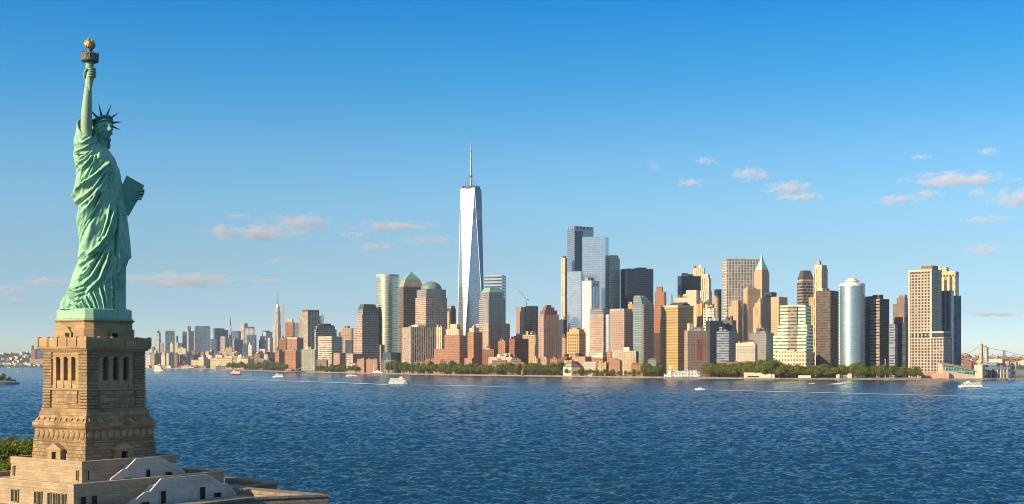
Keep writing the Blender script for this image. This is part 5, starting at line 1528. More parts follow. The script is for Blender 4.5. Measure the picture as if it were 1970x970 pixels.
b.blk("glass_block", .18, .93, 0.05, .82, b.z, b.zz(575), S['wfcglass']); b.blk("setback_block", .24, .9, .09, .76, b.zz(575) + .05, b.zz(562.5), S['wfcglass']); b.hip("green_roof", .26, .88, .11, .73, b.zz(562.5) + 1.4, b.zz(552.7), .72, 'verdigris_roof')
b = T("glass_tower", "blue glass tower with fine horizontal bands behind the tower with a cut-off green roof", "office tower", 932, 965.5, 966.5, 530, 620, F((.40, .46, .52), (.13, .19, .27), 8, 8, 1, .6, refl=.5, rough=.12, blind=0), d=55, clutter=0)
T("apartment_block", "dark brick low block right of the slim brick tower with a pointed top", "apartment block", 928, 950, 958, 673, 110, 'redbrick')
b = T("apartment_block", "cream and brick row of low buildings with a bumpy roofline", "apartment block", 939.7, 985, 1001, 688, 75, F((.52, .40, .28), (.30, .16, .10), 5, 5.5, .5, .5, blind=.3, rough=.5), clutter=3)
b = T("twin_tower", "plain brown twin-slab tower carrying a crane", "office tower", 993, 1010, 1024, 591.5, 420, F((.30, .20, .135), (.24, .16, .11), 6, 30, .3, 1), clutter=0)
b.blk("right_slab", 1.08, 1.75, .0, .9, GZ, b.zz(590), S['brown']); b.blk("joint", 1.0, 1.08, .3, .7, GZ, b.zz(594), S['navy'])
twin = b
b = T("apartment_block", "orange brick block left of the wider red brown one", "apartment block", 958.5, 972, 979, 657, 150, 'orange2')
b = T("apartment_block", "wide red brown brick block at the foot of the twin slabs with the crane", "apartment block", 979.5, 990, 1017, 653, 160, 'redbrick', delta=50, clutter=2); b.tank(.3, .4, b.z)
b = T("apartment_block", "beige block with an irregular roofline left of the tall striped brick tower", "apartment block", 1005.5, 1030, 1038, 645, 260, 'tan', clutter=3); b.tank(.7, .3, b.z)
b = T("apartment_tower", "tall brick tower with vertical stripes and a stepped red top", "apartment tower", 1036, 1046, 1075.5, 606, 170, F((.42, .25, .18), (.11, .085, .08), 5.5, 4.6, .5, .62, blind=.3), delta=60, clutter=0)
b.blk("stepped_top", .12, .95, .08, .9, b.z, b.zz(598), S['redbrick']); b.blk("stepped_top", .25, .85, .2, .75, b.zz(598) + .02, b.zz(592), S['redbrick']); b.blk("stepped_top", .35, .7, .3, .6, b.zz(592) + .02, b.zz(587.5), S['redbrick'])
T("office_block", "dark brown slab behind the tall striped brick tower", "office tower", 1074, 1084, 1091, 616, 330, 'navy')
b = T("construction_tower", "very thin tan concrete tower left of the tall dark glass tower", "skyscraper", 1079.8, 1087, 1091, 497, 560, 'creampier', clutter=0); b.blk("core", .3, .8, .2, .8, b.z, b.zz(492), S['dkbrown'])
b = T("apartment_block", "bright yellow stepped apartment block with dark square windows", "apartment block", 1090.4, 1114, 1126.8, 640, 110, 'gold2', clutter=0)
b.blk("stepped_top", .12, .95, .1, .9, b.z, b.zz(634.5), S['gold2']); b.blk("stepped_top", .3, .7, .25, .7, b.zz(634.5) + .02, b.zz(631.5), S['gold2'])
b.windows(5, 9, .05, .97, b.zz(697), b.zz(642), .5, .55); b.windows(2, 9, .1, .9, b.zz(697), b.zz(642), .4, .55, 'side')
T("apartment_block", "narrow pink brick block left of the bright yellow apartment block", "apartment block", 1081, 1088, 1091, 651, 140, 'pinkbrick')
for (x0, xc, x1, yt, st, lab) in ((1018, 1034, 1040, 691, 'tan', "low tan block left of a row of low orange blocks behind the trees"), (1041, 1052, 1057, 690, 'pinkbrick', "low brown block behind the trees, right under the tall striped brick tower"),
                                  (1058, 1072, 1078, 691, 'orange2', "low orange block behind the trees, left of the stepped stone museum"), (1079, 1090, 1100, 689, 'redbrick', "low red brick block behind the stepped stone museum")):
    T("low_block", lab, "building", x0, xc, x1, yt, 70, st)
T("low_block", "low red brick block under the bright yellow apartment block", "building", 1100, 1126, 1138, 687, 65, 'brickrow')
# ---------------- centre
b = T("glass_tower", "tall dark glass tower with a deep vertical slot, highest of the middle group", "skyscraper", 1091.3, 1105, 1141.8, 441, 620, 'glassblue', delta=60, clutter=0)
b.blk("crown_screen", 0, 1, 0, 1, b.z + .1, b.zz(436), F((.25, .33, .40), (.07, .11, .15), 9, 20, .6, 1, refl=.3))
sl = MB(); sl.box(-.35, .5, b.d * .02, b.d * .42, b.zz(523) - GZ, b.zz(444) - GZ); sl.build("dark_slot", [S['darkgl']], b.e)
b = T("glass_tower", "broad pale blue flat-topped glass slab beside the tall dark glass tower", "skyscraper", 1120, 1164.5, 1166, 455.6, 430, F((.27, .33, .39), (.32, .39, .47), 5, 4.8, .92, .88, refl=.7, rough=.14, blind=.02), d=45, clutter=0, delta=12)
b = T("glass_tower", "lower mirror-glass tower in front of the tall dark glass tower", "office tower", 1091.5, 1118, 1121, 523, 300, 'palegl', clutter=0)
b = T("office_tower", "white tower with dark vertical window strips and square openings at its top", "office tower", 1119.4, 1138, 1153.3, 541, 260, 'whitegrid', clutter=1)
for k in range(2):
    q = MB(); q.box(-.3, .3, b.d * (.15 + .42 * k), b.d * (.42 + .42 * k), b.zz(690) - GZ, b.zz(552) - GZ); q.build("window_strip", S['palegl'], b.e)
    q = MB(); q.box(-.35, .35, b.d * (.15 + .42 * k), b.d * (.42 + .42 * k), b.zz(549) - GZ, b.zz(546) - GZ); q.build("opening", M['glass'], b.e)
b = T("glass_tower", "green white glass tower with a ragged tan crown", "skyscraper", 1163, 1172, 1192.6, 499, 520, 'greengl', delta=60, clutter=0)
for f0, f1, g0, g1, yy in ((0, .9, .05, .5, 494), (.1, .9, .3, .9, 491.5), (.2, .8, .6, .98, 495)): b.blk("crown", f0, f1, g0, g1, b.z, b.zz(yy), S['cream'])
b = T("black_tower", "wide black glass tower, the darkest block of the middle skyline", "office tower", 1193.6, 1206, 1257, 517.5, 560, 'black', delta=66, clutter=0); b.blk("penthouse", .2, .8, .5, .8, b.z, b.zz(514.5), S['black'])
b = T("apartment_tower", "pinkish brick tower with a bluish right side and a grey top, below the white tower", "apartment tower", 1135, 1161, 1171.5, 605, 130, 'pinkgrid', clutter=0); b.blk("attic", 0, .98, .02, .98, b.z, b.zz(594.5), S['bluegrey'])
b.blk("side_wing", 1.01, 1.3, .2, .9, GZ, b.zz(606), S['palegl'])
b = T("apartment_tower", "brown brick tower with a greenish grey top, left of the teal glass tower", "apartment tower", 1172.8, 1201, 1217, 600, 140, 'hotel', clutter=0); b.blk("attic", 0, .98, .02, .98, b.z, b.zz(595), S['greenish'])
T("office_block", "small golden block squeezed above the brown brick tower", "office building", 1208, 1217, 1219, 586, 380, 'gold')
b = T("glass_tower", "teal glass tower with a curved shoulder and a grey brown right side", "apartment tower", 1218, 1235, 1256, 584, 100, 'tealgl', clutter=0)
b.poly("curved_top", [([(0, 0), (1, 0), (1, .9), (0, .9)], b.z), ([(0.02, 0), (.9, 0), (.9, .6), (.02, .6)], b.zz(574)), ([(.1, 0), (.7, 0), (.7, .35), (.1, .35)], b.zz(568))], S['tealgl'])
b.blk("brick_side", 1.001, 1.12, .05, 1.0, GZ, b.zz(585), S['hotel'])
b = T("brick_tower", "tall narrow orange red brick tower with a stepped top", "apartment tower", 1259.5, 1278, 1282, 562, 520, 'orange2', clutter=0); b.blk("stepped_top", .15, .72, .1, .7, b.z, b.zz(552), S['orange2']); b.blk("wing", -.25, -.02, .1, .9, GZ, b.zz(594), S['orange2'])
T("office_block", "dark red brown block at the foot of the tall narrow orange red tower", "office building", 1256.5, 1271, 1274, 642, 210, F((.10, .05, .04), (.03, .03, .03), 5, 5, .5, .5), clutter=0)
b = T("office_building", "wide low beige gridded building over a brick base, behind the trees in the middle", "office building", 1177, 1223, 1226, 676, 60, 'beige', clutter=1)
b = T("office_building", "low cream and orange stepped block behind the stepped stone museum", "building", 1138, 1160, 1167.6, 690, 70, 'orange2', clutter=0); b.blk("cream_top", 0, 1, 0, 1, b.z, b.zz(679), F((.60, .55, .36), (.2, .2, .16), 9, 5, .8, .4)); 
T("low_block", "bright orange low block right of the low cream and orange stepped one", "building", 1168, 1176, 1180, 677, 75, 'orange2', clutter=0)
b = T("office_tower", "big yellow gold tower with a shaded right side and a pointed gable", "office tower", 1272, 1304.5, 1334, 590, 190, F((.44, .295, .12), (.08, .05, .03), 5, 5.4, .5, .55, blind=.1), clutter=0)
b.blk("cornice", -.02, 1.02, -.02, 1.02, b.z + .05, b.zz(588), S['cream']); 
q = MB(); yy0, yy1 = b.d * .2, b.d * .85; z0 = b.zz(588) - GZ; z1 = b.zz(581) - GZ
for x in (-b.w * .55, 0.25):
    pass
q.face([(0.2, yy0, z0), (0.2, yy1, z0), (.2, (yy0 + yy1) / 2, z1)]); q.face([(-b.w * .8, yy1, z0), (-b.w * .8, yy0, z0), (-b.w * .8, (yy0 + yy1) / 2, z1)])
q.face([(.2, yy0, z0), (.2, (yy0 + yy1) / 2, z1), (-b.w * .8, (yy0 + yy1) / 2, z1), (-b.w * .8, yy0, z0)]); q.face([(.2, (yy0 + yy1) / 2, z1), (.2, yy1, z0), (-b.w * .8, yy1, z0), (-b.w * .8, (yy0 + yy1) / 2, z1)])
q.build("gable_roof", M['roof_dark'], b.e)
b = T("radio_mast_building", "grey building whose thin lattice mast shows beside the tall orange red tower", "building", 1287, 1296, 1298, 592, 620, 'grey', clutter=0)
q = MB(); x, y, z0, z1 = b.X(.5), b.d * .4, b.z - GZ, b.zz(566) - GZ
for dx, dy in ((-2.4, -2.4), (2.4, -2.4), (2.4, 2.4), (-2.4, 2.4)): q.bar((x + dx, y + dy, z0), (x + dx * .4, y + dy * .4, z1), .35)
for i in range(6):
    za, zb_ = z0 + (z1 - z0) * i / 6, z0 + (z1 - z0) * (i + 1) / 6
    q.bar((x - 2.4 + .3 * i, y - 2.2, za), (x + 2.1 - .3 * i, y - 2, zb_), .25)
q.build("lattice_mast", M['steel'], b.e)
b = T("black_tower", "black flat tower behind cream buildings in the middle right skyline", "office tower", 1303.5, 1311, 1347.7, 531.5, 760, 'black', delta=62, clutter=1)
T("office_tower", "beige striped tower rising behind the flat black tower", "office tower", 1331, 1354, 1356, 516, 1050, 'creampier', clutter=1)
b = T("stone_tower", "tapering tan stone tower in front of the flat black tower", "skyscraper", 1346.7, 1364, 1369.5, 560, 520, 'creampier', clutter=0); b.blk("setback_block", .1, .95, .1, .9, b.z, b.zz(536), S['creampier']); b.blk("crown", .2, .85, .2, .8, b.zz(536), b.zz(528), S['cream'])
b = T("stone_building", "wide cream stone building with a stepped roofline below the flat black tower", "office building", 1298, 1340, 1348, 573, 420, 'cream', clutter=2); b.blk("setback_block", .5, .98, .1, .8, b.z, b.zz(559), S['cream']); b.tank(.15, .3, b.z); b.tank(.3, .5, b.z)
T("office_tower", "small black tower between tan stone buildings, left of the big striped slab", "office tower", 1374, 1380, 1388, 557.5, 700, 'black', clutter=0)
b = T("slab_tower", "very wide beige slab with dense vertical stripes, beside the green pyramid tower", "skyscraper", 1389.3, 1398, 1461.5, 500.5, 700, 'bigstrip', delta=70, clutter=0)
b.blk("top_band", 0, 1, 0, 1, b.z + .05, b.zz(499), S['beige']); b.mast("antenna", .6, .35, b.zz(499), b.zz(489.5), .9, .3); b.mast("antenna", .6, .55, b.zz(499), b.zz(493.5), .6, .3)
b = T("pyramid_tower", "tan stone tower with a steep pale green pyramid roof and a needle tip", "skyscraper", 1451, 1466, 1480, 524, 560, 'tan', clutter=0)
b.blk("crown", .06, .94, .06, .94, b.z, b.zz(519.5), S['tan'])
zr = [(521, .88), (517, .82), (512, .66), (506, .44), (500, .25), (494, .12), (489, .05), (484, .01)]
b.poly("pyramid_roof", [([(.5 - k / 2, .5 - k / 2), (.5 + k / 2, .5 - k / 2), (.5 + k / 2, .5 + k / 2), (.5 - k / 2, .5 + k / 2)], b.zz(py)) for py, k in zr], M['pale_verdigris'], 'pale_verdigris')
b = T("office_tower", "tan flat-topped tower at the left foot of the green pyramid tower", "office tower", 1430, 1438, 1463, 557, 420, 'tan', delta=60); b.blk("setback_block", .1, .9, .1, .7, b.z, b.zz(554), S['tan'])
b = T("stone_tower", "tan tower with stepped shoulders and a peaked top in front of the green pyramid tower", "office tower", 1449, 1463, 1476.5, 592, 300, 'tan', clutter=0); b.blk("stepped_top", .1, .9, .1, .9, b.z, b.zz(584), S['tan']); b.hip("peaked_roof", .2, .8, .2, .8, b.zz(584), b.zz(572), .12, 'tan_roof')
b.windows(3, 2, .3, .7, b.zz(606), b.zz(594), .4, .8)
b = T("office_tower", "wide tan tower with a black box on its roof, beside the green pyramid tower", "office tower", 1466.7, 1499, 1515, 572, 470, 'tan', clutter=0); b.blk("roof_box", .02, .45, .2, .8, b.z, b.zz(562), S['black']); b.mast("roof_mast", .85, .5, b.z, b.zz(562), .6, .2)
b = T("office_tower", "smooth tan tower with stepped shoulders below the wide striped slab", "office tower", 1402, 1420, 1427.6, 590, 380, 'gold2' if False else 'tan', clutter=0); b.blk("setback_block", .2, .95, .1, .9, b.z, b.zz(579), S['tan']); b.blk("wing", -.2, -.01, .1, .8, GZ, b.zz(612), S['cream'])
b = T("office_tower", "golden brown tower with rounded setbacks beside a small white banded block", "office tower", 1339.7, 1351, 1374, 585, 320, F((.55, .35, .14), (.2, .12, .06), 5, 4, .45, 1), delta=60)
T("office_block", "small white banded block with many setbacks under the tapering tan stone tower", "office building", 1353, 1374, 1377, 594, 250, F((.68, .60, .46), (.16, .14, .12), 6, 5.4, .8, .5), clutter=3)
T("apartment_block", "tan narrow block right of the tapering tan stone tower", "office building", 1372, 1380, 1383, 573, 480, 'tan')
b = T("office_building", "tan building with a red centre panel and water tanks, beside the big gold tower", "office building", 1316.4, 1323.5, 1364.6, 637, 80, F((.34, .24, .18), (.08, .07, .07), 5.2, 4.8, .5, .6, blind=.2), delta=66, clutter=2)
q = MB(); q.box(-.2, .25, b.d * .42, b.d * .72, b.zz(693) - GZ, b.zz(652) - GZ); q.build("red_panel", F((.36, .11, .07), (.12, .06, .05), 5.2, 4.8, .5, .6), b.e)
b.tank(.4, .2, b.z); b.tank(.3, .5, b.z, 3.2); b.tank(.6, .75, b.z)
b.blk("roof_block", .2, .8, .1, .3, b.z, b.zz(623), S['cream'])
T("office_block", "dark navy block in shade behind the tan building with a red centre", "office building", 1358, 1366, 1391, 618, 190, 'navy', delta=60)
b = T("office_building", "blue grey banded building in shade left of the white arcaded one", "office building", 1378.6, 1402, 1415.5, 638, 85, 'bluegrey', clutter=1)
T("office_block", "dark block with a white roof edge behind the blue grey banded building", "office building", 1390, 1408, 1416, 617, 240, 'darkstripe', clutter=2)
b = T("stone_building", "white stone building with rows of dark square windows above the park trees", "office building", 1415.5, 1452, 1454.4, 661, 75, 'arcade', clutter=1); b.windows(8, 6, .03, .97, b.zz(699), b.zz(664), .45, .55)
T("office_building", "large dark grey building in shade behind the white stone one", "office building", 1441, 1474, 1488.5, 641, 170, 'grey', clutter=2)
T("office_block", "lit tan block peeking over the large dark grey building", "office building", 1453, 1470, 1478, 632, 260, 'tan', clutter=2)
# ---------------- right
b = T("office_tower", "pale green and white stepped tower with a brown centre strip", "office tower", 1487.6, 1551, 1564.5, 647.5, 120, 'mint', clutter=0)
b.blk("middle_tier", .13, 1.02, .02, .9, b.z, b.zz(625), S['mint']); b.blk("top_tier", .2, .97, .04, .85, b.zz(625) + .03, b.zz(588), S['mint'])
q = MB(); q.box(b.X(.44), b.X(.72), -.6, .5, 0, b.zz(588.5) - GZ); q.build("centre_strip", F((.30, .24, .17), (.10, .09, .07), 5, 6.2, 1, .45), b.e)
b.mast("roof_mast", .85, .4, b.zz(588), b.zz(584), 1.6, 1.2, 'dark_steel')
b = T("stone_building", "long low cream classical building in front of the pale green stepped tower", "building", 1491, 1551, 1567, 679, 55, F((.56, .45, .31), (.20, .15, .11), 5, 7, .45, .45), clutter=2); b.blk("attic", .08, .92, .1, .9, b.z, b.zz(677), S['plainpale'])
T("office_block", "small bright golden block beside the dark grey brown slab", "office building", 1556, 1566, 1569, 573, 480, 'gold', clutter=0)
b = T("office_tower", "dark glass tower with a grey mansard roof, left of the ornate cream tower", "office tower", 1533.5, 1544, 1566, 541, 560, F((.26, .20, .15), (.04, .045, .055), 4.8, 6.5, .9, .6, refl=.2), delta=60, clutter=0)
b.blk("cornice", -.03, 1.03, -.03, 1.03, b.z, b.zz(538.5), S['beige']); b.hip("mansard_roof", .0, 1, .0, 1, b.zz(538.5) + 1.4, b.zz(520), .60, 'roof_dark')
b = T("ornate_tower", "ornate cream tower with a spiky pointed crown", "skyscraper", 1565.3, 1581, 1592.3, 517, 430, 'creampier', clutter=0)
b.blk("crown", .05, .95, .05, .95, b.z, b.zz(510.5), S['cream']); b.hip("crown_roof", .1, .7, .1, .7, b.zz(510.5), b.zz(499), .12, 'tan_roof'); b.mast("finial", .4, .4, b.zz(501), b.zz(496), .7, .2)
for f, g in ((.1, .1), (.9, .1), (.9, .9), (.1, .9), (.9, .5), (.5, .08)): b.mast("pinnacle", f, g, b.zz(512), b.zz(506.5), 1.6, .2, 'cream')
b = T("slab_tower", "dark grey brown slab with fine horizontal window rows, left of the round silver tower", "office tower", 1569.4, 1597.5, 1613.3, 561.5, 130, 'dkbrown', clutter=1); b.blk("attic", .02, .98, .02, .98, b.z, b.zz(560), S['dkbrown'])
# round silver tower
b = T("round_tower", "smooth round silver blue glass tower with a drum on its roof", "office tower", 1613.6, 1662.3, 1662.4, 547, 110, 'silver', body=None, d=30, delta=4)
q = MB(); r = b.w / 2; c = (-r, r)
n = 48
q.loft([([(c[0] + r * math.cos(2 * math.pi * k / n), c[1] + r * math.sin(2 * math.pi * k / n)) for k in range(n)], z) for z in (0, b.zz(549) - GZ)], 0)
q.build("glass_drum", S['silver'], b.e, smooth=True)
q = MB(); q.loft([([(c[0] + rr_ * math.cos(2 * math.pi * k / n), c[1] + rr_ * math.sin(2 * math.pi * k / n)) for k in range(n)], z - GZ) for rr_, z in ((r * 1.0, b.zz(549) + .05), (r * 1.0, b.zz(544.3)), (r * .93, b.zz(544.3)), (r * .93, b.zz(546)))], 0, 0)
q.build("white_rim", M['white'], b.e)
q = MB(); q.loft([([(c[0] + rr_ * math.cos(2 * math.pi * k / n), c[1] + rr_ * math.sin(2 * math.pi * k / n)) for k in range(n)], z - GZ) for rr_, z in ((r * .52, b.zz(546)), (r * .52, b.zz(540)), (r * .58, b.zz(540)), (r * .58, b.zz(538)), (r * .36, b.zz(537)), (r * .36, b.zz(534.5)))], 0, 0)
q.build("rooftop_drum", M['cream'], b.e)
b.mast("roof_mast", .5, r / b.d, b.zz(534.5), b.zz(529), .7, .2)
for sgn, f in ((-1, .02), (1, .98)):
    q = MB()
    for i in range(30):
        z = (b.zz(545) - GZ) * (i + .3) / 30
        xx = c[0] + sgn * r * .985
        q.box(xx - 1.6, xx + 1.6, c[1] - r * .12 - 3, c[1] - r * .12 + 1, z, z + 2.2)
    q.build("balcony_stack", M['white'], b.e)
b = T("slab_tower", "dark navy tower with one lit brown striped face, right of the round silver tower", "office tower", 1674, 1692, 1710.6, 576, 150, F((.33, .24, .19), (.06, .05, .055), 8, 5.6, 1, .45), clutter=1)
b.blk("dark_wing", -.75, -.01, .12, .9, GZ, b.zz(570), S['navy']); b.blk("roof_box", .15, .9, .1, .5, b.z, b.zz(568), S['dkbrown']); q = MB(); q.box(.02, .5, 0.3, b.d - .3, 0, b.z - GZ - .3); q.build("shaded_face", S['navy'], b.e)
b = T("office_tower", "brown stepped tower peeking out left of the tall pale gridded tower", "office tower", 1717.6, 1740, 1747, 586, 420, 'brown', clutter=0); b.blk("setback_block", .3, 1, .1, .9, b.z, b.zz(574), S['brown']); b.blk("crown", .45, 1, .2, .8, b.zz(574), b.zz(568), S['grey'])
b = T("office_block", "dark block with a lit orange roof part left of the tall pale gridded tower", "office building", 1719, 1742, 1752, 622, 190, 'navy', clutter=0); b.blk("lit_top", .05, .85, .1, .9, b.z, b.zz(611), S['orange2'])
T("office_block", "dark blue low block right of the navy tower with a lit face", "office building", 1710, 1722, 1727, 625, 120, 'bluegrey', clutter=1)
b = T("office_tower", "tall pale gridded tower with white corner piers at the right end of the skyline", "office tower", 1747.6, 1792.7, 1811.6, 522, 110, 'cone', clutter=0)
b.blk("crown", -.005, 1.005, -.005, 1.005, b.z, b.zz(519), M['coping'] and S['plainpale']); b.windows(14, 1, .03, .97, b.zz(526), b.zz(522.4), .5, .7, name='opening')
b.blk("roof_box", .5, .98, .1, .7, b.zz(519), b.zz(511.5), S['brown'])
for f in (.0, .93): 
    q = MB(); q.box(b.X(f), b.X(f + .07), -.9, .3, 0, b.zz(520) - GZ); q.build("corner_pier", S['plainpale'], b.e)
for yy in (639.5, 651): 
    q = MB(); q.box(b.X(0), b.X(1), -.7, .3, b.zz(yy + 1) - GZ, b.zz(yy - .6) - GZ); q.build("white_band", S['plainpale'], b.e)
q = MB()
b.windows(5, 1, .1, .9, b.zz(650), b.zz(640.5), .5, .95, name='opening')
low = b
b = T("office_building", "low pale gridded wing in front of the tall pale tower with a dark glass setback", "office building", 1790.5, 1815.5, 1831.7, 652, 60, 'cone', clutter=0); b.blk("roof_band", 0, 1, 0, 1, b.z + .02, b.zz(650), S['plainpale']); b.blk("glass_setback", .06, .94, .06, .9, b.zz(650) + .02, b.zz(640.5), S['navy']); b.blk("setback_roof", .04, .96, .04, .94, b.zz(640.5) + .02, b.zz(638.6), S['plainpale'])
b = T("office_tower", "golden-topped tower with dark vertical strips behind the tall pale gridded tower", "office tower", 1793, 1838, 1844.8, 532, 330, F((.62, .45, .24), (.07, .055, .045), 9.5, 5, .55, 1), clutter=0)
b.blk("crown", 0, 1, 0, 1, b.z, b.zz(523), S['plainpale'] if False else F((.66, .48, .24), (.5, .36, .2), 9, 9, .001, .001)); b.windows(6, 1, .2, .98, b.zz(531.5), b.zz(528), .6, .9, name='opening')
b.blk("roof_box", .1, .6, .2, .8, b.zz(523), b.zz(514), S['beige'])
q = MB(); q.box(b.X(-.05), b.X(.3), b.d * .3, b.d * .6, b.zz(514) - GZ, b.zz(511) - GZ); q.build("cooling_unit", M['white'], b.e)
b = T("glass_tower", "blue grey glass tower in shade at the far right end of the skyline", "office tower", 1811, 1830, 1835, 562, 190, 'bluest', clutter=0); b.blk("top_band", 0, 1, 0, 1, b.z + .02, b.zz(560), S['bluegrey'])
b = T("slab_tower", "plain dark blue slab, rightmost tall building, with a thin pale right edge", "office tower", 1829, 1835, 1849, 570, 230, F((.10, .13, .19), (.08, .11, .16), 6, 5, .8, .8, refl=.3), delta=65, clutter=0); b.blk("edge_pier", .9, 1.02, .97, 1.0, GZ, b.z + .5, S['palegl'])

# ---------------- tallest tower with the spire
def spire_tower():
    xL, xN, xR = 879.5, 893.0, 933.0
    b = T("spire_tower", "tallest tower: silver glass with long tapering triangle faces, a round ring and a high antenna", "skyscraper", xL, xN, xR, 640, 300, 'wtcw', body=None, delta=math.degrees(math.atan((xR - xN) / (xN - xL))))
    P = [(-b.w, 0), (0, 0), (0, b.d), (-b.w, b.d)]
    side = (b.w + b.d) / 2
    cx_, cy_ = -b.w / 2, b.d / 2
    zb_, zt = b.zz(676) - GZ, b.zz(363) - GZ
    q = MB(); q.loft([(P, 0), (P, zb_ - .02)], 0, 1); q.build("podium", [S['glassblue'], M['roof']], b.e)
    wtc_blue = F((.33, .41, .48), (.40, .52, .64), 6, 6, .95, .9, refl=.75, rough=.16, wrough=.4, wmetal=.5, blind=0)
    mids = [((P[k][0] + P[(k + 1) % 4][0]) / 2, (P[k][1] + P[(k + 1) % 4][1]) / 2) for k in range(4)]
    lens = lambda a, c: math.hypot(a[0] - c[0], a[1] - c[1])
    for k in range(4):
        a, c, m, mp = P[k], P[(k + 1) % 4], mids[k], mids[k - 1]
        L = lens(a, c)
        q = MB(); q.face([(*a, zb_), (*c, zb_), (*m, zt)], [(0, zb_), (L, zb_), (L / 2, zt)]); q.build("tapering_face", wtc_blue, b.e)
        L = lens(mp, m)
        q = MB(); q.face([(*a, zb_), (*m, zt), (*mp, zt)], [(L / 2, zb_), (L, zt), (0, zt)]); q.build("tapering_face", S['wtcw'], b.e)
        for e0, e1 in (((*a, zb_), (*m, zt)), ((*a, zb_), (*mp, zt))):
            q = MB(); q.bar(e0, e1, .8); q.build("edge_trim", M['white'], b.e)
    louv = F((.16, .19, .23), (.32, .37, .42), 3.4, 60, .55, 1, refl=.5, rough=.35, blind=0)
    f0, f1 = (b.zz(421) - GZ - zb_) / (zt - zb_), (b.zz(400) - GZ - zb_) / (zt - zb_)
    lerp = lambda p, r_, f: Vector((p[0] + (r_[0] - p[0]) * f, p[1] + (r_[1] - p[1]) * f, zb_ + (zt - zb_) * f))
    for k in range(4):
        a, c, m, mp = P[k], P[(k + 1) % 4], mids[k], mids[k - 1]
        for (l0, l1, r0, r1) in ((a, m, c, m), (a, mp, a, m)):
            Q = [lerp(l0, l1, f0), lerp(r0, r1, f0), lerp(r0, r1, f1), lerp(l0, l1, f1)]
            sh = (Q[1] - Q[0]) * .06; sh2 = (Q[2] - Q[3]) * .06
            Q = [Q[0] + sh, Q[1] - sh, Q[2] - sh2, Q[3] + sh2]
            nn = (Q[1] - Q[0]).cross(Q[3] - Q[0]).normalized() * .35
            q = MB(); q.face([tuple(p + nn) for p in Q], [(0, Q[0].z), ((Q[1] - Q[0]).length, Q[0].z), ((Q[2] - Q[3]).length, Q[3].z), (0, Q[3].z)]); q.build("louvre_band", louv, b.e)
    q = MB(); q.loft([(mids, zt), (mids, zt + 5)], 0, 0); q.build("parapet", S['wtcw'], b.e)
    q = MB()
    for z, r in ((356.5, 1), (359.5, 1)):
        zz_ = b.zz(z) - GZ; R_ = b.w * .0 + 17.5 / FPX * b.Y * 1.0
        q.lathe([(R_ * .92, zz_ - 1.2), (R_, zz_ - 1), (R_, zz_ + 1), (R_ * .92, zz_ + 1.2), (R_ * .9, zz_)], 32, (cx_, cy_), cap=False)
    for k in range(16):
        a = 2 * math.pi * k / 16; R_ = 17 / FPX * b.Y
        q.bar((cx_ + R_ * math.cos(a), cy_ + R_ * math.sin(a), zt + 5), (cx_ + R_ * math.cos(a), cy_ + R_ * math.sin(a), b.zz(356) - GZ), .7)
    q.build("roof_ring", M['dark_steel'], b.e)
    q = MB(); z0 = zt + 5
    pr = [(361, 4.2), (350, 3.6), (338, 3.2), (335, 5.4), (333, 3.0), (318, 2.6), (317, 3.4), (316, 2.4), (303, 2.2), (302, 3.2), (301, 2.0), (288, 1.8), (287, 2.6), (286, 1.4), (276, 1.2), (275, 1.8), (274, .8), (267, .3)]
    q.lathe([(r, b.zz(py) - GZ) for py, r in pr], 10, (cx_, cy_)); q.build("antenna", M['steel'], b.e)
    q = MB()
    for k in range(8):
        a = 2 * math.pi * k / 8; R_ = 15 / FPX * b.Y
        q.bar((cx_ + R_ * math.cos(a), cy_ + R_ * math.sin(a), b.zz(357) - GZ), (cx_, cy_, b.zz(335) - GZ), .3)
    q.build("guy_cable", M['steel'], b.e)
spire_tower()

# crane on the twin slab tower: stands on it, so a thing of its own
def crane():
    Y = twin.Y + 12
    e = empty("tower_crane", (wx(1012.5, Y), Y, wz(590.5, Y))); tag(e, "thin tower crane with a raised slanting jib, on top of the plain brown twin-slab tower", "crane")
    h = wz(577, Y) - wz(590.5, Y)
    q = MB()
    for dx in (-1, 1):
        for dy in (-1, 1): q.bar((dx, dy, 0), (dx, dy, h), .3)
    for i in range(5): q.bar((-1, -1, h * i / 5), (1, -1, h * (i + 1) / 5), .2)
    q.build("mast", M['dark_steel'], e)
    tip = (wx(995.6, Y) - wx(1012.5, Y), 0, wz(555.7, Y) - wz(590.5, Y))
    q = MB(); q.bar((0, -.7, h), tip, .35); q.bar((0, .7, h), tip, .35); q.bar((0, 0, h + 2.2), tip, .25)
    for i in range(1, 9):
        f = i / 9; q.bar((tip[0] * f, -.6, h + (tip[2] - h) * f), (tip[0] * f + .4, 0, h + 1.8 * (1 - f) + (tip[2] - h) * f + .4), .16)
    q.build("jib", M['steel'], e)
    q = MB(); q.box(0, 6.5, -1.2, 1.2, h, h + 1.8); q.box(4.5, 6.5, -1.4, 1.4, h - 2, h + 2.2); q.build("counterweight", M['dark_steel'], e)
    q = MB(); q.box(-1.2, 1.2, -2.8, -1.2, h - .5, h + 2.0); q.build("cab", M['white'], e)
crane()
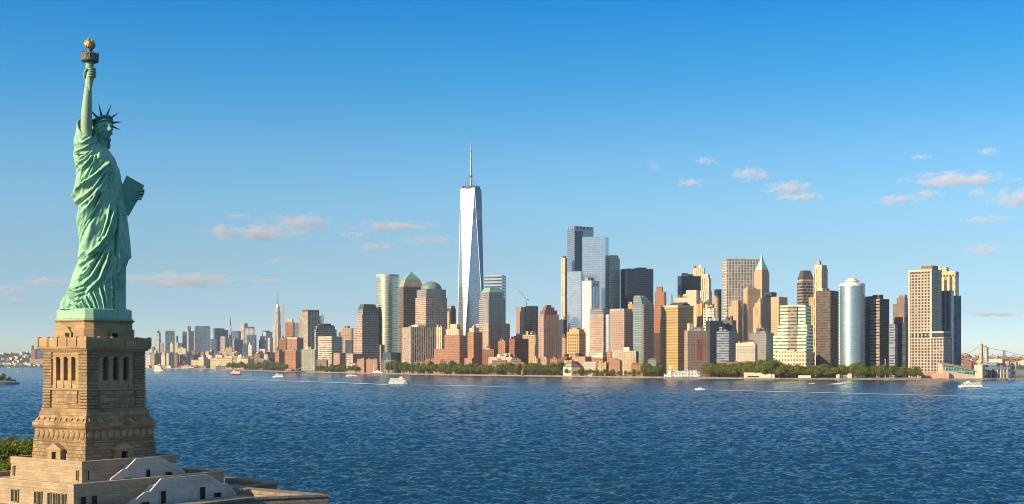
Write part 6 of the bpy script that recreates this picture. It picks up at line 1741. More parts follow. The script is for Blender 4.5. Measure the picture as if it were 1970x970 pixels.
# ------------------------------------------------------------------ trees
def make_tree(h, cw, leaf, nblob, nleaf, mat, seed, conic=0.0):
    """tapered trunk with limbs and a crown of small leaf faces in clumps; base at z = 0"""
    r = random.Random(seed)
    e = empty("tree")
    b = MB()
    th = h * .42
    pts = [(0, 0, -.6)] + [(r.uniform(-.03, .03) * h * k / 4, r.uniform(-.03, .03) * h * k / 4, th * k / 4) for k in range(1, 5)]
    b.tube(pts, [h * .022 * (1 - .15 * k) for k in range(5)], 7)
    blobs = []
    for k in range(nblob):
        a = 2 * math.pi * (k + r.random() * .7) / nblob * 2.4; q = r.random() ** .6
        zc = h * (.40 + .46 * (k + .5) / nblob)
        fr = 1 - abs((k + .5) / nblob - .38) * 1.1
        R_ = cw / 2 * q * fr * .8
        c = (R_ * math.cos(a), R_ * math.sin(a), zc)
        blobs.append((c, cw * r.uniform(.17, .28)))
        if k % 2 == 0: b.tube([pts[3], (c[0] * .5, c[1] * .5, (th * .75 + zc) / 2), c], [h * .012, h * .008, h * .003], 5)
    b.build("trunk", M['bark'], e, smooth=True)
    q = MB()
    for c, R_ in blobs:
        for i in range(nleaf // nblob):
            v = Vector((r.gauss(0, 1), r.gauss(0, 1), r.gauss(0, 1))).normalized()
            rr = R_ * (r.random() ** .18)
            p = Vector(c) + Vector((v.x * rr, v.y * rr, v.z * rr * .8))
            n = (v + Vector((r.gauss(0, .33), r.gauss(0, .33), r.gauss(0, .33) + .3))).normalized()
            a = n.orthogonal().normalized(); d = n.cross(a)
            s1, s2 = leaf * r.uniform(.6, 1.3), leaf * r.uniform(.4, .8)
            t = r.random() * 6.28
            a2 = a * math.cos(t) + d * math.sin(t); d2 = d * math.cos(t) - a * math.sin(t)
            q.face([p - a2 * s1, p - d2 * s2, p + a2 * s1, p + d2 * s2], [(0, 0), (1, 0), (1, 1), (0, 1)])
    q.build("crown", mat, e)
    return e
PROTO = [make_tree(20, 17, .75, 15, 1500, M['leaf_a'], 1), make_tree(18, 16, .75, 14, 1400, M['leaf_b'], 2), make_tree(22, 15, .75, 16, 1500, M['leaf_a'], 3), make_tree(15, 14, .7, 12, 1100, M['leaf_b'], 4)]
_used = set()
def place_tree(k, x, y, z, s, label, group):
    p = PROTO[k]
    if k not in _used:
        _used.add(k); o = p; o.location = (x, y, z); o.rotation_euler = (0, 0, random.uniform(0, 6.28)); o.scale = (s, s, s * random.uniform(.9, 1.1))
    else:
        o = copy_tree(p, None, (x, y, z), random.uniform(0, 6.28), (s, s, s * random.uniform(.9, 1.1)))
    tag(o, label, "tree", group)
TREES = [ # px0, px1, step px, rows, row gap, scale, kinds, label
 (438, 552, 4.2, 2, 45, 1.05, (0, 2, 0), "green tree of the dense belt below the orange brick blocks at the left", "trees of the far left belt"),
 (610, 690, 5.2, 2, 30, .85, (0, 3, 2), "tree of the row just right of the white sail-roofed ferry pavilion", "trees right of the white pavilion"),
 (748, 782, 6, 2, 25, 1.15, (0, 2), "dark green tree of the round clump below the curved golden tower", "trees below the golden tower"),
 (784, 880, 6.2, 2, 28, 1.1, (0, 2, 1), "green tree of the shore row below the beige slab and patterned brick tower", "trees below the beige slab"),
 (882, 1000, 6.5, 2, 26, 1.0, (0, 1, 2), "green tree of the shore row below the tallest tower and the cream brick row", "trees below the tallest tower"),
 (1012, 1080, 6.2, 2, 24, 1.05, (0, 2, 0), "green tree of the grove left of the stepped stone museum", "trees left of the museum"),
 (1084, 1178, 7.2, 1, 20, .72, (0, 3), "small green tree in front of the stepped stone museum and its wing", "trees before the museum"),
 (1180, 1236, 8, 1, 20, .6, (3, 0), "small tree at the foot of the wide low beige gridded building", "trees below the low gridded building"),
 (1238, 1274, 6, 2, 20, .95, (0, 2), "green tree of the clump just left of the white pier building", "trees left of the pier building"),
 (1358, 1432, 6.6, 3, 22, 1.0, (1, 1, 0), "olive tree of the park grove between the white pier building and the long white hall", "trees left of the long white hall"),
 (1432, 1500, 7.2, 3, 22, 1.12, (1, 0, 1), "tall olive tree of the park grove behind the long white hall", "trees behind the long white hall"),
 (1500, 1650, 7.4, 3, 22, .98, (1, 1, 3), "olive tree of the park belt below the pale green tower and the dark slab", "trees below the pale green tower"),
 (1650, 1722, 7.4, 2, 24, .9, (1, 0, 1), "olive tree of the park belt below the round silver tower and the navy tower", "trees below the round silver tower"),
 (1724, 1772, 7.4, 2, 20, .85, (1, 3), "olive tree at the right end of the park, beside the tall pale gridded tower", "trees at the right end of the park"),
]
def trees():
    for (p0, p1, st, nr, gap, sc, kinds, lab, grp) in TREES:
        for r_ in range(nr):
            px = p0 + (st / 2 if r_ % 2 else 0)
            while px < p1:
                q = px + random.uniform(-1.5, 1.5); sc_ = sc * (1.5 if px > 1350 else 1.3); Y = shore(q) + 16 + gap * r_ + random.uniform(-5, 5)
                place_tree(random.choice(kinds), wx(q, Y), Y, GZ, sc_ * random.uniform(.8, 1.2), lab, grp)
                px += st
trees()
# nearer trees on the island, left of the pedestal, with finer leaves
def near_trees():
    P2 = [make_tree(17, 12, .30, 26, 9000, M['leaf_b'], 21), make_tree(16, 11, .30, 24, 8000, M['leaf_a'], 22)]
    labs = ["big olive tree touching the left side of the stone pedestal", "broad dark green tree at the left edge, beside the pedestal", "olive tree between two others left of the pedestal", "tree lowest in front of the clump left of the pedestal", "tree at the back of the clump left of the pedestal"]
    for i, (px, Y, top, k) in enumerate(((50, 262, 838, 0), (8, 258, 846, 1), (28, 268, 836, 0), (-16, 262, 842, 0), (36, 254, 866, 1), (66, 266, 842, 1))):
        z1 = wz(top, Y); s = (z1 - 2.4) / (17 if k == 0 else 16)
        o = P2[k] if (k == 0 and i == 0) or (k == 1 and i == 1) else copy_tree(P2[k])
        o.location = (wx(px, Y), Y, 2.4); o.scale = (s * .9, s * .9, s); o.rotation_euler = (0, 0, 1.3 * i)
        lab = ["big olive tree touching the left side of the stone pedestal", "broad dark green tree at the lower left edge, beside the pedestal", "olive tree between two others left of the pedestal base", "olive tree cut by the left edge of the picture above the terrace", "lowest and shortest tree of the clump left of the pedestal", "green tree half hidden behind the left edge of the pedestal base"][i]
        tag(o, lab, "tree", "trees left of the pedestal")
near_trees()
# little wooded island at the far left
def islet():
    Y = 2120
    m = MB()
    P = [(wx(-70, Y), Y - 10), (wx(-10, Y), Y - 34), (wx(22, Y), Y - 24), (wx(38, Y), Y - 4), (wx(30, Y), Y + 20), (wx(-70, Y), Y + 60)]
    m.loft([([(p[0], p[1]) for p in P], -1), ([(p[0] * 1.0 - 1, p[1]) for p in P], 3.0)], 0, 1)
    o = m.build("small_island", [M['fort'], M['hill_green']]); tag(o, kind='structure')
    for i, (px, dy, s) in enumerate(((-8, 0, .62), (0, -8, .60), (7, 4, .66), (13, -6, .52), (18, 2, .48), (24, 0, .34), (29, 2, .25), (-16, 8, .62), (4, 12, .6))):
        place_tree(i % 4, wx(px, Y + dy), Y + dy, 2.9, s, "small tree on the little wooded point of land at the left edge", "trees on the little left point")
islet()

# ------------------------------------------------------------------ boats
def hull(b, L_, W, h0, h1, mat, bow=.28):
    """pointed hull along +x; waterline width slightly less than deck width"""
    P = lambda w, f: [(-L_ / 2, -w), (L_ / 2 - L_ * bow, -w), (L_ / 2 - L_ * bow * .35, -w * .55), (L_ / 2 * f, 0), (L_ / 2 - L_ * bow * .35, w * .55), (L_ / 2 - L_ * bow, w), (-L_ / 2, w)]
    b.loft([(P(W / 2 * .86, .95), h0), (P(W / 2, 1.0), h1)], mat, mat)
def ferry(label, px, py, wpx, head=1, decks=3, hullmat='white', cabin='white', hullh=.10, name="ferry", yaw=None, extra=None, cat="boat", scaleh=1.0):
    Y = CAMZ * FPX / (py - HY)
    L_ = wpx / FPX * Y; W = L_ * .26; H = L_ * .085 * scaleh
    az = math.atan((px - CX) / FPX)
    e = empty(name, (wx(px, Y), Y, 0), (0 if head > 0 else math.pi) + (yaw or 0)); tag(e, label, cat)
    b = MB(); hull(b, L_, W, -.6, H, 0); b.build("hull", M[hullmat], e)
    b = MB(); hull(b, L_ * .995, W * 1.01, H * .02, H * .30, 0); b.build("waterline_stripe", M['navy_hull' if hullmat == 'white' else hullmat], e)
    z = H; x0, x1, w = -L_ * .46, L_ * .34, W * .92
    for k in range(decks):
        hh = L_ * .062 * scaleh
        d = MB(); d.box(x0, x1, -w / 2, w / 2, z, z + hh * .88); d.box(x0 - .4, x1 + .5, -w / 2 - .3, w / 2 + .3, z + hh * .88, z + hh); dk = d.build("deck_house", M[cabin], e)
        d = MB()
        n = max(4, int((x1 - x0) / (L_ * .055)))
        for i in range(n):
            xa = x0 + (x1 - x0) * (i + .22) / n; xb = x0 + (x1 - x0) * (i + .78) / n
            for sgn in (-1, 1): d.box(xa, xb, sgn * w / 2 - .06, sgn * w / 2 + .06, z + hh * .32, z + hh * .70)
        d.box(x1 - .05, x1 + .08, -w * .4, w * .4, z + hh * .35, z + hh * .72)
        d.build("window_band", M['glass'], dk)
        z += hh; x0 += L_ * .04; x1 -= L_ * (.10 if k == 0 else .16); w *= .9
    d = MB(); wh = L_ * .055 * scaleh; d.box(L_ * .02, L_ * .15, -w * .4, w * .4, z, z + wh); d.build("wheelhouse", M[cabin], e)
    d = MB(); d.lathe([(L_ * .006, z), (L_ * .004, z + L_ * .10)], 6, (L_ * .05, 0)); d.bar((L_ * .05, -w * .25, z + L_ * .07), (L_ * .05, w * .25, z + L_ * .07), L_ * .003); d.build("mast", M['white'], e)
    d = MB(); d.lathe([(L_ * .028, z - .2), (L_ * .024, z + L_ * .055)], 10, (-L_ * .2, 0)); d.build("funnel", M['navy_hull' if hullmat == 'white' else hullmat], e)
    return e
ferry("largest white ferry with dark windows, in the water below the beige slab", 768, 740, 40, 1, 2, name="ferry", scaleh=1.45)
ferry("tall boxy cream ship near the right side of the stone pedestal", 306, 714.5, 21, 1, 3, 'cream', 'cream', name="ship", scaleh=2.1, yaw=-.35)
ferry("red and white excursion boat, left of a smaller all-white boat", 452, 722, 23, -1, 2, 'red_hull', 'white', name="tour_boat", scaleh=1.6)
ferry("white boat second from the left of the mid-water boats, below the orange brick blocks", 535, 726.5, 21, -1, 2, name="tour_boat", scaleh=1.4)
ferry("low white motor yacht below the grey shaded wing of the beige banded building", 676, 724.5, 22, -1, 1, name="yacht", scaleh=1.0)
ferry("white ferry with a dark hull line, in front of the glass ferry terminal", 1866, 746, 45, -1, 2, name="ferry", scaleh=1.05)
ferry("tiny white boat near the long white pier shed, by the far left shore", 339, 710.8, 7, 1, 1, name="small_boat")
ferry("tiny white speck of a boat left of the pedestal, off the left hill", 35, 716, 5, 1, 1, name="small_boat", scaleh=1.6)
ferry("tiny white boat moored against the shore of the left hill", 17, 707.6, 6, 1, 1, name="small_boat", scaleh=1.3)
ferry("tiny boat right of the long pale yellow building, far from shore", 404.5, 715, 4, 1, 1, name="small_boat", scaleh=1.4)
ferry("small low white boat close to the park shore, below the dark grey brown slab", 1563, 738.5, 12, 1, 1, name="small_boat", scaleh=.8)
def speedboat():
    px, py = 1346, 750.5; Y = CAMZ * FPX / (py - HY); L_ = 19 / FPX * Y
    e = empty("motorboat", (wx(px, Y), Y, 0), math.pi); tag(e, "small white motorboat pulling a long white wake across the right half of the water", "boat")
    b = MB(); hull(b, L_, L_ * .34, -.4, L_ * .14, 0, .45); b.build("hull", M['white'], e)
    b = MB(); b.frustum(-L_ * .2, L_ * .15, -L_ * .12, L_ * .12, L_ * .14, -L_ * .17, L_ * .08, -L_ * .1, L_ * .1, L_ * .30); b.build("cabin", M['cream'], e)
    b = MB(); b.box(-L_ * .16, L_ * .1, -L_ * .122, L_ * .122, L_ * .21, L_ * .26); b.build("cabin_window", M['glass'], e)
    b = MB(); b.bar((-L_ * .1, 0, L_ * .30), (-L_ * .12, 0, L_ * .46), .12); b.bar((-L_ * .05, -.8, L_ * .30), (-L_ * .05, .8, L_ * .38), .1); b.build("mast", M['steel'], e)
speedboat()
# foam
def foam_mat():
    m, nt, bs, out = new_mat("white_foam")
    tcn = nt.nodes.new("ShaderNodeTexCoord"); uv = nt.nodes.new("ShaderNodeUVMap"); uv.uv_map = "UVMap"
    sp = nt.nodes.new("ShaderNodeSeparateXYZ"); nt.links.new(uv.outputs[0], sp.inputs[0])
    bs.inputs['Base Color'].default_value = (.85, .87, .88, 1); bs.inputs['Roughness'].default_value = .8
    n = noise_node(nt, tcn.outputs['Object'], .35, 4, .7)
    edge = math_node(nt, 'SUBTRACT', 1.0, math_node(nt, 'ABSOLUTE', math_node(nt, 'SUBTRACT', math_node(nt, 'MULTIPLY', sp.outputs[1], 2.0), 1.0)))
    a = math_node(nt, 'MULTIPLY', math_node(nt, 'POWER', edge, .7), math_node(nt, 'SUBTRACT', 1.25, sp.outputs[0]))
    a = ramp(nt, math_node(nt, 'ADD', a, math_node(nt, 'MULTIPLY', math_node(nt, 'SUBTRACT', n, .5), 2.2)), .15, .7)
    nt.links.new(a, bs.inputs['Alpha'])
    return m
M['foam'] = foam_mat()
def wake(pts, label, w0, w1, n=60):
    """foam strip along photo-measured water points"""
    W = [(wx(px, CAMZ * FPX / (py - HY)), CAMZ * FPX / (py - HY)) for px, py in pts]
    b = MB(); P = []
    T_ = np.linspace(0, 1, n + 1); ts = np.linspace(0, 1, len(W))
    xs = np.interp(T_, ts, [p[0] for p in W]); ys = np.interp(T_, ts, [p[1] for p in W])
    for i in range(n + 1):
        d = Vector((xs[min(i + 1, n)] - xs[max(i - 1, 0)], ys[min(i + 1, n)] - ys[max(i - 1, 0)])).normalized(); nn = Vector((-d.y, d.x))
        w = 1.9 * (w0 + (w1 - w0) * T_[i])
        P.append(((xs[i] + nn.x * w, ys[i] + nn.y * w), (xs[i] - nn.x * w, ys[i] - nn.y * w)))
    for i in range(n):
        (a0, a1), (b0, b1) = P[i], P[i + 1]
        b.face([(*a1, .7), (*b1, .7), (*b0, .7), (*a0, .7)], [(T_[i], 0), (T_[i + 1], 0), (T_[i + 1], 1), (T_[i], 1)])
    o = b.build("foam_wake", M['foam']); tag(o, label, "wake", kind='stuff')
wake([(1356, 751.2), (1500, 754.5), (1640, 758), (1800, 762), (1990, 767)], "long thin foam wake trailing right behind the small white motorboat", 3.0, 7)
wake([(748, 741), (650, 737), (540, 733.5), (420, 729)], "pale wake streak trailing left behind the largest white ferry", 5, 10)
wake([(795, 741.5), (900, 743), (990, 746)], "faint foam streak right of the largest white ferry", 4, 9)
wake([(440, 723.2), (428, 723)], "short foam wake at the stern of the red and white excursion boat", 5, 4, 10)
wake([(463, 723), (478, 723.3)], "little bow foam in front of the red and white excursion boat", 3, 2, 10)
wake([(688, 725.5), (694, 725.5)], "little foam at the stern of the low white yacht", 4, 3, 8)
wake([(1604, 740.5), (1622, 737.5), (1642, 736)], "bright patch of churned foam by the park shore", 7, 5, 20)
wake([(1888, 746.5), (1912, 747.5)], "short foam behind the ferry at the right", 3, 2, 10)
def buoy():
    px, py = 1775, 748.5; Y = CAMZ * FPX / (py - HY)
    e = empty("channel_buoy", (wx(px, Y), Y, 0)); tag(e, "tiny red buoy in the water left of the right-hand ferry", "buoy")
    b = MB(); b.lathe([(1.5, -.4), (1.6, .8), (1.2, 1.2), (.5, 1.5), (.35, 3.0), (.6, 3.1), (.3, 3.9), (.02, 4.0)], 14); b.build("float", M['red_hull'], e)
buoy()
def bird():
    Y = 900; e = empty("bird", (wx(404.3, Y), Y, wz(620, Y)), .5); tag(e, "tiny dark bird in the sky above the blue grey far towers", "bird")
    b = MB()
    b.tube([(-.55, 0, 0), (-.25, 0, .04), (.1, 0, .05), (.4, 0, .03), (.62, 0, .0)], [.03, .12, .15, .11, .03], 8)
    for s_ in (-1, 1):
        b.face([(.2, 0, .1), (.15, s_ * .7, .38), (-.08, s_ * 1.25, .22), (-.12, s_ * .6, .28), (-.22, 0, .1)][::s_]); b.face([(.2, 0, .07), (.15, s_ * .7, .35), (-.08, s_ * 1.25, .2), (-.12, s_ * .6, .25), (-.22, 0, .07)][::-s_])
    b.build("body", M['dark_steel'], e)
bird()

# ------------------------------------------------------------------ waterfront buildings
def at(px, off): 
    Y = shore(px) + off
    return wx(px, Y), Y
def museum():
    Y = shore(1100) + 42; x = wx(1100, Y); e = empty("museum", (x, Y, GZ), rad(8)); tag(e, "stepped stone museum with a six-sided tiered pyramid roof among trees", "museum")
    r = 19 / FPX * Y
    b = MB(); b.lathe([(r, 0), (r, wz(707, Y) - GZ)], 6, ph=.3); b.build("wall", S['arcade'], e)
    for k in range(6):
        z0 = wz(707 - k * 2.5, Y) - GZ; z1 = wz(707 - (k + 1) * 2.5, Y) - GZ; q = r * (.98 - k * .155)
        b = MB(); b.lathe([(q, z0 + .01), (q, z0 + (z1 - z0) * .6)], 6, ph=.3); b.build("roof_tier", M['coping'], e)
        b = MB(); b.lathe([(q * .93, z0 + (z1 - z0) * .6 + .01), (q * .93, z1)], 6, ph=.3); b.build("louvre", M['dark_steel'], e)
    b = T("museum_wing", "low stone box with dark horizontal louvres right of the stepped pyramid museum", "museum", 1123, 1147, 1153, 703, 44, F((.56, .50, .42), (.16, .14, .12), 9, 4, 1, .35), clutter=0)
    b.blk("upper_box", .0, 1.02, 0, 1, b.z, b.zz(697), F((.56, .50, .42), (.16, .14, .12), 9, 3.4, 1, .4))
museum()
def pavilion():
    e = empty("ferry_pavilion", (*at(580, -25), 0)); tag(e, "white ferry landing with four tilted sail-like roofs over dark floats", "pavilion")
    Y = e.location.y; u = Y / FPX
    b = MB(); b.box(-28 * u, 28 * u, -14, 14, -1, 2.2); b.build("float", M['navy_hull'], e)
    for k, (cx_, w, h) in enumerate(((-20, 16, 6.5), (-4, 12, 9), (8, 13, 8), (21, 12, 7))):
        b = MB()
        x0, x1 = (cx_ - w / 2) * u, (cx_ + w / 2) * u
        lo_, hi = h * .45 * u, (h + 1.5) * u
        top = [(x0, -13, lo_), (x1, -13, hi), (x1, 13, hi), (x0, 13, lo_)]; bot = [(p[0], p[1], p[2] - .8) for p in top]
        b.face(top); b.face(bot[::-1])
        for i in range(4): b.face([bot[i], bot[(i + 1) % 4], top[(i + 1) % 4], top[i]])
        rf = b.build("sail_roof", M['white'], e)
        b = MB()
        for xx, zz in ((x0 + 2, lo_ - .9), (x1 - 2, hi - 1.0)):
            for yy in (-11, 11): b.bar((xx, yy, 2.2), (xx, yy, zz), .5)
        b.build("post", M['steel'], e)
pavilion()
def pier_building():
    px0, px1 = 1277.5, 1346; Y = shore(1310) - 14; u = Y / FPX
    e = empty("pier_building", (wx(1277.5, Y), Y, 0), rad(-4)); tag(e, "long white pier building with a clock-tower-like turret at its left end", "pier building")
    L_ = (px1 - px0) * u
    b = MB(); b.box(-1, L_ + 2, -9, 14, -1, 2.8); b.build("pier", M['seawall'], e)
    st = F((.68, .70, .68), (.10, .14, .15), 5.5, 5.5, .5, .5)
    b = MB(); b.loft([([(8 * u, -7), (L_, -7), (L_, 10), (8 * u, 10)], 2.8), ([(8 * u, -7), (L_, -7), (L_, 10), (8 * u, 10)], 11 * u)], 0, 1)
    b.build("hall", [st, M['pale_verdigris']], e)
    b = MB(); P = lambda k, z: [(8 * u, -7.4, z)]
    b.frustum(8 * u - .5, L_ + .5, -7.6, 10.6, 11 * u, 9 * u, L_ - 2, -2, 6, 14.5 * u); b.build("roof", M['pale_verdigris'], e)
    b = MB(); b.loft([([(38 * u, -8), (62 * u, -8), (62 * u, 11), (38 * u, 11)], 2.8), ([(38 * u, -8), (62 * u, -8), (62 * u, 11), (38 * u, 11)], 16 * u)], 0, 1); b.build("raised_hall", [st, M['roof']], e)
    b = MB(); b.box(0, 8 * u - .02, -7.8, 8, 2.8, 9 * u); b.build("end_hall", st, e)
    b = MB(); b.loft([([(9 * u, -8.4), (13.5 * u, -8.4), (13.5 * u, -3), (9 * u, -3)], 2.8), ([(9 * u, -8.4), (13.5 * u, -8.4), (13.5 * u, -3), (9 * u, -3)], 20 * u)], 0, 1)
    b.frustum(8.7 * u, 13.8 * u, -8.7, -2.7, 20 * u + .02, 11 * u, 11.5 * u, -5.8, -5.5, 24.5 * u, 0); b.build("turret", M['white'], e)
    b = MB(); b.lathe([(1.2, 0), (1.2, .25)], 14); o = b.build("clock_face", M['glass'], e); o.location = (11.25 * u, -8.45, 17 * u); o.rotation_euler = (math.pi / 2, 0, 0)
pier_building()
def long_hall():
    b = T("waterfront_hall", "long low white hall with a dark strip window in front of the park trees", "building", 1431, 1490, 1493, 720.5, -6, 'arcade', clutter=0, d=18, roof='roof')
    b.blk("raised_part", 0, .62, .0, .9, b.z, b.zz(718.3), S['arcade'])
    q = MB(); q.box(b.X(.12), b.X(.5), -.25, .5, b.zz(726) - GZ, b.zz(723.4) - GZ); q.build("strip_window", M['glass'], b.e)
    T("kiosk", "low white flat-roofed kiosk on the promenade, right of the long white hall", "building", 1536, 1560, 1562, 723.5, 6, 'arcade', clutter=0, d=10)
    T("kiosk", "small cream square block on the promenade, left one of two below the round silver tower", "building", 1608.5, 1615, 1617, 720, 8, 'plainpale', clutter=0, d=10)
    T("kiosk", "small cream square block on the promenade, right one of two below the round silver tower", "building", 1631, 1638.5, 1640.5, 720, 8, 'plainpale', clutter=0, d=10)
    T("brick_fort", "low brown stone wall of an old round fort behind the long white hall", "building", 1424, 1476, 1480, 716, 24, 'brickrow', clutter=0, d=40)
    x, y = at(1703, 14)
    e = empty("light_mast", (x, y, GZ)); tag(e, "thin white light mast above the park trees below the navy tower", "mast")
    h = wz(692, y) - GZ; q = MB(); q.lathe([(.7, 0), (.45, h), (1.1, h + .1), (1.1, h + 1.2)], 8); q.build("pole", M['white'], e)
    for px, top, lab in ((735, 692, "taller white mast left of the dark green tree clump by the yacht basin"), (744.5, 687, "tallest white mast standing by the dark green tree clump at the yacht basin"), (718.5, 698, "short white mast in front of the big brown stepped tower")):
        x, y = at(px, 8); e = empty("flag_mast", (x, y, GZ)); tag(e, lab, "mast"); h = wz(top, y) - GZ
        q = MB(); q.lathe([(.8, 0), (.4, h), (.1, h + 1)], 8); q.bar((-3, 0, h * .7), (3, 0, h * .7), .25); q.build("pole", M['white'], e)
    x, y = at(726, -12); e = empty("white_tent", (x, y, 0)); tag(e, "small white peaked tent on the promenade at the foot of the big brown stepped tower", "tent")
    u = y / FPX; q = MB(); q.frustum(-12 * u, 12 * u, -8, 8, 3, -7 * u, 7 * u, -3, 3, 4.4 * u); q.frustum(-6 * u, 6 * u, -4, 4, 4.4 * u + .01, -.6 * u, .6 * u, -.5, .5, 7 * u); q.build("canopy", M['white'], e)
    q = MB(); q.box(-13 * u, 13 * u, -9, 9, -1, 3 - .01); q.build("deck", M['seawall'], e)
    x, y = at(1004, -4); e = empty("stone_pier_marker", (x, y, 0)); tag(e, "small pink stone post at the gap in the waterfront trees", "marker")
    q = MB(); q.box(-2.2, 2.2, -2.2, 2.2, -1, 14); q.frustum(-2.6, 2.6, -2.6, 2.6, 14.01, -.3, .3, -.3, .3, 17); q.build("shaft", S['pinkbrick'], e)
long_hall()
def terminal():
    Y = shore(1850) + 25; u = Y / FPX; x = wx(1814, Y)
    e = empty("ferry_terminal", (x, Y, GZ), rad(-3)); tag(e, "long ferry terminal with green glass front under a sweeping curved grey roof", "ferry terminal")
    L_ = 62 * u
    n = 24
    b = MB(); g = MB(); rf = MB(); lw = MB()
    tz = lambda f: (wz(701.5 + 12.5 * f ** 1.3, Y) - GZ); 
    gl = F((.32, .42, .36), (.06, .26, .17), 4.2, 6, .82, .85, refl=.3, rough=.12, blind=.25)
    for i in range(n):
        f0, f1 = i / n, (i + 1) / n
        xa, xb = L_ * f0, L_ * f1
        za, zb_ = tz(f0), tz(f1)
        zl_a = max(1.5, (wz(712 + 11 * f0, Y) - GZ)); zl_b = max(1.5, (wz(712 + 11 * f1, Y) - GZ))
        g.face([(xa, 0, zl_a), (xb, 0, zl_b), (xb, 0, zb_), (xa, 0, za)], [(xa, zl_a), (xb, zl_b), (xb, zb_), (xa, za)])
        rf.face([(xa, -3, za + .1), (xb, -3, zb_ + .1), (xb, 38, zb_ + 5.5), (xa, 38, za + 5.5)])
        rf.face([(xa, -3, za - 1.2), (xb, -3, zb_ - 1.2), (xb, -3, zb_ + .1), (xa, -3, za + .1)])
        rf.face([(xa, 38, za + 4.2), (xb, 38, zb_ + 4.2), (xb, -3, zb_ - 1.2), (xa, -3, za - 1.2)])
        lw.face([(xa, -.05, 0), (xb, -.05, 0), (xb, -.05, zl_b), (xa, -.05, zl_a)])
    lw.face([(0, 37, 0), (0, -.05, 0), (0, -.05, tz(0)), (0, 37, tz(0) + 4)]); 
    g.build("glass_front", gl, e); rf.build("curved_roof", M['tan_roof'], e); lw.build("base_wall", S['plainpale'], e)
    b = T("stair_tower", "plain beige block tower between the green glass terminal and the dark blue hall", "building", 1874.5, 1890, 1893.5, 703, 18, 'plainpale', clutter=0, d=20)
    b.blk("roof_post", .55, .68, .1, .3, b.z, b.zz(699.5), S['plainpale']); b.blk("roof_post", .85, .98, .1, .3, b.z, b.zz(699.5), S['plainpale'])
    b = T("ferry_hall", "dark blue hall with tall openings and pale posts right of the beige block tower", "building", 1893, 1944, 1948.6, 704, 34, F((.10, .14, .20), (.03, .04, .06), 9, 9, .6, .7), clutter=0, d=40)
    b.blk("upper_hall", 0.02, .46, .1, .9, b.z, b.zz(698.5), F((.16, .22, .30), (.05, .07, .10), 20, 4, 1, .5)); b.blk("roof_screen", .1, .62, .4, .95, b.zz(698.5), b.zz(692), S['plainpale'])
    for f in (.12, .26, .5, .62, .74, .86):
        q = MB(); q.box(b.X(f), b.X(f + .03), -.9, .2, 0, b.zz(711) - GZ); q.build("pale_post", S['plainpale'], b.e)
    T("plaza_deck", "long low brown deck on the waterfront left of the green glass terminal", "building", 1772, 1826, 1832, 719.5, 10, 'brickrow', clutter=0, d=20)
    # rocky bank
    r = random.Random(5); q = MB()
    for k in range(170):
        px = r.uniform(1893, 1985); Y2 = shore(px) + r.uniform(-16, 8); s = r.uniform(1.2, 3.0)
        c = Vector((wx(px, Y2), Y2, r.uniform(-.3, 2.6)))
        pts = [(c + Vector((r.uniform(-1, 1), r.uniform(-1, 1), r.uniform(-.7, .7))) * s) for _ in range(6)]
        top = c + Vector((0, 0, s * .9)); bot = c - Vector((0, 0, s))
        ring = [c + Vector((math.cos(a) * s * r.uniform(.7, 1.3), math.sin(a) * s * r.uniform(.7, 1.2), r.uniform(-.3, .3))) for a in [6.283 * i / 6 for i in range(6)]]
        for i in range(6): q.face([ring[i], ring[(i + 1) % 6], top]); q.face([ring[(i + 1) % 6], ring[i], bot])
    o = q.build("shore_rocks", M['seawall']); tag(o, "tan rock bank along the water right of the beige block tower", "rocks", kind='stuff')
terminal()
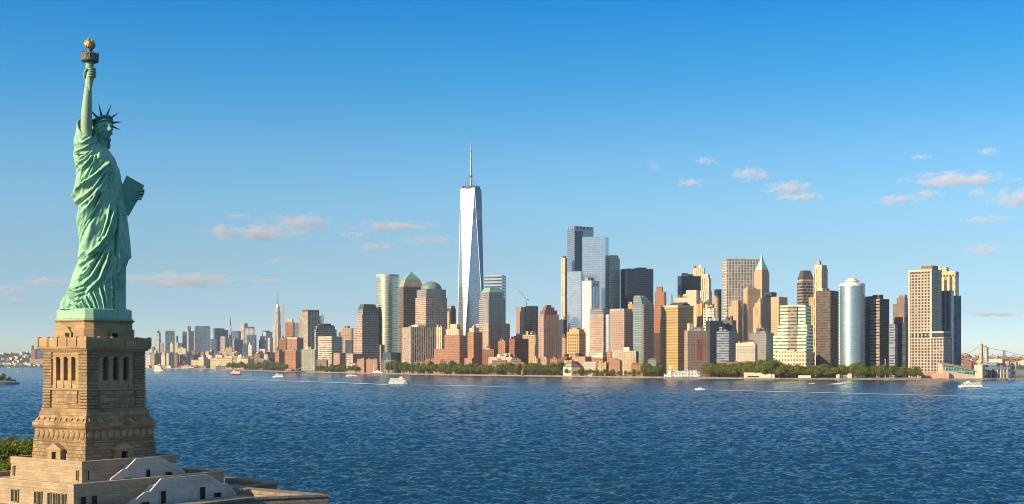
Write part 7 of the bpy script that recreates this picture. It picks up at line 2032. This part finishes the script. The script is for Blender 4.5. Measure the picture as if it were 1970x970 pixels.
def right_far():
    b = Bld("apartment_tower", "orange brick tower of the pair alone on the far right hill", "apartment tower", 1884, 1888.5, 1891.5, 663.5, Y=5550, st=S['tan'], clutter=0); b.blk("cap", .3, .9, .2, .8, b.z, b.zz(661.5), S['brown'])
    Bld("apartment_tower", "grey round-shouldered tower right beside the orange brick one on the far right hill", "apartment tower", 1892.2, 1899, 1901.8, 669, Y=5600, st=S['midpale'], clutter=1)
    e = empty("suspension_bridge", (0, 0, 0)); tag(e, "long suspension bridge with thin drooping cables behind the far right towers", "bridge")
    Y = 6500; P = lambda px, py: (wx(px, Y), Y, wz(py, Y))
    for px, top in ((1932, 674.5),):
        b = MB()
        for s_ in (-9, 9): b.box(wx(px, Y) - 2, wx(px, Y) + 2, Y + s_ - 2, Y + s_ + 2, 0, wz(top, Y))
        for py in (top + 1.5, top + 8): b.box(wx(px, Y) - 2.5, wx(px, Y) + 2.5, Y - 6, Y + 6, wz(py + 1.5, Y), wz(py, Y))
        b.build("bridge_tower", S['brown'] if px < 1900 else M['steel'], e)
    for s_ in (-8, 8):
        b = MB()
        for (a, c, sag) in (((1851, 683), (1887, 664), 2.5), ((1887, 664), (1932, 674.5), 2.0), ((1932, 674.5), (1985, 686), 2)):
            pts = []
            for i in range(13):
                f = i / 12; p = P(a[0] + (c[0] - a[0]) * f, a[1] + (c[1] - a[1]) * f + sag * 4 * f * (1 - f)); pts.append((p[0], p[1] + s_, p[2]))
            b.tube(pts, .5, 5)
        b.build("cable", M['steel'], e)
    b = MB(); b.box(wx(1845, Y), wx(2050, Y), Y - 10, Y + 10, wz(690.5, Y), wz(688.6, Y)); b.build("deck", S['brickrow'], e)
    b = MB()
    for k in range(14): 
        px = 1850 + k * 10; b.box(wx(px, Y) - 2, wx(px, Y) + 2, Y - 7, Y + 7, 0, wz(690.5, Y) - .01)
    b.build("viaduct_pier", S['brown'], e)
    # far riverside sheds seen through the gap right of the terminal
    for k, (x0, x1, yt, st, lab) in enumerate(((1852, 1872, 695, 'redbrick', "low red brick warehouse behind the green glass terminal roof"), (1873, 1890, 697, 'tan', "low tan warehouse behind the beige block tower"), (1902, 1925, 694, 'cream', "cream low building behind the dark blue hall"),
                                               (1926, 1944, 696, 'brickrow', "brick low building behind the right part of the dark blue hall"), (1945, 1958, 697, 'tan', "tan riverside block right of the dark blue hall"), (1959, 1985, 696, 'cream', "cream riverside block at the right edge, across the inlet"))):
        Bld("warehouse", lab, "building", x0, x1 - 3, x1, yt, Y=5330 + 20 * k, st=S[st], clutter=1)
right_far()
